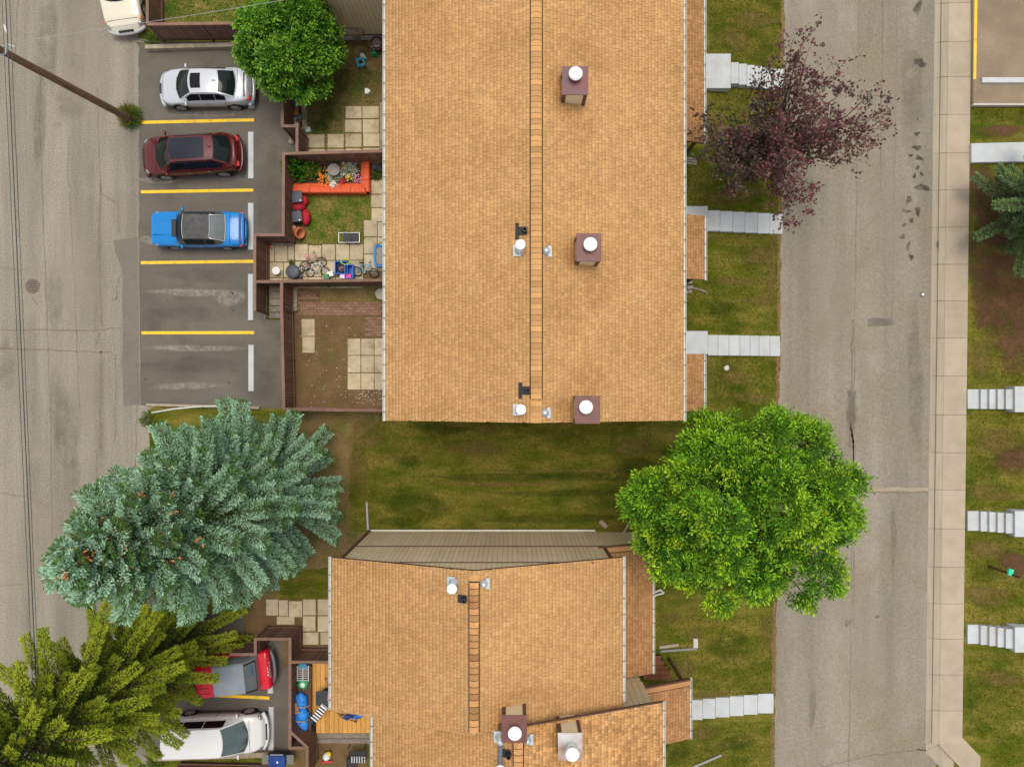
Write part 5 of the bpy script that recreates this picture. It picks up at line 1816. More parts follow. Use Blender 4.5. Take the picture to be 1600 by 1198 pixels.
sparse_tree('sparse purple-leaved tree overhanging the street', b_, 1.7,
            [(1265, 75, 6.2, 1.0), (1245, 100, 6, 1.0), (1300, 100, 5.8, 1.0), (1320, 135, 5.6, .8), (1285, 140, 6, .9), (1365, 150, 5.4, .8), (1355, 185, 5.2, .9), (1330, 200, 5.6, 1.1), (1360, 215, 5, .8), (1300, 175, 6.3, .8), (1270, 185, 6.2, .8),
             (1250, 150, 6, .8), (1320, 240, 5.2, .9), (1335, 255, 4.6, .4), (1250, 330, 5.2, 1.1), (1262, 300, 5, .9), (1225, 345, 4.8, .8), (1240, 290, 5.4, .9), (1200, 270, 4.8, .9), (1180, 250, 4.6, 1.0), (1150, 235, 4.4, 1.1), (1125, 200, 4.6, .9), (1100, 185, 4.6, .5), (1130, 265, 4.2, 1.1), (1160, 275, 4.0, .7),
             (1185, 200, 5.2, 1.0), (1215, 220, 5.6, 1.1), (1245, 235, 5.8, 1.1), (1200, 140, 4.8, .5), (1190, 120, 4.4, .4), (1175, 165, 4.6, .7), (1225, 180, 6, .8), (1280, 215, 5.6, .9), (1275, 45, 6.6, .35), (1215, 250, 4.6, .8), (1160, 205, 5, 1.0), (1092, 205, 4.6, .5), (1112, 255, 4.2, .8), (1138, 288, 4.0, .8), (1118, 228, 4.6, .9), (1150, 255, 4.8, .9), (1240, 62, 6.2, .5), (1218, 80, 6.0, .6), (1375, 175, 5.4, .7), (1380, 200, 5.2, .5), (1345, 230, 5.4, .7), (1235, 120, 5.6, .8)], plum_leaf, 21, (.165, .11), 15, .085)


def conifer(name, label, base, height, prof, whorl, per, m_, seed, rise, droop, tuft_n, tuft, fat, z0=.8, lean=(0, 0), cat='tree', jag=.18, upturn=.12, tip_m=None, tip_s=.6, wide=.62):
    """trunk with whorls of boughs; each bough is a long brush of needle sprays"""
    rs = np.random.default_rng(seed)
    random.seed(seed)
    t = thing(name, label, cat, base, group='conifers')
    B = np.array(base, dtype=float)
    axis = lambda z: B + np.array([lean[0] * z / height, lean[1] * z / height, z])
    m0 = MB()
    m0.tube([axis(height * i / 10) for i in range(11)], [.24 * (1 - i / 10.5) + .012 for i in range(11)], 9)
    m0.build('trunk', bark_m, t, smooth=True)
    bb = MB()
    C_, D_, U_, T_ = [], [], [], []
    z = z0
    w = 0
    while z < height - .15:
        Rr = interp(prof, z / height)
        f = z / height
        n = max(4, int(per * (0.45 + 0.55 * min(1.35, Rr / 2.4))))
        for i in range(n):
            az = i * 2 * math.pi / n + w * 1.1 + rs.uniform(-.25, .25)
            r_ = Rr * (1 + rs.uniform(-jag, jag * .7))
            d = np.array([math.cos(az), math.sin(az), 0])
            zz = z + rs.uniform(-.15, .15)
            up = rise + .55 * f * f
            K = 8
            pts = []
            for k in range(K + 1):
                s = k / K
                pts.append(axis(zz) + d * r_ * s + np.array([0, 0, r_ * (up * s - droop * s * s + upturn * s ** 4)]))
            pts = np.array(pts)
            bb.tube([Vector(p) for p in pts[::2]], [.045, .035, .025, .016, .006], 5)
            m = int(tuft_n * max(.35, r_ / 3.0))
            s = rs.uniform(.16, 1.0, m) ** .8
            idx = s * K
            i0 = np.minimum(idx.astype(int), K - 1)
            fr = (idx - i0)[:, None]
            p = pts[i0] * (1 - fr) + pts[i0 + 1] * fr
            bd = unit(pts[i0 + 1] - pts[i0])
            latv = np.cross(bd, np.array([0, 0, 1.0]))
            latv = unit(latv)
            upv = np.cross(latv, bd)
            th = rs.uniform(0, 2 * math.pi, m)
            spread = (fat * (1.12 - wide * s) * rs.uniform(.25, 1.0, m) ** .6)[:, None]
            off = latv * np.cos(th)[:, None] * 1.15 + upv * np.sin(th)[:, None] * .55
            pos = p + off * spread
            dd = unit(off * 1.0 + bd * .95 + np.array([0, 0, .25 - droop * .5]) + rs.normal(scale=.3, size=(m, 3)))
            C_.append(pos)
            D_.append(dd)
            U_.append(upv)
            T_.append((s > tip_s + rs.normal(scale=.12, size=m)) & (np.sin(th) > -.25))  # outer tufts, undersides left out, take the lighter colour as if lit from above
        z += whorl * (1.0 if f < .75 else .7)
        w += 1
    # leader
    m = 120
    s = rs.uniform(0, 1, m)
    C_.append(np.array([axis(height - .9 + q * .9) for q in s]) + rs.normal(scale=.08, size=(m, 3)))
    D_.append(unit(rs.normal(size=(m, 3)) * np.array([1, 1, .4]) + np.array([0, 0, .8])))
    U_.append(np.tile(np.array([0, 0, 1.0]), (m, 1)))
    T_.append(np.ones(m, dtype=bool))
    bb.build('boughs', bark_m, t, smooth=True)
    C_, D_, U_ = np.concatenate(C_), np.concatenate(D_), np.concatenate(U_)
    T_ = np.concatenate(T_)
    U_ = U_ + rs.normal(scale=.6, size=U_.shape)
    if tip_m is None:
        T_ = np.zeros(len(C_), dtype=bool)
    V, Q = cards(C_[~T_], D_[~T_], tuft[0], tuft[1], U_[~T_], .1)
    np_obj('crown', V, Q, m_, t)
    if T_.any():
        V, Q = cards(C_[T_], D_[T_], tuft[0], tuft[1], U_[T_], .1)
        np_obj('lit_new_growth', V, Q, tip_m, t)  # young needles at bough ends; light from above is painted into their colour
    return t, axis


# large blue spruce
b_ = W(435, 758)
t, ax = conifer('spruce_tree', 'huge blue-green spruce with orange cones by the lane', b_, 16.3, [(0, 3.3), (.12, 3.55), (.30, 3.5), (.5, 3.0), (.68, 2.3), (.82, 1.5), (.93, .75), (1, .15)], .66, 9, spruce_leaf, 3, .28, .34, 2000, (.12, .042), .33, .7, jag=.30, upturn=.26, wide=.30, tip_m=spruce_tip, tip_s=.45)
cones = MB()
random.seed(5)
for _ in range(58):
    z = random.uniform(11.2, 15.9)
    r_ = interp([(10, 2.2), (13, 1.7), (16, .35)], z) * random.uniform(.35, .95)
    az = random.uniform(0, 6.28)
    c_ = Vector(ax(z)) + Vector((r_ * math.cos(az), r_ * math.sin(az), random.uniform(.1, .5)))
    for k in range(random.randint(2, 5)):
        p = c_ + Vector((random.gauss(0, .08), random.gauss(0, .08), random.gauss(0, .05)))
        tilt = Matrix.Rotation(random.uniform(1.2, 2.6), 4, 'X') @ Matrix.Rotation(random.uniform(0, 6.28), 4, 'Z')
        cones.lathe(p, [(.004, 0), (.028, .02), (.034, .06), (.024, .10), (.004, .13)], 6, M4=Matrix.Rotation(random.uniform(0, 6.28), 4, 'Z') @ tilt)
co = cones.build('cones', M('spruce_cone', (.42, .16, .045), (.33, .12, .035), 9, .7, isl=.3), t, smooth=True)
co['kind'] = 'stuff'
# yellow-green conifer with drooping boughs
b_ = W(292, 986)
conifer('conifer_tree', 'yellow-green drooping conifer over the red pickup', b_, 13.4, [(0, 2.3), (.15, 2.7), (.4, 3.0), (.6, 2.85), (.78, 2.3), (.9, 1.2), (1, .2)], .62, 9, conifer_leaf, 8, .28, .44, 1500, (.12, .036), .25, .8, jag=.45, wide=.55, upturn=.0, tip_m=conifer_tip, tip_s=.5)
# pine at the right edge
b_ = WG(1582, 340)
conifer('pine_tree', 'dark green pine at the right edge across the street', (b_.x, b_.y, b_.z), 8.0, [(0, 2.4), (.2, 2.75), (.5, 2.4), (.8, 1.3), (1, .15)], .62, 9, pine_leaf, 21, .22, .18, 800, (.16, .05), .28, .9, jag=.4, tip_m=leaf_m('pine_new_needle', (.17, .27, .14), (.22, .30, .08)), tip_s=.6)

# ------------------------------------------------------------------ small plants
def plant(name, label, px, py, z0, r, h, n, leaf, m_, cat='plant', group=None, petals=None, seed=1, stem=True):
    rs = np.random.default_rng(seed)
    p = W(px, py, z0)
    t = thing(name, label, cat, p, group=group)
    d = unit(rs.normal(size=(n, 3)) + np.array([0, 0, .6]))
    d[:, 2] = np.abs(d[:, 2])
    c = np.array(p) + d * np.array([r, r, h]) * rs.uniform(.3, 1, (n, 1))
    V, Q = cards(c, d + rs.normal(scale=.4, size=(n, 3)), leaf[0], leaf[1])
    np_obj('foliage', V, Q, m_, t)
    if stem:
        s = MB()
        for k in range(7):
            a_ = k * .9
            s.tube([p, p + Vector((r * .4 * math.cos(a_), r * .4 * math.sin(a_), h * .6))], [.014, .006], 5)
        s.build('stem', bark_m, t)
    if petals:
        pm, k = petals
        d = unit(rs.normal(size=(k, 3)) + np.array([0, 0, .8]))
        d[:, 2] = np.abs(d[:, 2])
        c = np.array(p) + d * np.array([r, r, h * 1.05])
        V, Q = cards(c, rs.normal(size=(k, 3)) * np.array([1, 1, .25]), .085, .085, np.tile(np.array([0, 0, 1.0]), (k, 1)))
        np_obj('blossom', V, Q, pm, t)
    return t


def flower_m(name, c):
    return M(name, c, rough=.6, isl=.25, transl=.2)


grn = leaf_m('border_leaf', (.06, .13, .02), (.10, .16, .03))
plant('shrub', 'bright green leafy shrub in the orange planter corner', 464, 262, .4, .66, .9, 900, (.19, .12), shrub_leaf, 'shrub', seed=2)
plant('shrub', 'yellow-green leafy shrub beside the planter shrub', 489, 266, .4, .42, .6, 500, (.14, .08), leaf_m('shrub_leaf_pale', (.10, .20, .02), (.14, .22, .03)), 'shrub', seed=3)
silver_leaf = leaf_m('silver_leaf', (.60, .64, .52), (.50, .56, .44))
plant('silver_plant', 'silvery dusty plant right of the birdbath', 545, 267, .3, .46, .3, 800, (.11, .06), silver_leaf, seed=4, stem=False)
plant('silver_plant', 'silvery dusty plant below the birdbath', 521, 278, .3, .36, .22, 450, (.11, .06), silver_leaf, seed=5, stem=False)
orange_f = flower_m('orange_petal', (.85, .27, .01))
plant('flower', 'orange flowers left of the birdbath in the planter', 503, 272, .3, .32, .26, 160, (.10, .05), grn, 'flowers', petals=(orange_f, 60), seed=6)
plant('flower', 'orange flowers along the planter front edge', 509, 283, .3, .30, .18, 120, (.10, .05), grn, 'flowers', petals=(orange_f, 55), seed=16)
plant('flower', 'orange flowers behind the birdbath', 537, 261, .3, .16, .22, 90, (.10, .05), grn, 'flowers', petals=(orange_f, 20), seed=7)
plant('flower', 'deep red flowers in the planter', 537, 283, .3, .17, .18, 80, (.10, .05), grn, 'flowers', petals=(flower_m('crimson_petal', (.45, .015, .03)), 50), seed=8)
plant('flower', 'yellow flowers in the planter', 546, 278, .3, .15, .2, 80, (.10, .05), grn, 'flowers', petals=(flower_m('yellow_petal', (.85, .60, .02)), 40), seed=9)
plant('flower', 'pink and white flowers at the planter end', 559, 281, .3, .20, .2, 90, (.10, .05), grn, 'flowers', petals=(flower_m('pink_petal', (.72, .22, .36)), 50), seed=10)
plant('flower', 'white flowers spilling over the planter front', 523, 289, .35, .18, .16, 60, (.10, .05), grn, 'flowers', petals=(flower_m('white_petal', (.8, .72, .68)), 45), seed=12)
plant('weed', 'tall grassy weed around the utility pole base', 206, 184, .0, .46, .6, 1300, (.32, .03), leaf_m('weed_blade', (.10, .20, .015), (.24, .17, .05)), 'weed', seed=13, stem=False)
plant('weed', 'green weed in the slab joint by the bikes', 457, 411, .0, .13, .2, 120, (.12, .04), lush_m, 'weed', seed=14, stem=False)
plant('weed', 'grassy weed at the end of the pale timber edging', 240, 64, .0, .35, .3, 320, (.22, .03), lush_m, 'weed', seed=15, stem=False)
plant('weed', 'grassy weed by the spruce handrail', 233, 655, .0, .35, .3, 300, (.22, .03), lush_m, 'weed', seed=17, stem=False)
plant('weed', 'green patch of weed beside the minivan tail', 246, 1188, .0, .5, .22, 500, (.18, .03), lush_m, 'weed', seed=18, stem=False)

# ------------------------------------------------------------------ grass blades over the lawns
def blades(polys, n, size, m_, name, label, seed):
    rs = np.random.default_rng(seed)
    C_ = []
    areas = []
    for (x0, x1, y0, y1) in polys:
        areas.append((x1 - x0) * (y1 - y0))
    tot = sum(areas)
    for (x0, x1, y0, y1), a_ in zip(polys, areas):
        k = int(n * a_ / tot)
        px, py = rs.uniform(x0, x1, k), rs.uniform(y0, y1, k)
        C_ += [tuple(WG(u, v, .002)) for u, v in zip(px, py)]
    C_ = np.array(C_)
    d = rs.normal(size=(len(C_), 3)) * np.array([1, 1, .2]) + np.array([0, 0, .55])
    V, Q = cards(C_, d, size[0], size[1])
    o = np_obj(name, V, Q, m_)
    return tag(o, label, 'grass', kind='stuff')


blades([(552, 1018, 660, 828), (1024, 1212, 960, 1088), (1080, 1210, 1128, 1198), (1042, 1080, 1158, 1198), (1108, 1222, 0, 96), (1106, 1222, 138, 330), (1106, 1216, 364, 522), (1106, 1216, 558, 640), (1072, 1106, 232, 322), (1072, 1106, 440, 516)], 52000, (.085, .022), blade_m, 'grass', 'short green lawn grass around the row houses', 31)
blades([(1522, 1600, 165, 192), (1518, 1600, 440, 602), (1516, 1600, 645, 795), (1512, 1600, 840, 975), (1512, 1600, 1022, 1150), (1548, 1600, 1150, 1198)], 11000, (.085, .022), blade_m, 'grass', 'short grass on the lawns across the street', 32)
blades([(262, 376, -10, 32), (480, 578, 306, 378), (478, 596, 110, 165), (478, 535, 165, 208)], 9000, (.10, .028), lush_m, 'grass', 'bright tufted grass in the back yards', 33)
blades([(480, 594, 206, 212), (505, 512, 208, 236), (537, 540, 208, 236), (564, 567, 166, 236), (422, 568, 378, 384), (482, 484, 382, 430), (422, 568, 404, 409), (566, 569, 345, 425), (495, 497, 925, 985), (470, 472, 935, 1005)], 1500, (.09, .03), lush_m, 'grass', 'green tufts growing in the joints between the paving slabs', 34)
# worn and greener patches in the lawns
for (px, py, rx, ry, m_) in ((740, 700, 1.6, .4, bare_m), (570, 680, 1.1, .8, bare_m), (560, 730, .5, 1.4, bare_m), (625, 715, .9, .12, bare_m), (780, 756, 3.6, .14, bare_m), (690, 795, .5, .07, bare_m), (990, 700, 1.2, .5, bare_m), (760, 670, .8, .3, bare_m), (900, 735, 4, .10, bare_m),
                             (640, 720, .7, .3, green_patch_m), (780, 745, 3.8, .28, green_patch_m), (930, 745, 3.0, .25, green_patch_m), (880, 770, 3.2, .22, green_patch_m), (650, 790, 1.8, .7, green_patch_m), (690, 670, 1.6, .25, green_patch_m), (995, 730, 1.0, .6, green_patch_m), (620, 815, 1.4, .25, green_patch_m), (860, 810, 4.5, .25, green_patch_m),
                             (1150, 60, .9, .7, bare_m), (1160, 300, 1.1, .5, bare_m), (1185, 470, .9, .25, bare_m), (1120, 480, .9, .5, green_patch_m), (1205, 420, .3, 2, bare_m), (1150, 590, .8, .4, bare_m), (1200, 985, .4, .9, bare_m), (1045, 965, .5, .3, bare_m), (1085, 990, .5, .4, bare_m), (1140, 1010, 1.3, .8, green_patch_m), (1070, 1050, .6, .8, bare_m), (1060, 1180, .6, .5, green_patch_m), (1150, 1160, 1.1, .5, green_patch_m),
                             (1180, 30, 1.2, .5, bare_m), (1130, 310, 1.0, .4, bare_m), (1185, 400, .9, .5, bare_m), (1150, 440, 1.4, .2, bare_m), (1170, 620, 1.0, .3, bare_m), (1110, 1085, 1.2, .2, bare_m), (1100, 1145, .9, .3, bare_m), (1545, 860, 1.0, .5, bare_m), (1540, 930, 1.2, .6, bare_m), (1560, 690, 1.2, .7, bare_m), (1545, 770, 1.3, .4, bare_m), (1560, 1060, 1.0, .5, bare_m), (1530, 560, .8, 1.0, bare_m)):
    decal('worn_patch' if m_ is bare_m else 'greener_patch', px, py, rx, ry, m_, ground, .010 + random.uniform(0, .004))
edirt = decal_mat('east_soil', (.115, .058, .030), 1.0, .95, 1.5)
for (px, py, rx, ry) in ((1560, 410, 1.6, 2.4), (1550, 330, 1.3, 2.0), (1590, 520, 1.4, 2.2), (1530, 280, .7, 1.0), (1560, 205, 1.4, .35), (1590, 880, .9, .7), (1585, 720, 1.0, .8), (1540, 470, .9, 1.6), (1575, 480, 1.4, 1.6)):
    decal('bare_soil_patch', px, py, rx, ry, edirt, ground, .012 + random.uniform(0, .005))

# ------------------------------------------------------------------ things in the yards
def col(name, c, rough=.5, c2=None, **k):
    return M(name, c, c2, 4, rough, **k)


tub_blue = col('blue_plastic', (.012, .12, .50))
red_cloth = col('red_cloth', (.45, .012, .03), .75, (.30, .008, .02), bump=.3, bscale=8)
slate_p = col('slate_plastic', (.055, .065, .085), .5, (.075, .085, .105))
orange_wood = M('orange_paint', (.66, .105, .030), (.56, .075, .022), 4, .65, .1, 40, rnd=.08)
clay_m = col('terracotta', (.52, .17, .065), .8, (.42, .13, .05))
white_pl = col('white_plastic', (.72, .73, .74), .5)
pink_m = col('pink_plastic', (.75, .30, .36), .5)
green_pl = col('green_plastic', (.02, .30, .11), .5)
navy_cl = col('navy_fabric', (.012, .035, .16), .8, (.02, .06, .26))
char_m = col('charcoal_fabric', (.035, .038, .048), .85, (.055, .058, .068), bump=.2, bscale=10)
tarp_m = col('blue_tarp', (.015, .17, .62), .45, (.02, .24, .72), bump=.8, bscale=5)
alu_m = M('aluminium', (.55, .57, .6), rough=.35, metal=.6)
stone_m = M('grey_stone', (.30, .28, .255), (.22, .205, .185), 9, .9, .4, 40)


def rbox(name, p, s, m_, parent, rz=0.0, bevel=.03):
    return MB().box(p, s, rz).build(name, m_, parent, bevel=bevel)


# orange planter with sloping front and end boards
t = thing('planter_box', 'orange painted L-shaped wooden planter full of flowers', 'planter', W(515, 290, 0))
for (x0, x1, x2) in ((452, 484, 0), (484, 516, 0), (516, 548, 0), (548, 572, 0)):
    a_, b_ = W(x0, 297, .45), W(x1, 297, .45)
    MB().beam(a_ + Vector((0.006, 0, 0)), b_ - Vector((0.006, 0, 0)), .22, .07).build('cap_board', orange_wood, t, bevel=.01)
    MB().bx(a_.x + .003, b_.x - .003, a_.y - .13, a_.y - .10, 0, .42).build('front_board', orange_wood, t)
    MB().box(((a_.x + b_.x) / 2, a_.y + .20, .40), (b_.x - a_.x - .01, .30, .03), M4=Matrix.Rotation(-.35, 4, 'X')).build('inner_board', orange_wood, t)
for (y0, y1) in ((243, 262), (262, 281), (281, 300)):
    a_, b_ = W(573, y0, .45), W(573, y1, .45)
    MB().beam(a_ - Vector((0, .006, 0)), b_ + Vector((0, .006, 0)), .2, .07).build('cap_board', orange_wood, t, bevel=.01)
    MB().bx(a_.x + .09, a_.x + .12, b_.y + .003, a_.y - .003, 0, .42).build('front_board', orange_wood, t)
    MB().box((a_.x - .17, (a_.y + b_.y) / 2, .40), (.24, a_.y - b_.y - .01, .03), M4=Matrix.Rotation(-.35, 4, 'Y')).build('inner_board', orange_wood, t)
MB().prism(poly_w([(449, 246), (569, 246), (569, 292), (449, 292)], .3), .02, .3).build('soil', dark_dirt_m, t)
# birdbath
c_ = W(523, 265, .0)
c_ = W(521.5, 265.5, .6)
t = thing('birdbath', 'round grey stone birdbath in the planter', 'birdbath', (c_.x, c_.y, .3))
MB().lathe((c_.x, c_.y, .3), [(.16, 0), (.10, .06), (.07, .2), (.10, .26)], 20).build('pedestal', stone_m, t, smooth=True)
MB().lathe((c_.x, c_.y, .55), [(.10, 0), (.27, .08), (.295, .10), (.27, .115), (.20, .07), (.01, .05)], 28).build('bowl', stone_m, t, smooth=True)
# black storage boxes over red covers
t = thing('covered_bench', 'crumpled red cover on the ground between black bins', 'cover', W(466, 325, 0))
for (px, py, sx, sy, h, nm) in ((471, 312, .55, .55, .42, 'cushion'), (463, 321, .75, .5, .40, 'cushion'), (476, 338, .45, .8, .42, 'cushion')):
    p = W(px, py, h)
    MB().lathe((p.x, p.y, 0), [(.9, 0), (1.0, h * .5), (.85, h * .9), (.4, h), (.01, h)], 16, M4=Matrix.Diagonal((sx / 2, sy / 2, 1, 1))).build(nm, red_cloth, t, smooth=True)
for (px, py, lb) in ((462.5, 307.5, 'black plastic storage bin nearest the orange planter'), (461.5, 338, 'black plastic storage bin nearest the clay pot')):
    p = W(px, py, .62)
    t = thing('storage_bin', lb, 'bin', (p.x, p.y, 0), R(7), group='black storage bins')
    b_ = MB().box((0, 0, .27), (.50, .46, .54)).build('tub', slate_p, t, bevel=.04, local=True)
    l_ = MB().box((0, 0, .58), (.58, .52, .07)).build('lid', slate_p, t, bevel=.025, local=True)
    MB().box((.18, -.2, .625), (.06, .06, .02)).build('latch', white_pl, l_, local=True)
    MB().cyl((-.25, .29, .5), (.25, .29, .5), .02).build('handle', blackp_m, t, local=True)
# tipped clay pot
p = W(468, 364, .25)
t = thing('clay_pot', 'orange clay pot tipped over beside the fence', 'pot', (p.x, p.y, 0))
MB().lathe((p.x - .22, p.y + .10, .24), [(.12, 0), (.20, .03), (.25, .25), (.28, .42), (.26, .44), (.22, .42), (.17, .12), (.01, .10)], 22, M4=Matrix.Rotation(-.45, 4, 'Z') @ Matrix.Rotation(1.05, 4, 'Y')).build('pot', clay_m, t, smooth=True)
MB().lathe((p.x - .26, p.y + .14, .44), [(.17, 0), (.18, .03), (.01, .04)], 20).build('saucer', col('pale_clay', (.50, .27, .18), .8), t)
# folding lounger
p = W(545.5, 371, .35)
t = thing('folding_chair', 'folded aluminium lawn chair with dark webbing on the grass', 'chair', (p.x, p.y, 0))
for s in (-1, 1):
    MB().tube([(p.x - .5, p.y + s * .23, .30), (p.x + .48, p.y + s * .23, .34)], .016, 6).build('frame_rail', alu_m, t)
    MB().tube([(p.x - .5, p.y + s * .23, .30), (p.x - .45, p.y + s * .22, .02)], .014, 6).build('leg', alu_m, t)
    MB().tube([(p.x + .48, p.y + s * .23, .34), (p.x + .45, p.y + s * .22, .02)], .014, 6).build('leg', alu_m, t)
for xx in (-.5, .48):
    MB().tube([(p.x + xx, p.y - .23, .31), (p.x + xx, p.y + .23, .31)], .016, 6).build('cross_bar', alu_m, t)
for (x0, x1) in ((-.26, .12), (.15, .44)):
    MB().bx(p.x + x0, p.x + x1, p.y - .22, p.y + .22, .335, .355).build('webbing', char_m, t)
# pails
p = W(431.5, 423, .35)
t = thing('bucket', 'white plastic bucket in the fence corner', 'bucket', (p.x, p.y, 0))
MB().lathe((p.x, p.y, .0), [(.15, 0), (.17, .36)], 22).build('pail', white_pl, t, smooth=False)
MB().lathe((p.x, p.y, .36), [(.19, 0), (.19, .03), (.17, .035), (.01, .03)], 22).build('lid', white_pl, t)
p = W(457, 424, .7)
t = thing('trash_can', 'grey round trash can with ribbed lid beside the bikes', 'trash can', (p.x, p.y, 0))
MB().lathe((p.x, p.y, 0), [(.23, 0), (.29, .62), (.31, .65)], 26).build('can', slate_p, t)
l_ = MB().lathe((p.x, p.y, .64), [(.325, 0), (.33, .04), (.28, .07), (.10, .10), (.01, .10)], 26).build('lid', slate_p, t, smooth=True)
for k in range(6):
    a_ = k * math.pi / 3
    MB().beam((p.x + .06 * math.cos(a_), p.y + .06 * math.sin(a_), .745), (p.x + .26 * math.cos(a_), p.y + .26 * math.sin(a_), .722), .02, .015).build('rib', slate_p, l_)
for s in (-1, 1):
    MB().tube([(p.x + s * .3, p.y - .08, .56), (p.x + s * .37, p.y, .56), (p.x + s * .3, p.y + .08, .56)], .015, 6).build('handle', slate_p, t)


def bicycle(label, px, py, rz, lean, m_frame, wheel_r=.24, base=.78, seat_m=None, grp='childrens bikes'):
    """frame, fork, wheels, saddle and bars leaning over by lean radians"""
    p = W(px, py, .1)
    t = thing('bicycle', label, 'bicycle', (p.x, p.y, .015 + .05), rz, group=grp)
    t.rotation_euler = (lean, 0, rz)
    h = wheel_r
    A, Bf = Vector((-base / 2, 0, h)), Vector((base / 2, 0, h))
    crank = Vector((-.05, 0, h + .02))
    seat = Vector((-.18, 0, h + .38))
    head = Vector((base / 2 - .16, 0, h + .40))
    fr = MB()
    for a_, b_ in ((crank, seat), (crank, head), (seat, head), (crank, A), (seat, A)):
        fr.cyl(a_, b_, .018, n=8)
    fr.build('frame', m_frame, t, local=True)
    MB().tube([head + Vector((-.02, 0, .12)), head, Bf], .017, 7).build('fork', m_frame, t, local=True)
    MB().tube([head + Vector((-.08, -.24, .16)), head + Vector((-.02, -.1, .14)), head + Vector((-.02, .1, .14)), head + Vector((-.08, .24, .16))], .014, 7).build('handlebar', blackp_m, t, local=True)
    MB().lathe(seat + Vector((0, 0, .05)), [(.02, 0), (.09, .01), (.10, .04), (.06, .06), (.01, .06)], 12, M4=Matrix.Diagonal((1.3, .8, 1, 1))).build('saddle', seat_m or blackp_m, t, smooth=True, local=True)
    for c_ in (A, Bf):
        w_ = MB()
        w_.lathe(c_, [(h - .03, -.02), (h, -.012), (h, .012), (h - .03, .02), (h - .045, 0)], 24, M4=Matrix.Rotation(math.pi / 2, 4, 'X'))
        w_ = MB()
        ring = [c_ + Vector((h * math.cos(k * math.pi / 12), 0, h * math.sin(k * math.pi / 12))) for k in range(25)]
        w_.tube(ring, .024, 6)
        wo = w_.build('wheel', tyre_m, t, local=True)
        sp = MB()
        for k in range(8):
            sp.cyl(c_, c_ + Vector((h * math.cos(k * math.pi / 4), 0, h * math.sin(k * math.pi / 4))), .005, n=4)
        sp.build('spokes', alu_m, wo, local=True)
    MB().cyl(crank + Vector((0, -.06, 0)), crank + Vector((0, .06, 0)), .07, n=14).build('crank', alu_m, t, local=True)
    return t


bicycle('small pink and silver bicycle nearest the slabs', 492, 419, R(14), R(-62), col('pink_frame', (.45, .24, .24), .4), .22, .80, seat_m=pink_m)
bicycle('white and black bicycle fallen against the fence', 497, 431, R(5), R(-66), white_pl, .20, .72)
bicycle('blue bicycle lying by the fence beside the tubs', 571, 432, R(-6), R(-60), col('cyan_frame', (.02, .28, .55), .4), .22, .80)
bicycle('pink bicycle with white bars against the yard fence', 474, 430, R(80), R(-40), pink_m, .17, .52, seat_m=white_pl)
# blue tubs with toys
for (px, py, sx, sy, h, lb) in ((533, 418, .62, .62, .40, 'blue plastic tub holding a black and red drum'), (545, 424, .42, .66, .46, 'dark blue plastic tub behind the toy tub')):
    p = W(px, py, h)
    t = thing('storage_tub', lb, 'tub', (p.x, p.y, 0), group='blue storage tubs')
    m_ = MB()
    for (x0, x1, y0, y1) in ((-sx / 2, sx / 2, -sy / 2, -sy / 2 + .04), (-sx / 2, sx / 2, sy / 2 - .04, sy / 2), (-sx / 2, -sx / 2 + .04, -sy / 2 + .04, sy / 2 - .04), (sx / 2 - .04, sx / 2, -sy / 2 + .04, sy / 2 - .04)):
        m_.bx(p.x + x0, p.x + x1, p.y + y0, p.y + y1, .04, h)
    m_.build('side', tub_blue, t)
    MB().bx(p.x - sx / 2, p.x + sx / 2, p.y - sy / 2, p.y + sy / 2, .02, .06).build('base', tub_blue, t)
p = W(533, 419, .45)
t = thing('toy_drum', 'round black toy drum with red handle in the blue tub', 'toy', (p.x, p.y, .1))
MB().lathe((p.x, p.y, .1), [(.2, 0), (.22, .32), (.19, .34), (.16, .28), (.01, .27)], 22).build('drum', blackp_m, t)
MB().beam((p.x - .08, p.y - .04, .42), (p.x + .1, p.y + .05, .42), .04, .04).build('handle', red_p, t)
p = W(540, 409, .42)
t = thing('toy_hoop', 'lime green toy ring lying on the blue tubs', 'toy', (p.x, p.y, .42))
MB().tube([(p.x + .22 * math.cos(k * math.pi / 10), p.y + .13 * math.sin(k * math.pi / 10), .46) for k in range(21)], .022, 6).build('ring', col('lime_plastic', (.35, .62, .02)), t)
for (px, py, c, lb) in ((536, 431, (.65, .45, .62), 'pale lilac toy box in front of the tubs'), (544, 432, (.62, .02, .25), 'magenta toy box in front of the tubs'), (510, 432, (.04, .16, .07), 'dark green bag beside the white bicycle'), (516, 428, (.5, .58, .55), 'pale plastic sheet beside the white bicycle')):
    p = W(px, py, .3)
    o = thing('toy_box', lb, 'box', (p.x, p.y, 0))
    MB().box((p.x, p.y, .16), (.26, .22, .28), random.uniform(-.3, .3)).build('box', col('toy_%d' % px, c), o, bevel=.03)
    MB().box((p.x, p.y, .315), (.28, .24, .03), random.uniform(-.3, .3)).build('lid', col('toy_lid_%d' % px, tuple(min(1, v * 1.3) for v in c)), o, bevel=.01)
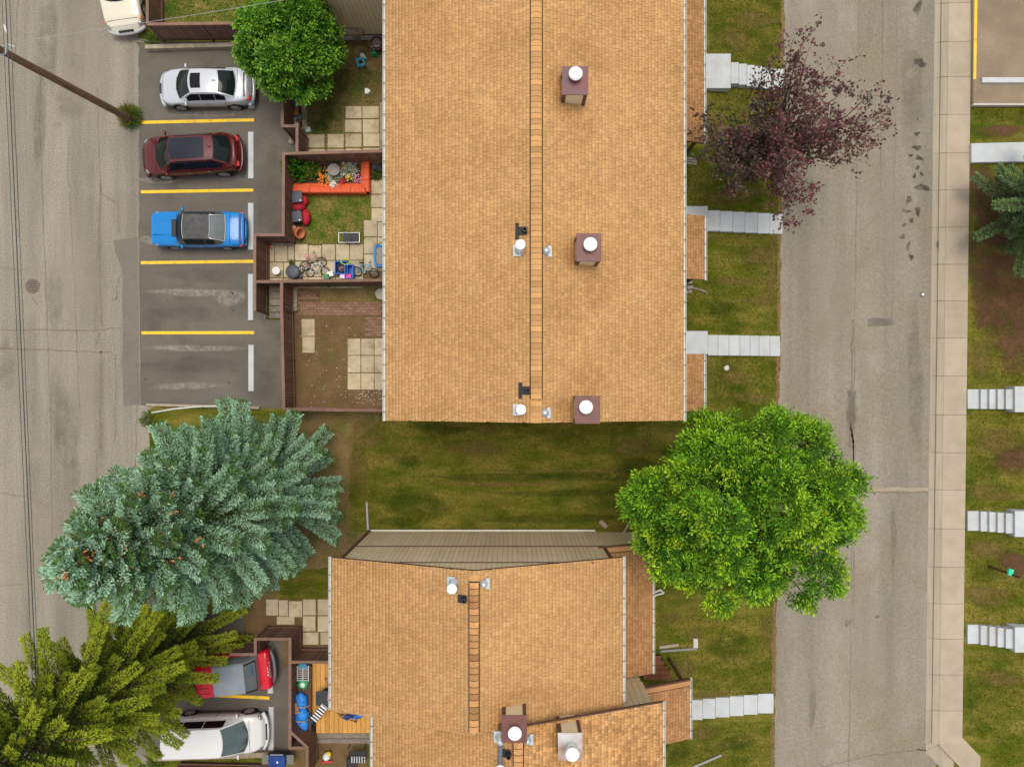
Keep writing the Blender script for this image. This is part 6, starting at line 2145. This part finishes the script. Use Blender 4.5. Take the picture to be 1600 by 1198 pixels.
# blue framed seat under the eave
p = W(596, 399, .5)
t = thing('garden_chair', 'blue plastic garden seat under the west eave', 'chair', (p.x, p.y, 0))
MB().tube([(p.x - .25, p.y + .45, .46), (p.x - .32, p.y + .3, .46), (p.x - .32, p.y - .3, .46), (p.x - .25, p.y - .5, .46), (p.x + .3, p.y - .5, .46), (p.x + .3, p.y + .45, .46), (p.x - .25, p.y + .45, .46)], .06, 8).build('rim', col('sky_blue_plastic', (.02, .25, .68)), t, smooth=True)
MB().bx(p.x - .25, p.x + .28, p.y - .42, p.y + .38, .40, .43).build('seat', stone_m, t)
for (sx, sy) in ((-1, -1), (-1, 1), (1, -1), (1, 1)):
    MB().cyl((p.x + sx * .24, p.y + sy * .4, 0), (p.x + sx * .24, p.y + sy * .4, .44), .025).build('leg', blackp_m, t)
MB().tube([(p.x - .2, p.y + .45, .5), (p.x, p.y + .62, .55), (p.x + .2, p.y + .58, .5)], .02, 6).build('strap', blackp_m, t)
# planters and pots by the wall corner
for (px, py, m_, lb) in ((586, 258, slate_p, 'slate flower pot by the wall next to the planter'), (593, 262, char_m, 'dark flower pot by the wall next to the slate pot')):
    p = W(px, py, .35)
    t = thing('flower_pot', lb, 'pot', (p.x, p.y, 0))
    MB().lathe((p.x, p.y, 0), [(.11, 0), (.16, .32), (.17, .35), (.14, .35), (.13, .28), (.01, .27)], 18).build('pot', m_, t)
plant('weed', 'green tuft growing beside the slate pots', 589, 275, 0, .22, .2, 160, (.15, .04), lush_m, 'weed', seed=41, stem=False)
p = W(424, 385.5, .25)
t = thing('marker_peg', 'small red and white peg by the gate', 'peg', (p.x, p.y, 0))
MB().cyl((p.x, p.y, 0), (p.x, p.y, .22), .05).build('stem', white_pl, t)
MB().lathe((p.x - .03, p.y, .22), [(.07, 0), (.07, .05), (.01, .06)], 12).build('knob', red_p, t)

# top yard
p = W(563, 96, .4)
t = thing('plastic_stool', 'blue plastic step stool on the worn grass', 'stool', (p.x, p.y, 0), R(14))
st = col('teal_plastic', (.03, .22, .36))
for (x0, x1, y0, y1) in ((-.2, .2, .1, .2), (-.2, .2, -.2, -.1), (-.2, -.1, -.1, .1), (.1, .2, -.1, .1)):
    MB().bx(x0, x1, y0, y1, .30, .36).build('seat_bar', st, t, local=True)
for (sx, sy) in ((-1, -1), (-1, 1), (1, -1), (1, 1)):
    MB().box((sx * .18, sy * .18, .15), (.05, .05, .30)).build('leg', st, t, local=True)
p = W(567, 88, .12)
t = thing('plastic_dish', 'pale oval dish leaning on the blue stool', 'dish', (p.x, p.y, 0))
MB().lathe((p.x, p.y, .03), [(.10, 0), (.14, .05), (.15, .08), (.12, .05), (.01, .03)], 20, M4=Matrix.Rotation(.6, 4, 'Z') @ Matrix.Diagonal((.75, 1.2, 1, 1))).build('dish', col('pale_blue_plastic', (.42, .55, .62)), t, smooth=True)
p = W(584, 78, .4)
t = thing('sprinkler_cart', 'dark green garden hose cart by the top wall', 'hose cart', (p.x, p.y, 0))
MB().lathe((p.x, p.y, .25), [(.16, -.15), (.17, -.13), (.09, -.12), (.09, .12), (.17, .13), (.16, .15)], 18, M4=Matrix.Rotation(math.pi / 2, 4, 'X')).build('reel', green_pl, t)
for s in (-1, 1):
    MB().beam((p.x + .12 * s, p.y - .2, .02), (p.x, p.y, .45), .04, .04).build('leg', green_pl, t)
MB().tube([(p.x - .1, p.y + .1, .5), (p.x + .35, p.y + .12, .52)], .02, 6).build('handle', white_pl, t)
p = W(588, 66, .6)
t = thing('garden_tub', 'dark red barrel standing against the top wall', 'barrel', (p.x, p.y, 0))
MB().lathe((p.x, p.y, 0), [(.26, 0), (.31, .3), (.27, .6), (.25, .62), (.22, .5), (.01, .48)], 20).build('barrel', col('barrel_red', (.09, .025, .02), .7), t, smooth=True)
for z in (.12, .46):
    MB().lathe((p.x, p.y, z), [(.292, 0), (.305, .02), (.292, .04)], 20).build('hoop', galv_dark_m, t)
p = W(574, 142, .3)
t = thing('birdhouse', 'little white birdhouse-shaped ornament on the grass', 'ornament', (p.x, p.y, 0))
MB().prism(poly_w([(570, 138), (575, 138), (579, 142), (575, 146), (570, 146)], .25), .0, .25).build('house', white_pl, t, bevel=.01)
MB().cyl((p.x, p.y, .25), (p.x, p.y, .30), .03).build('knob', galv_m, t)
p = W(480.5, 202, .2)
t = thing('watering_can', 'pale blue watering can by the timber edging', 'watering can', (p.x, p.y, 0))
pb_ = col('pale_blue', (.45, .55, .68))
MB().lathe((p.x, p.y, 0), [(.13, 0), (.14, .2), (.10, .23), (.01, .23)], 18).build('can', pb_, t)
MB().tube([(p.x + .1, p.y, .08), (p.x + .22, p.y - .12, .26)], .02, 6).build('spout', pb_, t)
MB().tube([(p.x - .12, p.y, .05), (p.x - .22, p.y, .14), (p.x - .1, p.y, .24)], .015, 6).build('handle', pb_, t)
# ladder poles by the wall
t = thing('leaning_poles', 'grey poles leaning on the top wall', 'poles', W(553, 66, 0))
for k in range(3):
    MB().cyl(W(548 + k * 5, 47, 1.0), W(555 + k * 4, 67, .05), .03).build('pole', grey_wood_m, t)
MB().bx(W(543, 0).x, W(575, 0).x, wy - .32, wy - .06, .95, 1.15).build('shelf', timber_m, t)
# rubbish behind the fence
random.seed(77)
cl = [((.22, .32, .52), 'crumpled pale blue bag in the fence corner bed'), ((.40, .16, .07), 'brown paper bag in the fence corner bed'), ((.55, .24, .08), 'orange ball in the fence corner bed'), ((.5, .42, .45), 'pale pink bag in the fence corner bed'), ((.12, .25, .28), 'teal bag in the fence corner bed'), ((.30, .08, .10), 'dark red bag at the end of the corner bed'), ((.7, .7, .72), 'white crumpled bag at the end of the corner bed')]
for (c, lb), (px, py) in zip(cl, ((464, 162), (462, 171), (462, 177), (461, 187), (468, 183), (466, 190), (463, 195))):
    p = W(px, py, .2)
    o = thing('rubbish_bag' if 'ball' not in lb else 'ball', lb, 'bag' if 'ball' not in lb else 'ball', (p.x, p.y, 0))
    m_ = MB()
    r_ = .15
    ph = random.uniform(0, 6)
    m_.grid(lambda u, v: Vector((p.x, p.y, .16)) + Vector((math.cos(u * 6.283) * math.sin(v * 3.1416), math.sin(u * 6.283) * math.sin(v * 3.1416), math.cos(v * 3.1416))) * r_ * (1 + (.0 if 'ball' in lb else .22) * math.sin(5 * u * 6.283 + ph) * math.sin(4 * v * 3.14)), 14, 9)
    m_.build('skin', col('rubbish_%d' % py, c, .7, bump=.4, bscale=25), o, smooth=True)
    MB().cyl((p.x, p.y, .27), (p.x + .03, p.y + .02, .34), .03, .015, n=6).build('knot', col('rubbish_knot_%d' % py, tuple(v * .8 for v in c), .7), o)
for (px, py, lb) in ((456, 214, 'pale stone beside the fence step, upper'), (455, 221, 'pale stone beside the fence step, lower')):
    p = W(px, py, .06)
    o = MB().lathe((p.x, p.y, 0), [(.13, 0), (.16, .04), (.10, .10), (.01, .12)], 9).build('stone', timber_m, smooth=True)
    tag(o, lb, 'stone', 'pale stones by the fence')

# ------------------------------------------------------------------ south deck and its clutter
dk = thing('wooden_deck', 'honey coloured plank deck behind the south house', 'deck', W(530, 1090, 0))
zk = .45
a_, b_ = W(487, 1150, zk), W(640, 1035, zk)
x = a_.x
i = 0
plank_long = None
while x < W(640, 0, zk).x:
    top_y = W(0, 1036, zk).y
    bot_y = W(0, 1145 if x > W(489, 0, zk).x else 1120, zk).y
    MB().bx(x + .006, x + .206, bot_y, top_y, zk - .04, zk + random.uniform(-.003, .003)).build('deck_board', deck_m, dk, bevel=.004)
    x += .212
MB().bx(a_.x, W(640, 0, zk).x, bot_y + .02, top_y - .02, .0, zk - .05).build('deck_base', dark_m, dk)
for k, (y0, y1, z) in enumerate(((1145.5, 1153, .36), (1154, 1161, .24))):
    p, q = W(496, y1, z), W(620, y0, z)
    MB().bx(p.x, q.x, p.y, q.y, 0, z).build('deck_step', grey_wood_m, dk, bevel=.006)
struct(MB().sheet(poly_w([(455, 1034), (640, 1034), (640, 1300), (455, 1300)]), .010).build('yard_ground', dirt_m))
# bench strip along the fence with its load
t = thing('wooden_bench', 'dark wooden bench along the deck fence', 'bench', W(478, 1095, 0))
for k in range(4):
    p, q = W(466 + k * 5.2, 1140, .75), W(466 + k * 5.2 + 4.6, 1040, .75)
    MB().bx(p.x, q.x, p.y, q.y, .70, .75).build('seat_slat', brown_m, t)
for py in (1042, 1090, 1138):
    for px in (468, 485):
        p = W(px, py, .7)
        MB().box((p.x, p.y, .35), (.07, .07, .70)).build('leg', brown_m, t)
p = W(473, 1052, 1.0)
t = thing('drying_rack', 'white wire rack on the deck bench', 'rack', (p.x, p.y, .75))
for k in range(8):
    MB().cyl((p.x - .26, p.y - .32 + k * .09, .98), (p.x + .26, p.y - .32 + k * .09, .98), .011, n=6).build('bar', white_pl, t)
for s in (-1, 0, 1):
    MB().cyl((p.x + s * .26, p.y - .36, .98), (p.x + s * .26, p.y + .36, .98), .014, n=6).build('side_bar', white_pl, t)
for (sx, sy) in ((-1, -1), (-1, 1), (1, -1), (1, 1)):
    MB().cyl((p.x + sx * .25, p.y + sy * .34, .75), (p.x + sx * .25, p.y + sy * .34, .98), .012, n=6).build('leg', white_pl, t)
p = W(474, 1039, .9)
t = thing('cooler_box', 'small teal cooler behind the wire rack', 'cooler', (p.x, p.y, .75))
MB().box((p.x, p.y, .87), (.34, .18, .22)).build('body', tub_blue, t, bevel=.02)
MB().box((p.x, p.y, 1.0), (.36, .2, .04)).build('lid', st, t, bevel=.01)
p = W(472, 1070, 1.0)
t = thing('potting_bag', 'green and white potting soil bag on the deck bench', 'bag', (p.x, p.y, .75))
MB().grid(lambda u, v: Vector((p.x, p.y, .86)) + Vector((math.cos(u * 6.283) * math.sin(v * 3.1416) * .27, math.sin(u * 6.283) * math.sin(v * 3.1416) * .24, math.cos(v * 3.1416) * .13)) * (1 + .1 * math.sin(4 * u * 6.283)), 16, 9).build('bag', green_pl, t, smooth=True)
MB().lathe((p.x + .02, p.y, .97), [(.12, 0), (.12, .03), (.01, .05)], 14).build('patch', white_pl, t, smooth=True)
t = thing('tarp_bundle', 'crumpled bright blue tarp bundle on the deck bench', 'tarp', W(469, 1115, .75))
for (px, py, sx, sy, h) in ((468, 1098, .34, .44, .34), (469, 1119, .36, .40, .38), (470, 1135, .32, .34, .28)):
    p = W(px, py, 1.0)
    ph = random.uniform(0, 6)
    MB().grid(lambda u, v: Vector((p.x, p.y, .86)) + Vector((math.cos(u * 6.283) * math.sin(v * 3.1416) * sx, math.sin(u * 6.283) * math.sin(v * 3.1416) * sy, math.cos(v * 3.1416) * h * .6)) * (1 + .07 * math.sin(7 * u * 6.283 + ph) + .05 * math.sin(9 * v * 3.14 + ph)), 22, 12).build('fold', tarp_m, t, smooth=True)
for (py, nm) in ((1106, 0), (1128, 1)):
    p = W(469, py, 1.15)
    MB().tube([(p.x - .36, p.y, .8), (p.x - .2, p.y, 1.08), (p.x + .2, p.y, 1.08), (p.x + .36, p.y, .8)], .03, 6).build('strap', timber_m, t)
p = W(461, 1107, 1.2)
t = thing('cardboard_box', 'flattened tan cardboard leaning on the blue tarp', 'cardboard', (p.x, p.y, .8))
MB().box((p.x, p.y, 1.12), (.26, .5, .03), M4=Matrix.Rotation(.3, 4, 'Z') @ Matrix.Rotation(-.3, 4, 'Y')).build('sheet', col('cardboard', (.36, .22, .11), .9), t)
MB().box((p.x + .03, p.y - .2, 1.15), (.24, .1, .02), M4=Matrix.Rotation(.3, 4, 'Z') @ Matrix.Rotation(-.5, 4, 'Y')).build('flap', col('cardboard_flap', (.42, .27, .14), .9), t)
# dark table with parasol cloth
p = W(505, 1092, 1.15)
t = thing('patio_table', 'charcoal cloth-covered patio table on the deck', 'table', (p.x, p.y, zk))
MB().prism(poly_w([(493, 1080), (509, 1078), (516, 1086), (523, 1104), (514, 1107), (493, 1101)], 1.15), 1.12, 1.16).build('table_top', char_m, t, bevel=.02)
MB().cyl((p.x, p.y, zk), (p.x, p.y, 1.12), .04).build('leg', blackp_m, t)
MB().lathe((p.x, p.y, zk), [(.25, 0), (.25, .04), (.05, .06)], 16).build('foot', blackp_m, t)
p = W(516, 1086, 1.2)
t = thing('red_cushion', 'dusty red cushion half under the eave on the table', 'cushion', (p.x, p.y, 1.17))
MB().box((p.x, p.y, 1.22), (.22, .5, .10), M4=Matrix.Rotation(-.25, 4, 'Z')).build('cushion', col('dusty_red', (.42, .10, .10), .8), t, bevel=.04)
MB().tube([(p.x - .1, p.y - .24, 1.22), (p.x - .13, p.y + .2, 1.22)], .012, 6).build('piping', col('dusty_red_dark', (.3, .06, .06), .8), t)
# striped cushion roll
t = thing('striped_cushion', 'black and white striped cushion leaning on the table', 'cushion', W(497, 1113, zk))
a_, b_ = W(489, 1125, 1.0), W(507, 1103, 1.22)
n_ = 12
for k in range(n_):
    p, q = a_.lerp(b_, k / n_), a_.lerp(b_, (k + .96) / n_)
    MB().beam(p, q, .34, .12).build('stripe', white_pl if k % 2 else blackp_m, t)
MB().lathe(W(486, 1127, .8), [(.12, 0), (.12, .06), (.01, .07)], 12).build('end_pad', char_m, t)
# camping chair
p = W(549, 1120, .9)
t = thing('camping_chair', 'blue folding camping chair on the deck', 'chair', (p.x, p.y, zk))
t.scale = (1.35, 1.35, 1.1)
seat = MB().add([(p.x - .30, p.y + .02, .95), (p.x - .05, p.y + .17, .92), (p.x + .22, p.y + .10, .90), (p.x + .14, p.y - .06, .86), (p.x - .02, p.y - .04, .84), (p.x - .18, p.y - .10, .90)], [(0, 5, 4, 1), (1, 4, 3, 2)])
so = seat.build('seat', navy_cl, t)
md = so.modifiers.new('thick', 'SOLIDIFY')
md.thickness = .02
MB().box((p.x + .27, p.y + .07, .96), (.34, .12, .02), M4=Matrix.Rotation(.35, 4, 'Z')).build('arm_rest', tub_blue, t)
for (x0, y0, z0_, x1, y1, z1) in ((-.3, .02, .95, .12, -.32, zk), (.3, .12, .95, .05, -.34, zk), (-.42, .14, .9, .36, .0, .98), (-.46, -.1, zk, -.1, .12, .92), (-.46, .2, .98, -.30, .0, .95), (.36, 0, zk, .1, .1, .9)):
    MB().cyl((p.x + x0, p.y + y0, z0_), (p.x + x1, p.y + y1, z1), .014, n=6).build('leg', blackp_m, t)
t = thing('folded_chair', 'thin dark folding chair frame by the gutter', 'chair', W(510, 1064, zk))
for (x0, y0, x1, y1) in ((508, 1059, 514, 1072), (514, 1058, 512, 1074), (507, 1060, 516, 1058)):
    MB().cyl(W(x0, y0, 1.0), W(x1, y1, .7), .016, n=6).build('frame_bar', blackp_m, t)
# items at the bottom edge
p = W(508, 1186, .5)
t = thing('toy_helmet', 'white and yellow toy helmet at the bottom edge', 'helmet', (p.x, p.y, 0))
MB().lathe((p.x, p.y, .1), [(.17, 0), (.19, .1), (.15, .24), (.06, .30), (.01, .31)], 18).build('shell', white_pl, t, smooth=True)
MB().lathe((p.x + .1, p.y + .12, .15), [(.12, 0), (.12, .12), (.07, .18), (.01, .2)], 14).build('crest', col('bright_yellow', (.75, .6, .05)), t, smooth=True)
MB().box((p.x, p.y - .3, .12), (.5, .08, .06), .1).build('visor', red_p, t)
p = W(556, 1178, .6)
t = thing('metal_shelf', 'black wire shelf stacked with trays at the bottom edge', 'shelf', (p.x, p.y, 0))
for (dx, dy, z, w_, l_) in ((.1, .08, .62, .85, .18), (.05, -.25, .5, .7, .34), (-.25, -.5, .4, .5, .5)):
    MB().box((p.x + dx, p.y + dy, z), (w_, l_, .04)).build('tray', blackp_m, t, bevel=.01)
for k in range(6):
    MB().box((p.x - .2 + k * .12, p.y - .28, .54), (.05, .3, .03)).build('bar', alu_m, t)
for (sx, sy) in ((-1, -1), (-1, 1), (1, -1), (1, 1)):
    MB().cyl((p.x + sx * .38, p.y + sy * .25, 0), (p.x + sx * .38, p.y + sy * .25, .6), .02).build('leg', blackp_m, t)
p = W(432, 1186, .9)
t = thing('barbecue', 'covered dark blue barbecue beside the minivan nose', 'barbecue', (p.x, p.y, 0))
MB().box((p.x, p.y - .12, .80), (.80, .55, .22)).build('lid', navy_cl, t, bevel=.06)
MB().box((p.x, p.y - .1, .55), (.78, .5, .3)).build('firebox', blackp_m, t, bevel=.02)
for s in (-1, 1):
    MB().box((p.x + s * .58, p.y - .1, .72), (.34, .45, .03)).build('side_shelf', galv_dark_m, t, bevel=.01)
    for sy in (-.3, .1):
        MB().cyl((p.x + s * .35, p.y + sy, 0), (p.x + s * .35, p.y + sy, .5), .02).build('leg', blackp_m, t)
MB().cyl((p.x - .3, p.y + .2, .86), (p.x + .3, p.y + .2, .86), .02).build('handle', alu_m, t)
MB().box((p.x + .05, p.y - .12, .925), (.07, .09, .02)).build('badge', white_pl, t)
MB().prism(poly_w([(412, 1183), (455, 1177), (456, 1192), (415, 1194)], .55), .4, .5).build('cover', char_m, t)

# ------------------------------------------------------------------ small things on the lawns
def downspout(label, pts, w=.09, m_=None):
    P = [WG(a_, b_, .06) for a_, b_ in pts]
    t = thing('downspout', label, 'downspout', P[0], group='downspout extensions')
    for k, (a_, b_) in enumerate(zip(P, P[1:])):
        MB().beam(a_, b_, w, .07).build('pipe', m_ or white_m, t, bevel=.01)
        MB().beam(b_ - (b_ - a_).normalized() * .05, b_, w + .02, .085).build('sleeve', m_ or white_m, t)
    return t


downspout('grey downspout extension on the lawn at the gable corner', [(573, 784), (575, 827)], .09, M('lilac_grey', (.33, .30, .34), rough=.5))
downspout('brown downspout extension under the round green tree', [(974, 833), (985, 812)], .09, M('tan_grey', (.40, .34, .27), rough=.6))
downspout('white downspout with square elbow beside the round tree', [(1022, 925), (1032, 921), (1037, 926), (1022, 930)], .08)
downspout('dark downspout below the middle porch roof', [(1074, 447), (1103, 456)], .08, grey_wood_m)
downspout('grey downspout on the lawn by the brown side steps', [(1032, 1017), (1088, 1013)], .10, M('slate_grey', (.20, .19, .20), rough=.6))
downspout('grey downspout at the bottom edge of the lawn', [(1082, 1198), (1104, 1189), (1127, 1179)], .10, M('mid_grey', (.26, .25, .24), rough=.6))
downspout('long white board lying beside the brown side steps', [(1030, 1011), (1060, 1007)], .14, timber_m)
p = WG(1087, 1005, .08)
for (px, py, w_, l_, rz, lb) in ((1087, 1005, .22, .46, 0, 'white splash block at the end of the downspout'), (943, 819, .20, .44, R(48), 'tan splash block lying on the middle lawn')):
    p = WG(px, py, .08)
    t = thing('splash_block', lb, 'splash block', (p.x, p.y, p.z - .08))
    MB().box((p.x, p.y, p.z - .04), (w_, l_, .08), rz).build('block', concrete_m if px > 1000 else timber_m, t, bevel=.012)
    MB().box((p.x, p.y, p.z + .004), (w_ * .5, l_ * .8, .008), rz).build('channel', pale_concrete_m if px > 1000 else timber_m, t)
# side steps by the south porch
t = thing('wooden_steps', 'brown stained wooden side steps by the bottom porch', 'steps', W(1035, 1045, 0))
rust_wood = M('rust_stain_wood', (.17, .055, .018), (.10, .035, .012), 5, .7, rnd=.2)
pts = [(1020, 1024), (1034, 1024), (1048, 1048), (1049, 1060), (1020, 1062)]
for k in range(5):
    y0, y1 = 1024 + k * 7.6, 1024 + (k + 1) * 7.6
    xr = 1033 + min(k, 3) * 5
    p, q = W(1005, y1, .3), W(xr, y0, .3)
    MB().bx(p.x, q.x, p.y + .006, q.y - .006, .24, .30).build('board', rust_wood, t, bevel=.005)
MB().prism(poly_w([(1005, 1024), (1033, 1024), (1048, 1055), (1005, 1062)], .23), -.3, .23).build('base', dark_m, t)
t = thing('plank_pile', 'grey weathered planks lying beside the top porch', 'planks', WG(1085, 250))
for k in range(3):
    a_, b_ = WG(1071, 247 + k * 4, .05), WG(1088, 248.5 + k * 4, .05)
    MB().beam(a_, b_, .09, .04).build('plank', grey_wood_m, t)
t = thing('plank_pile', 'short timber blocks below the middle porch roof', 'planks', WG(1078, 452))
for k, (px, py) in enumerate(((1077, 441), (1078, 449), (1076, 456))):
    p = WG(px, py, .08)
    MB().box(p, (.28, .16, .12), .1 * k).build('block', timber_m, t, bevel=.01)
p = WG(1135, 575, .03)
t = thing('lawn_stone', 'pale flat stone on the lawn above the round green tree', 'stone', (p.x, p.y, p.z - .03))
MB().lathe((p.x, p.y, p.z - .03), [(.13, 0), (.14, .03), (.08, .06), (.01, .06)], 9).build('stone', concrete_m, t, smooth=True)
MB().lathe((p.x + .06, p.y + .08, p.z - .03), [(.06, 0), (.07, .03), (.01, .05)], 8).build('chip', concrete_m, t, smooth=True)
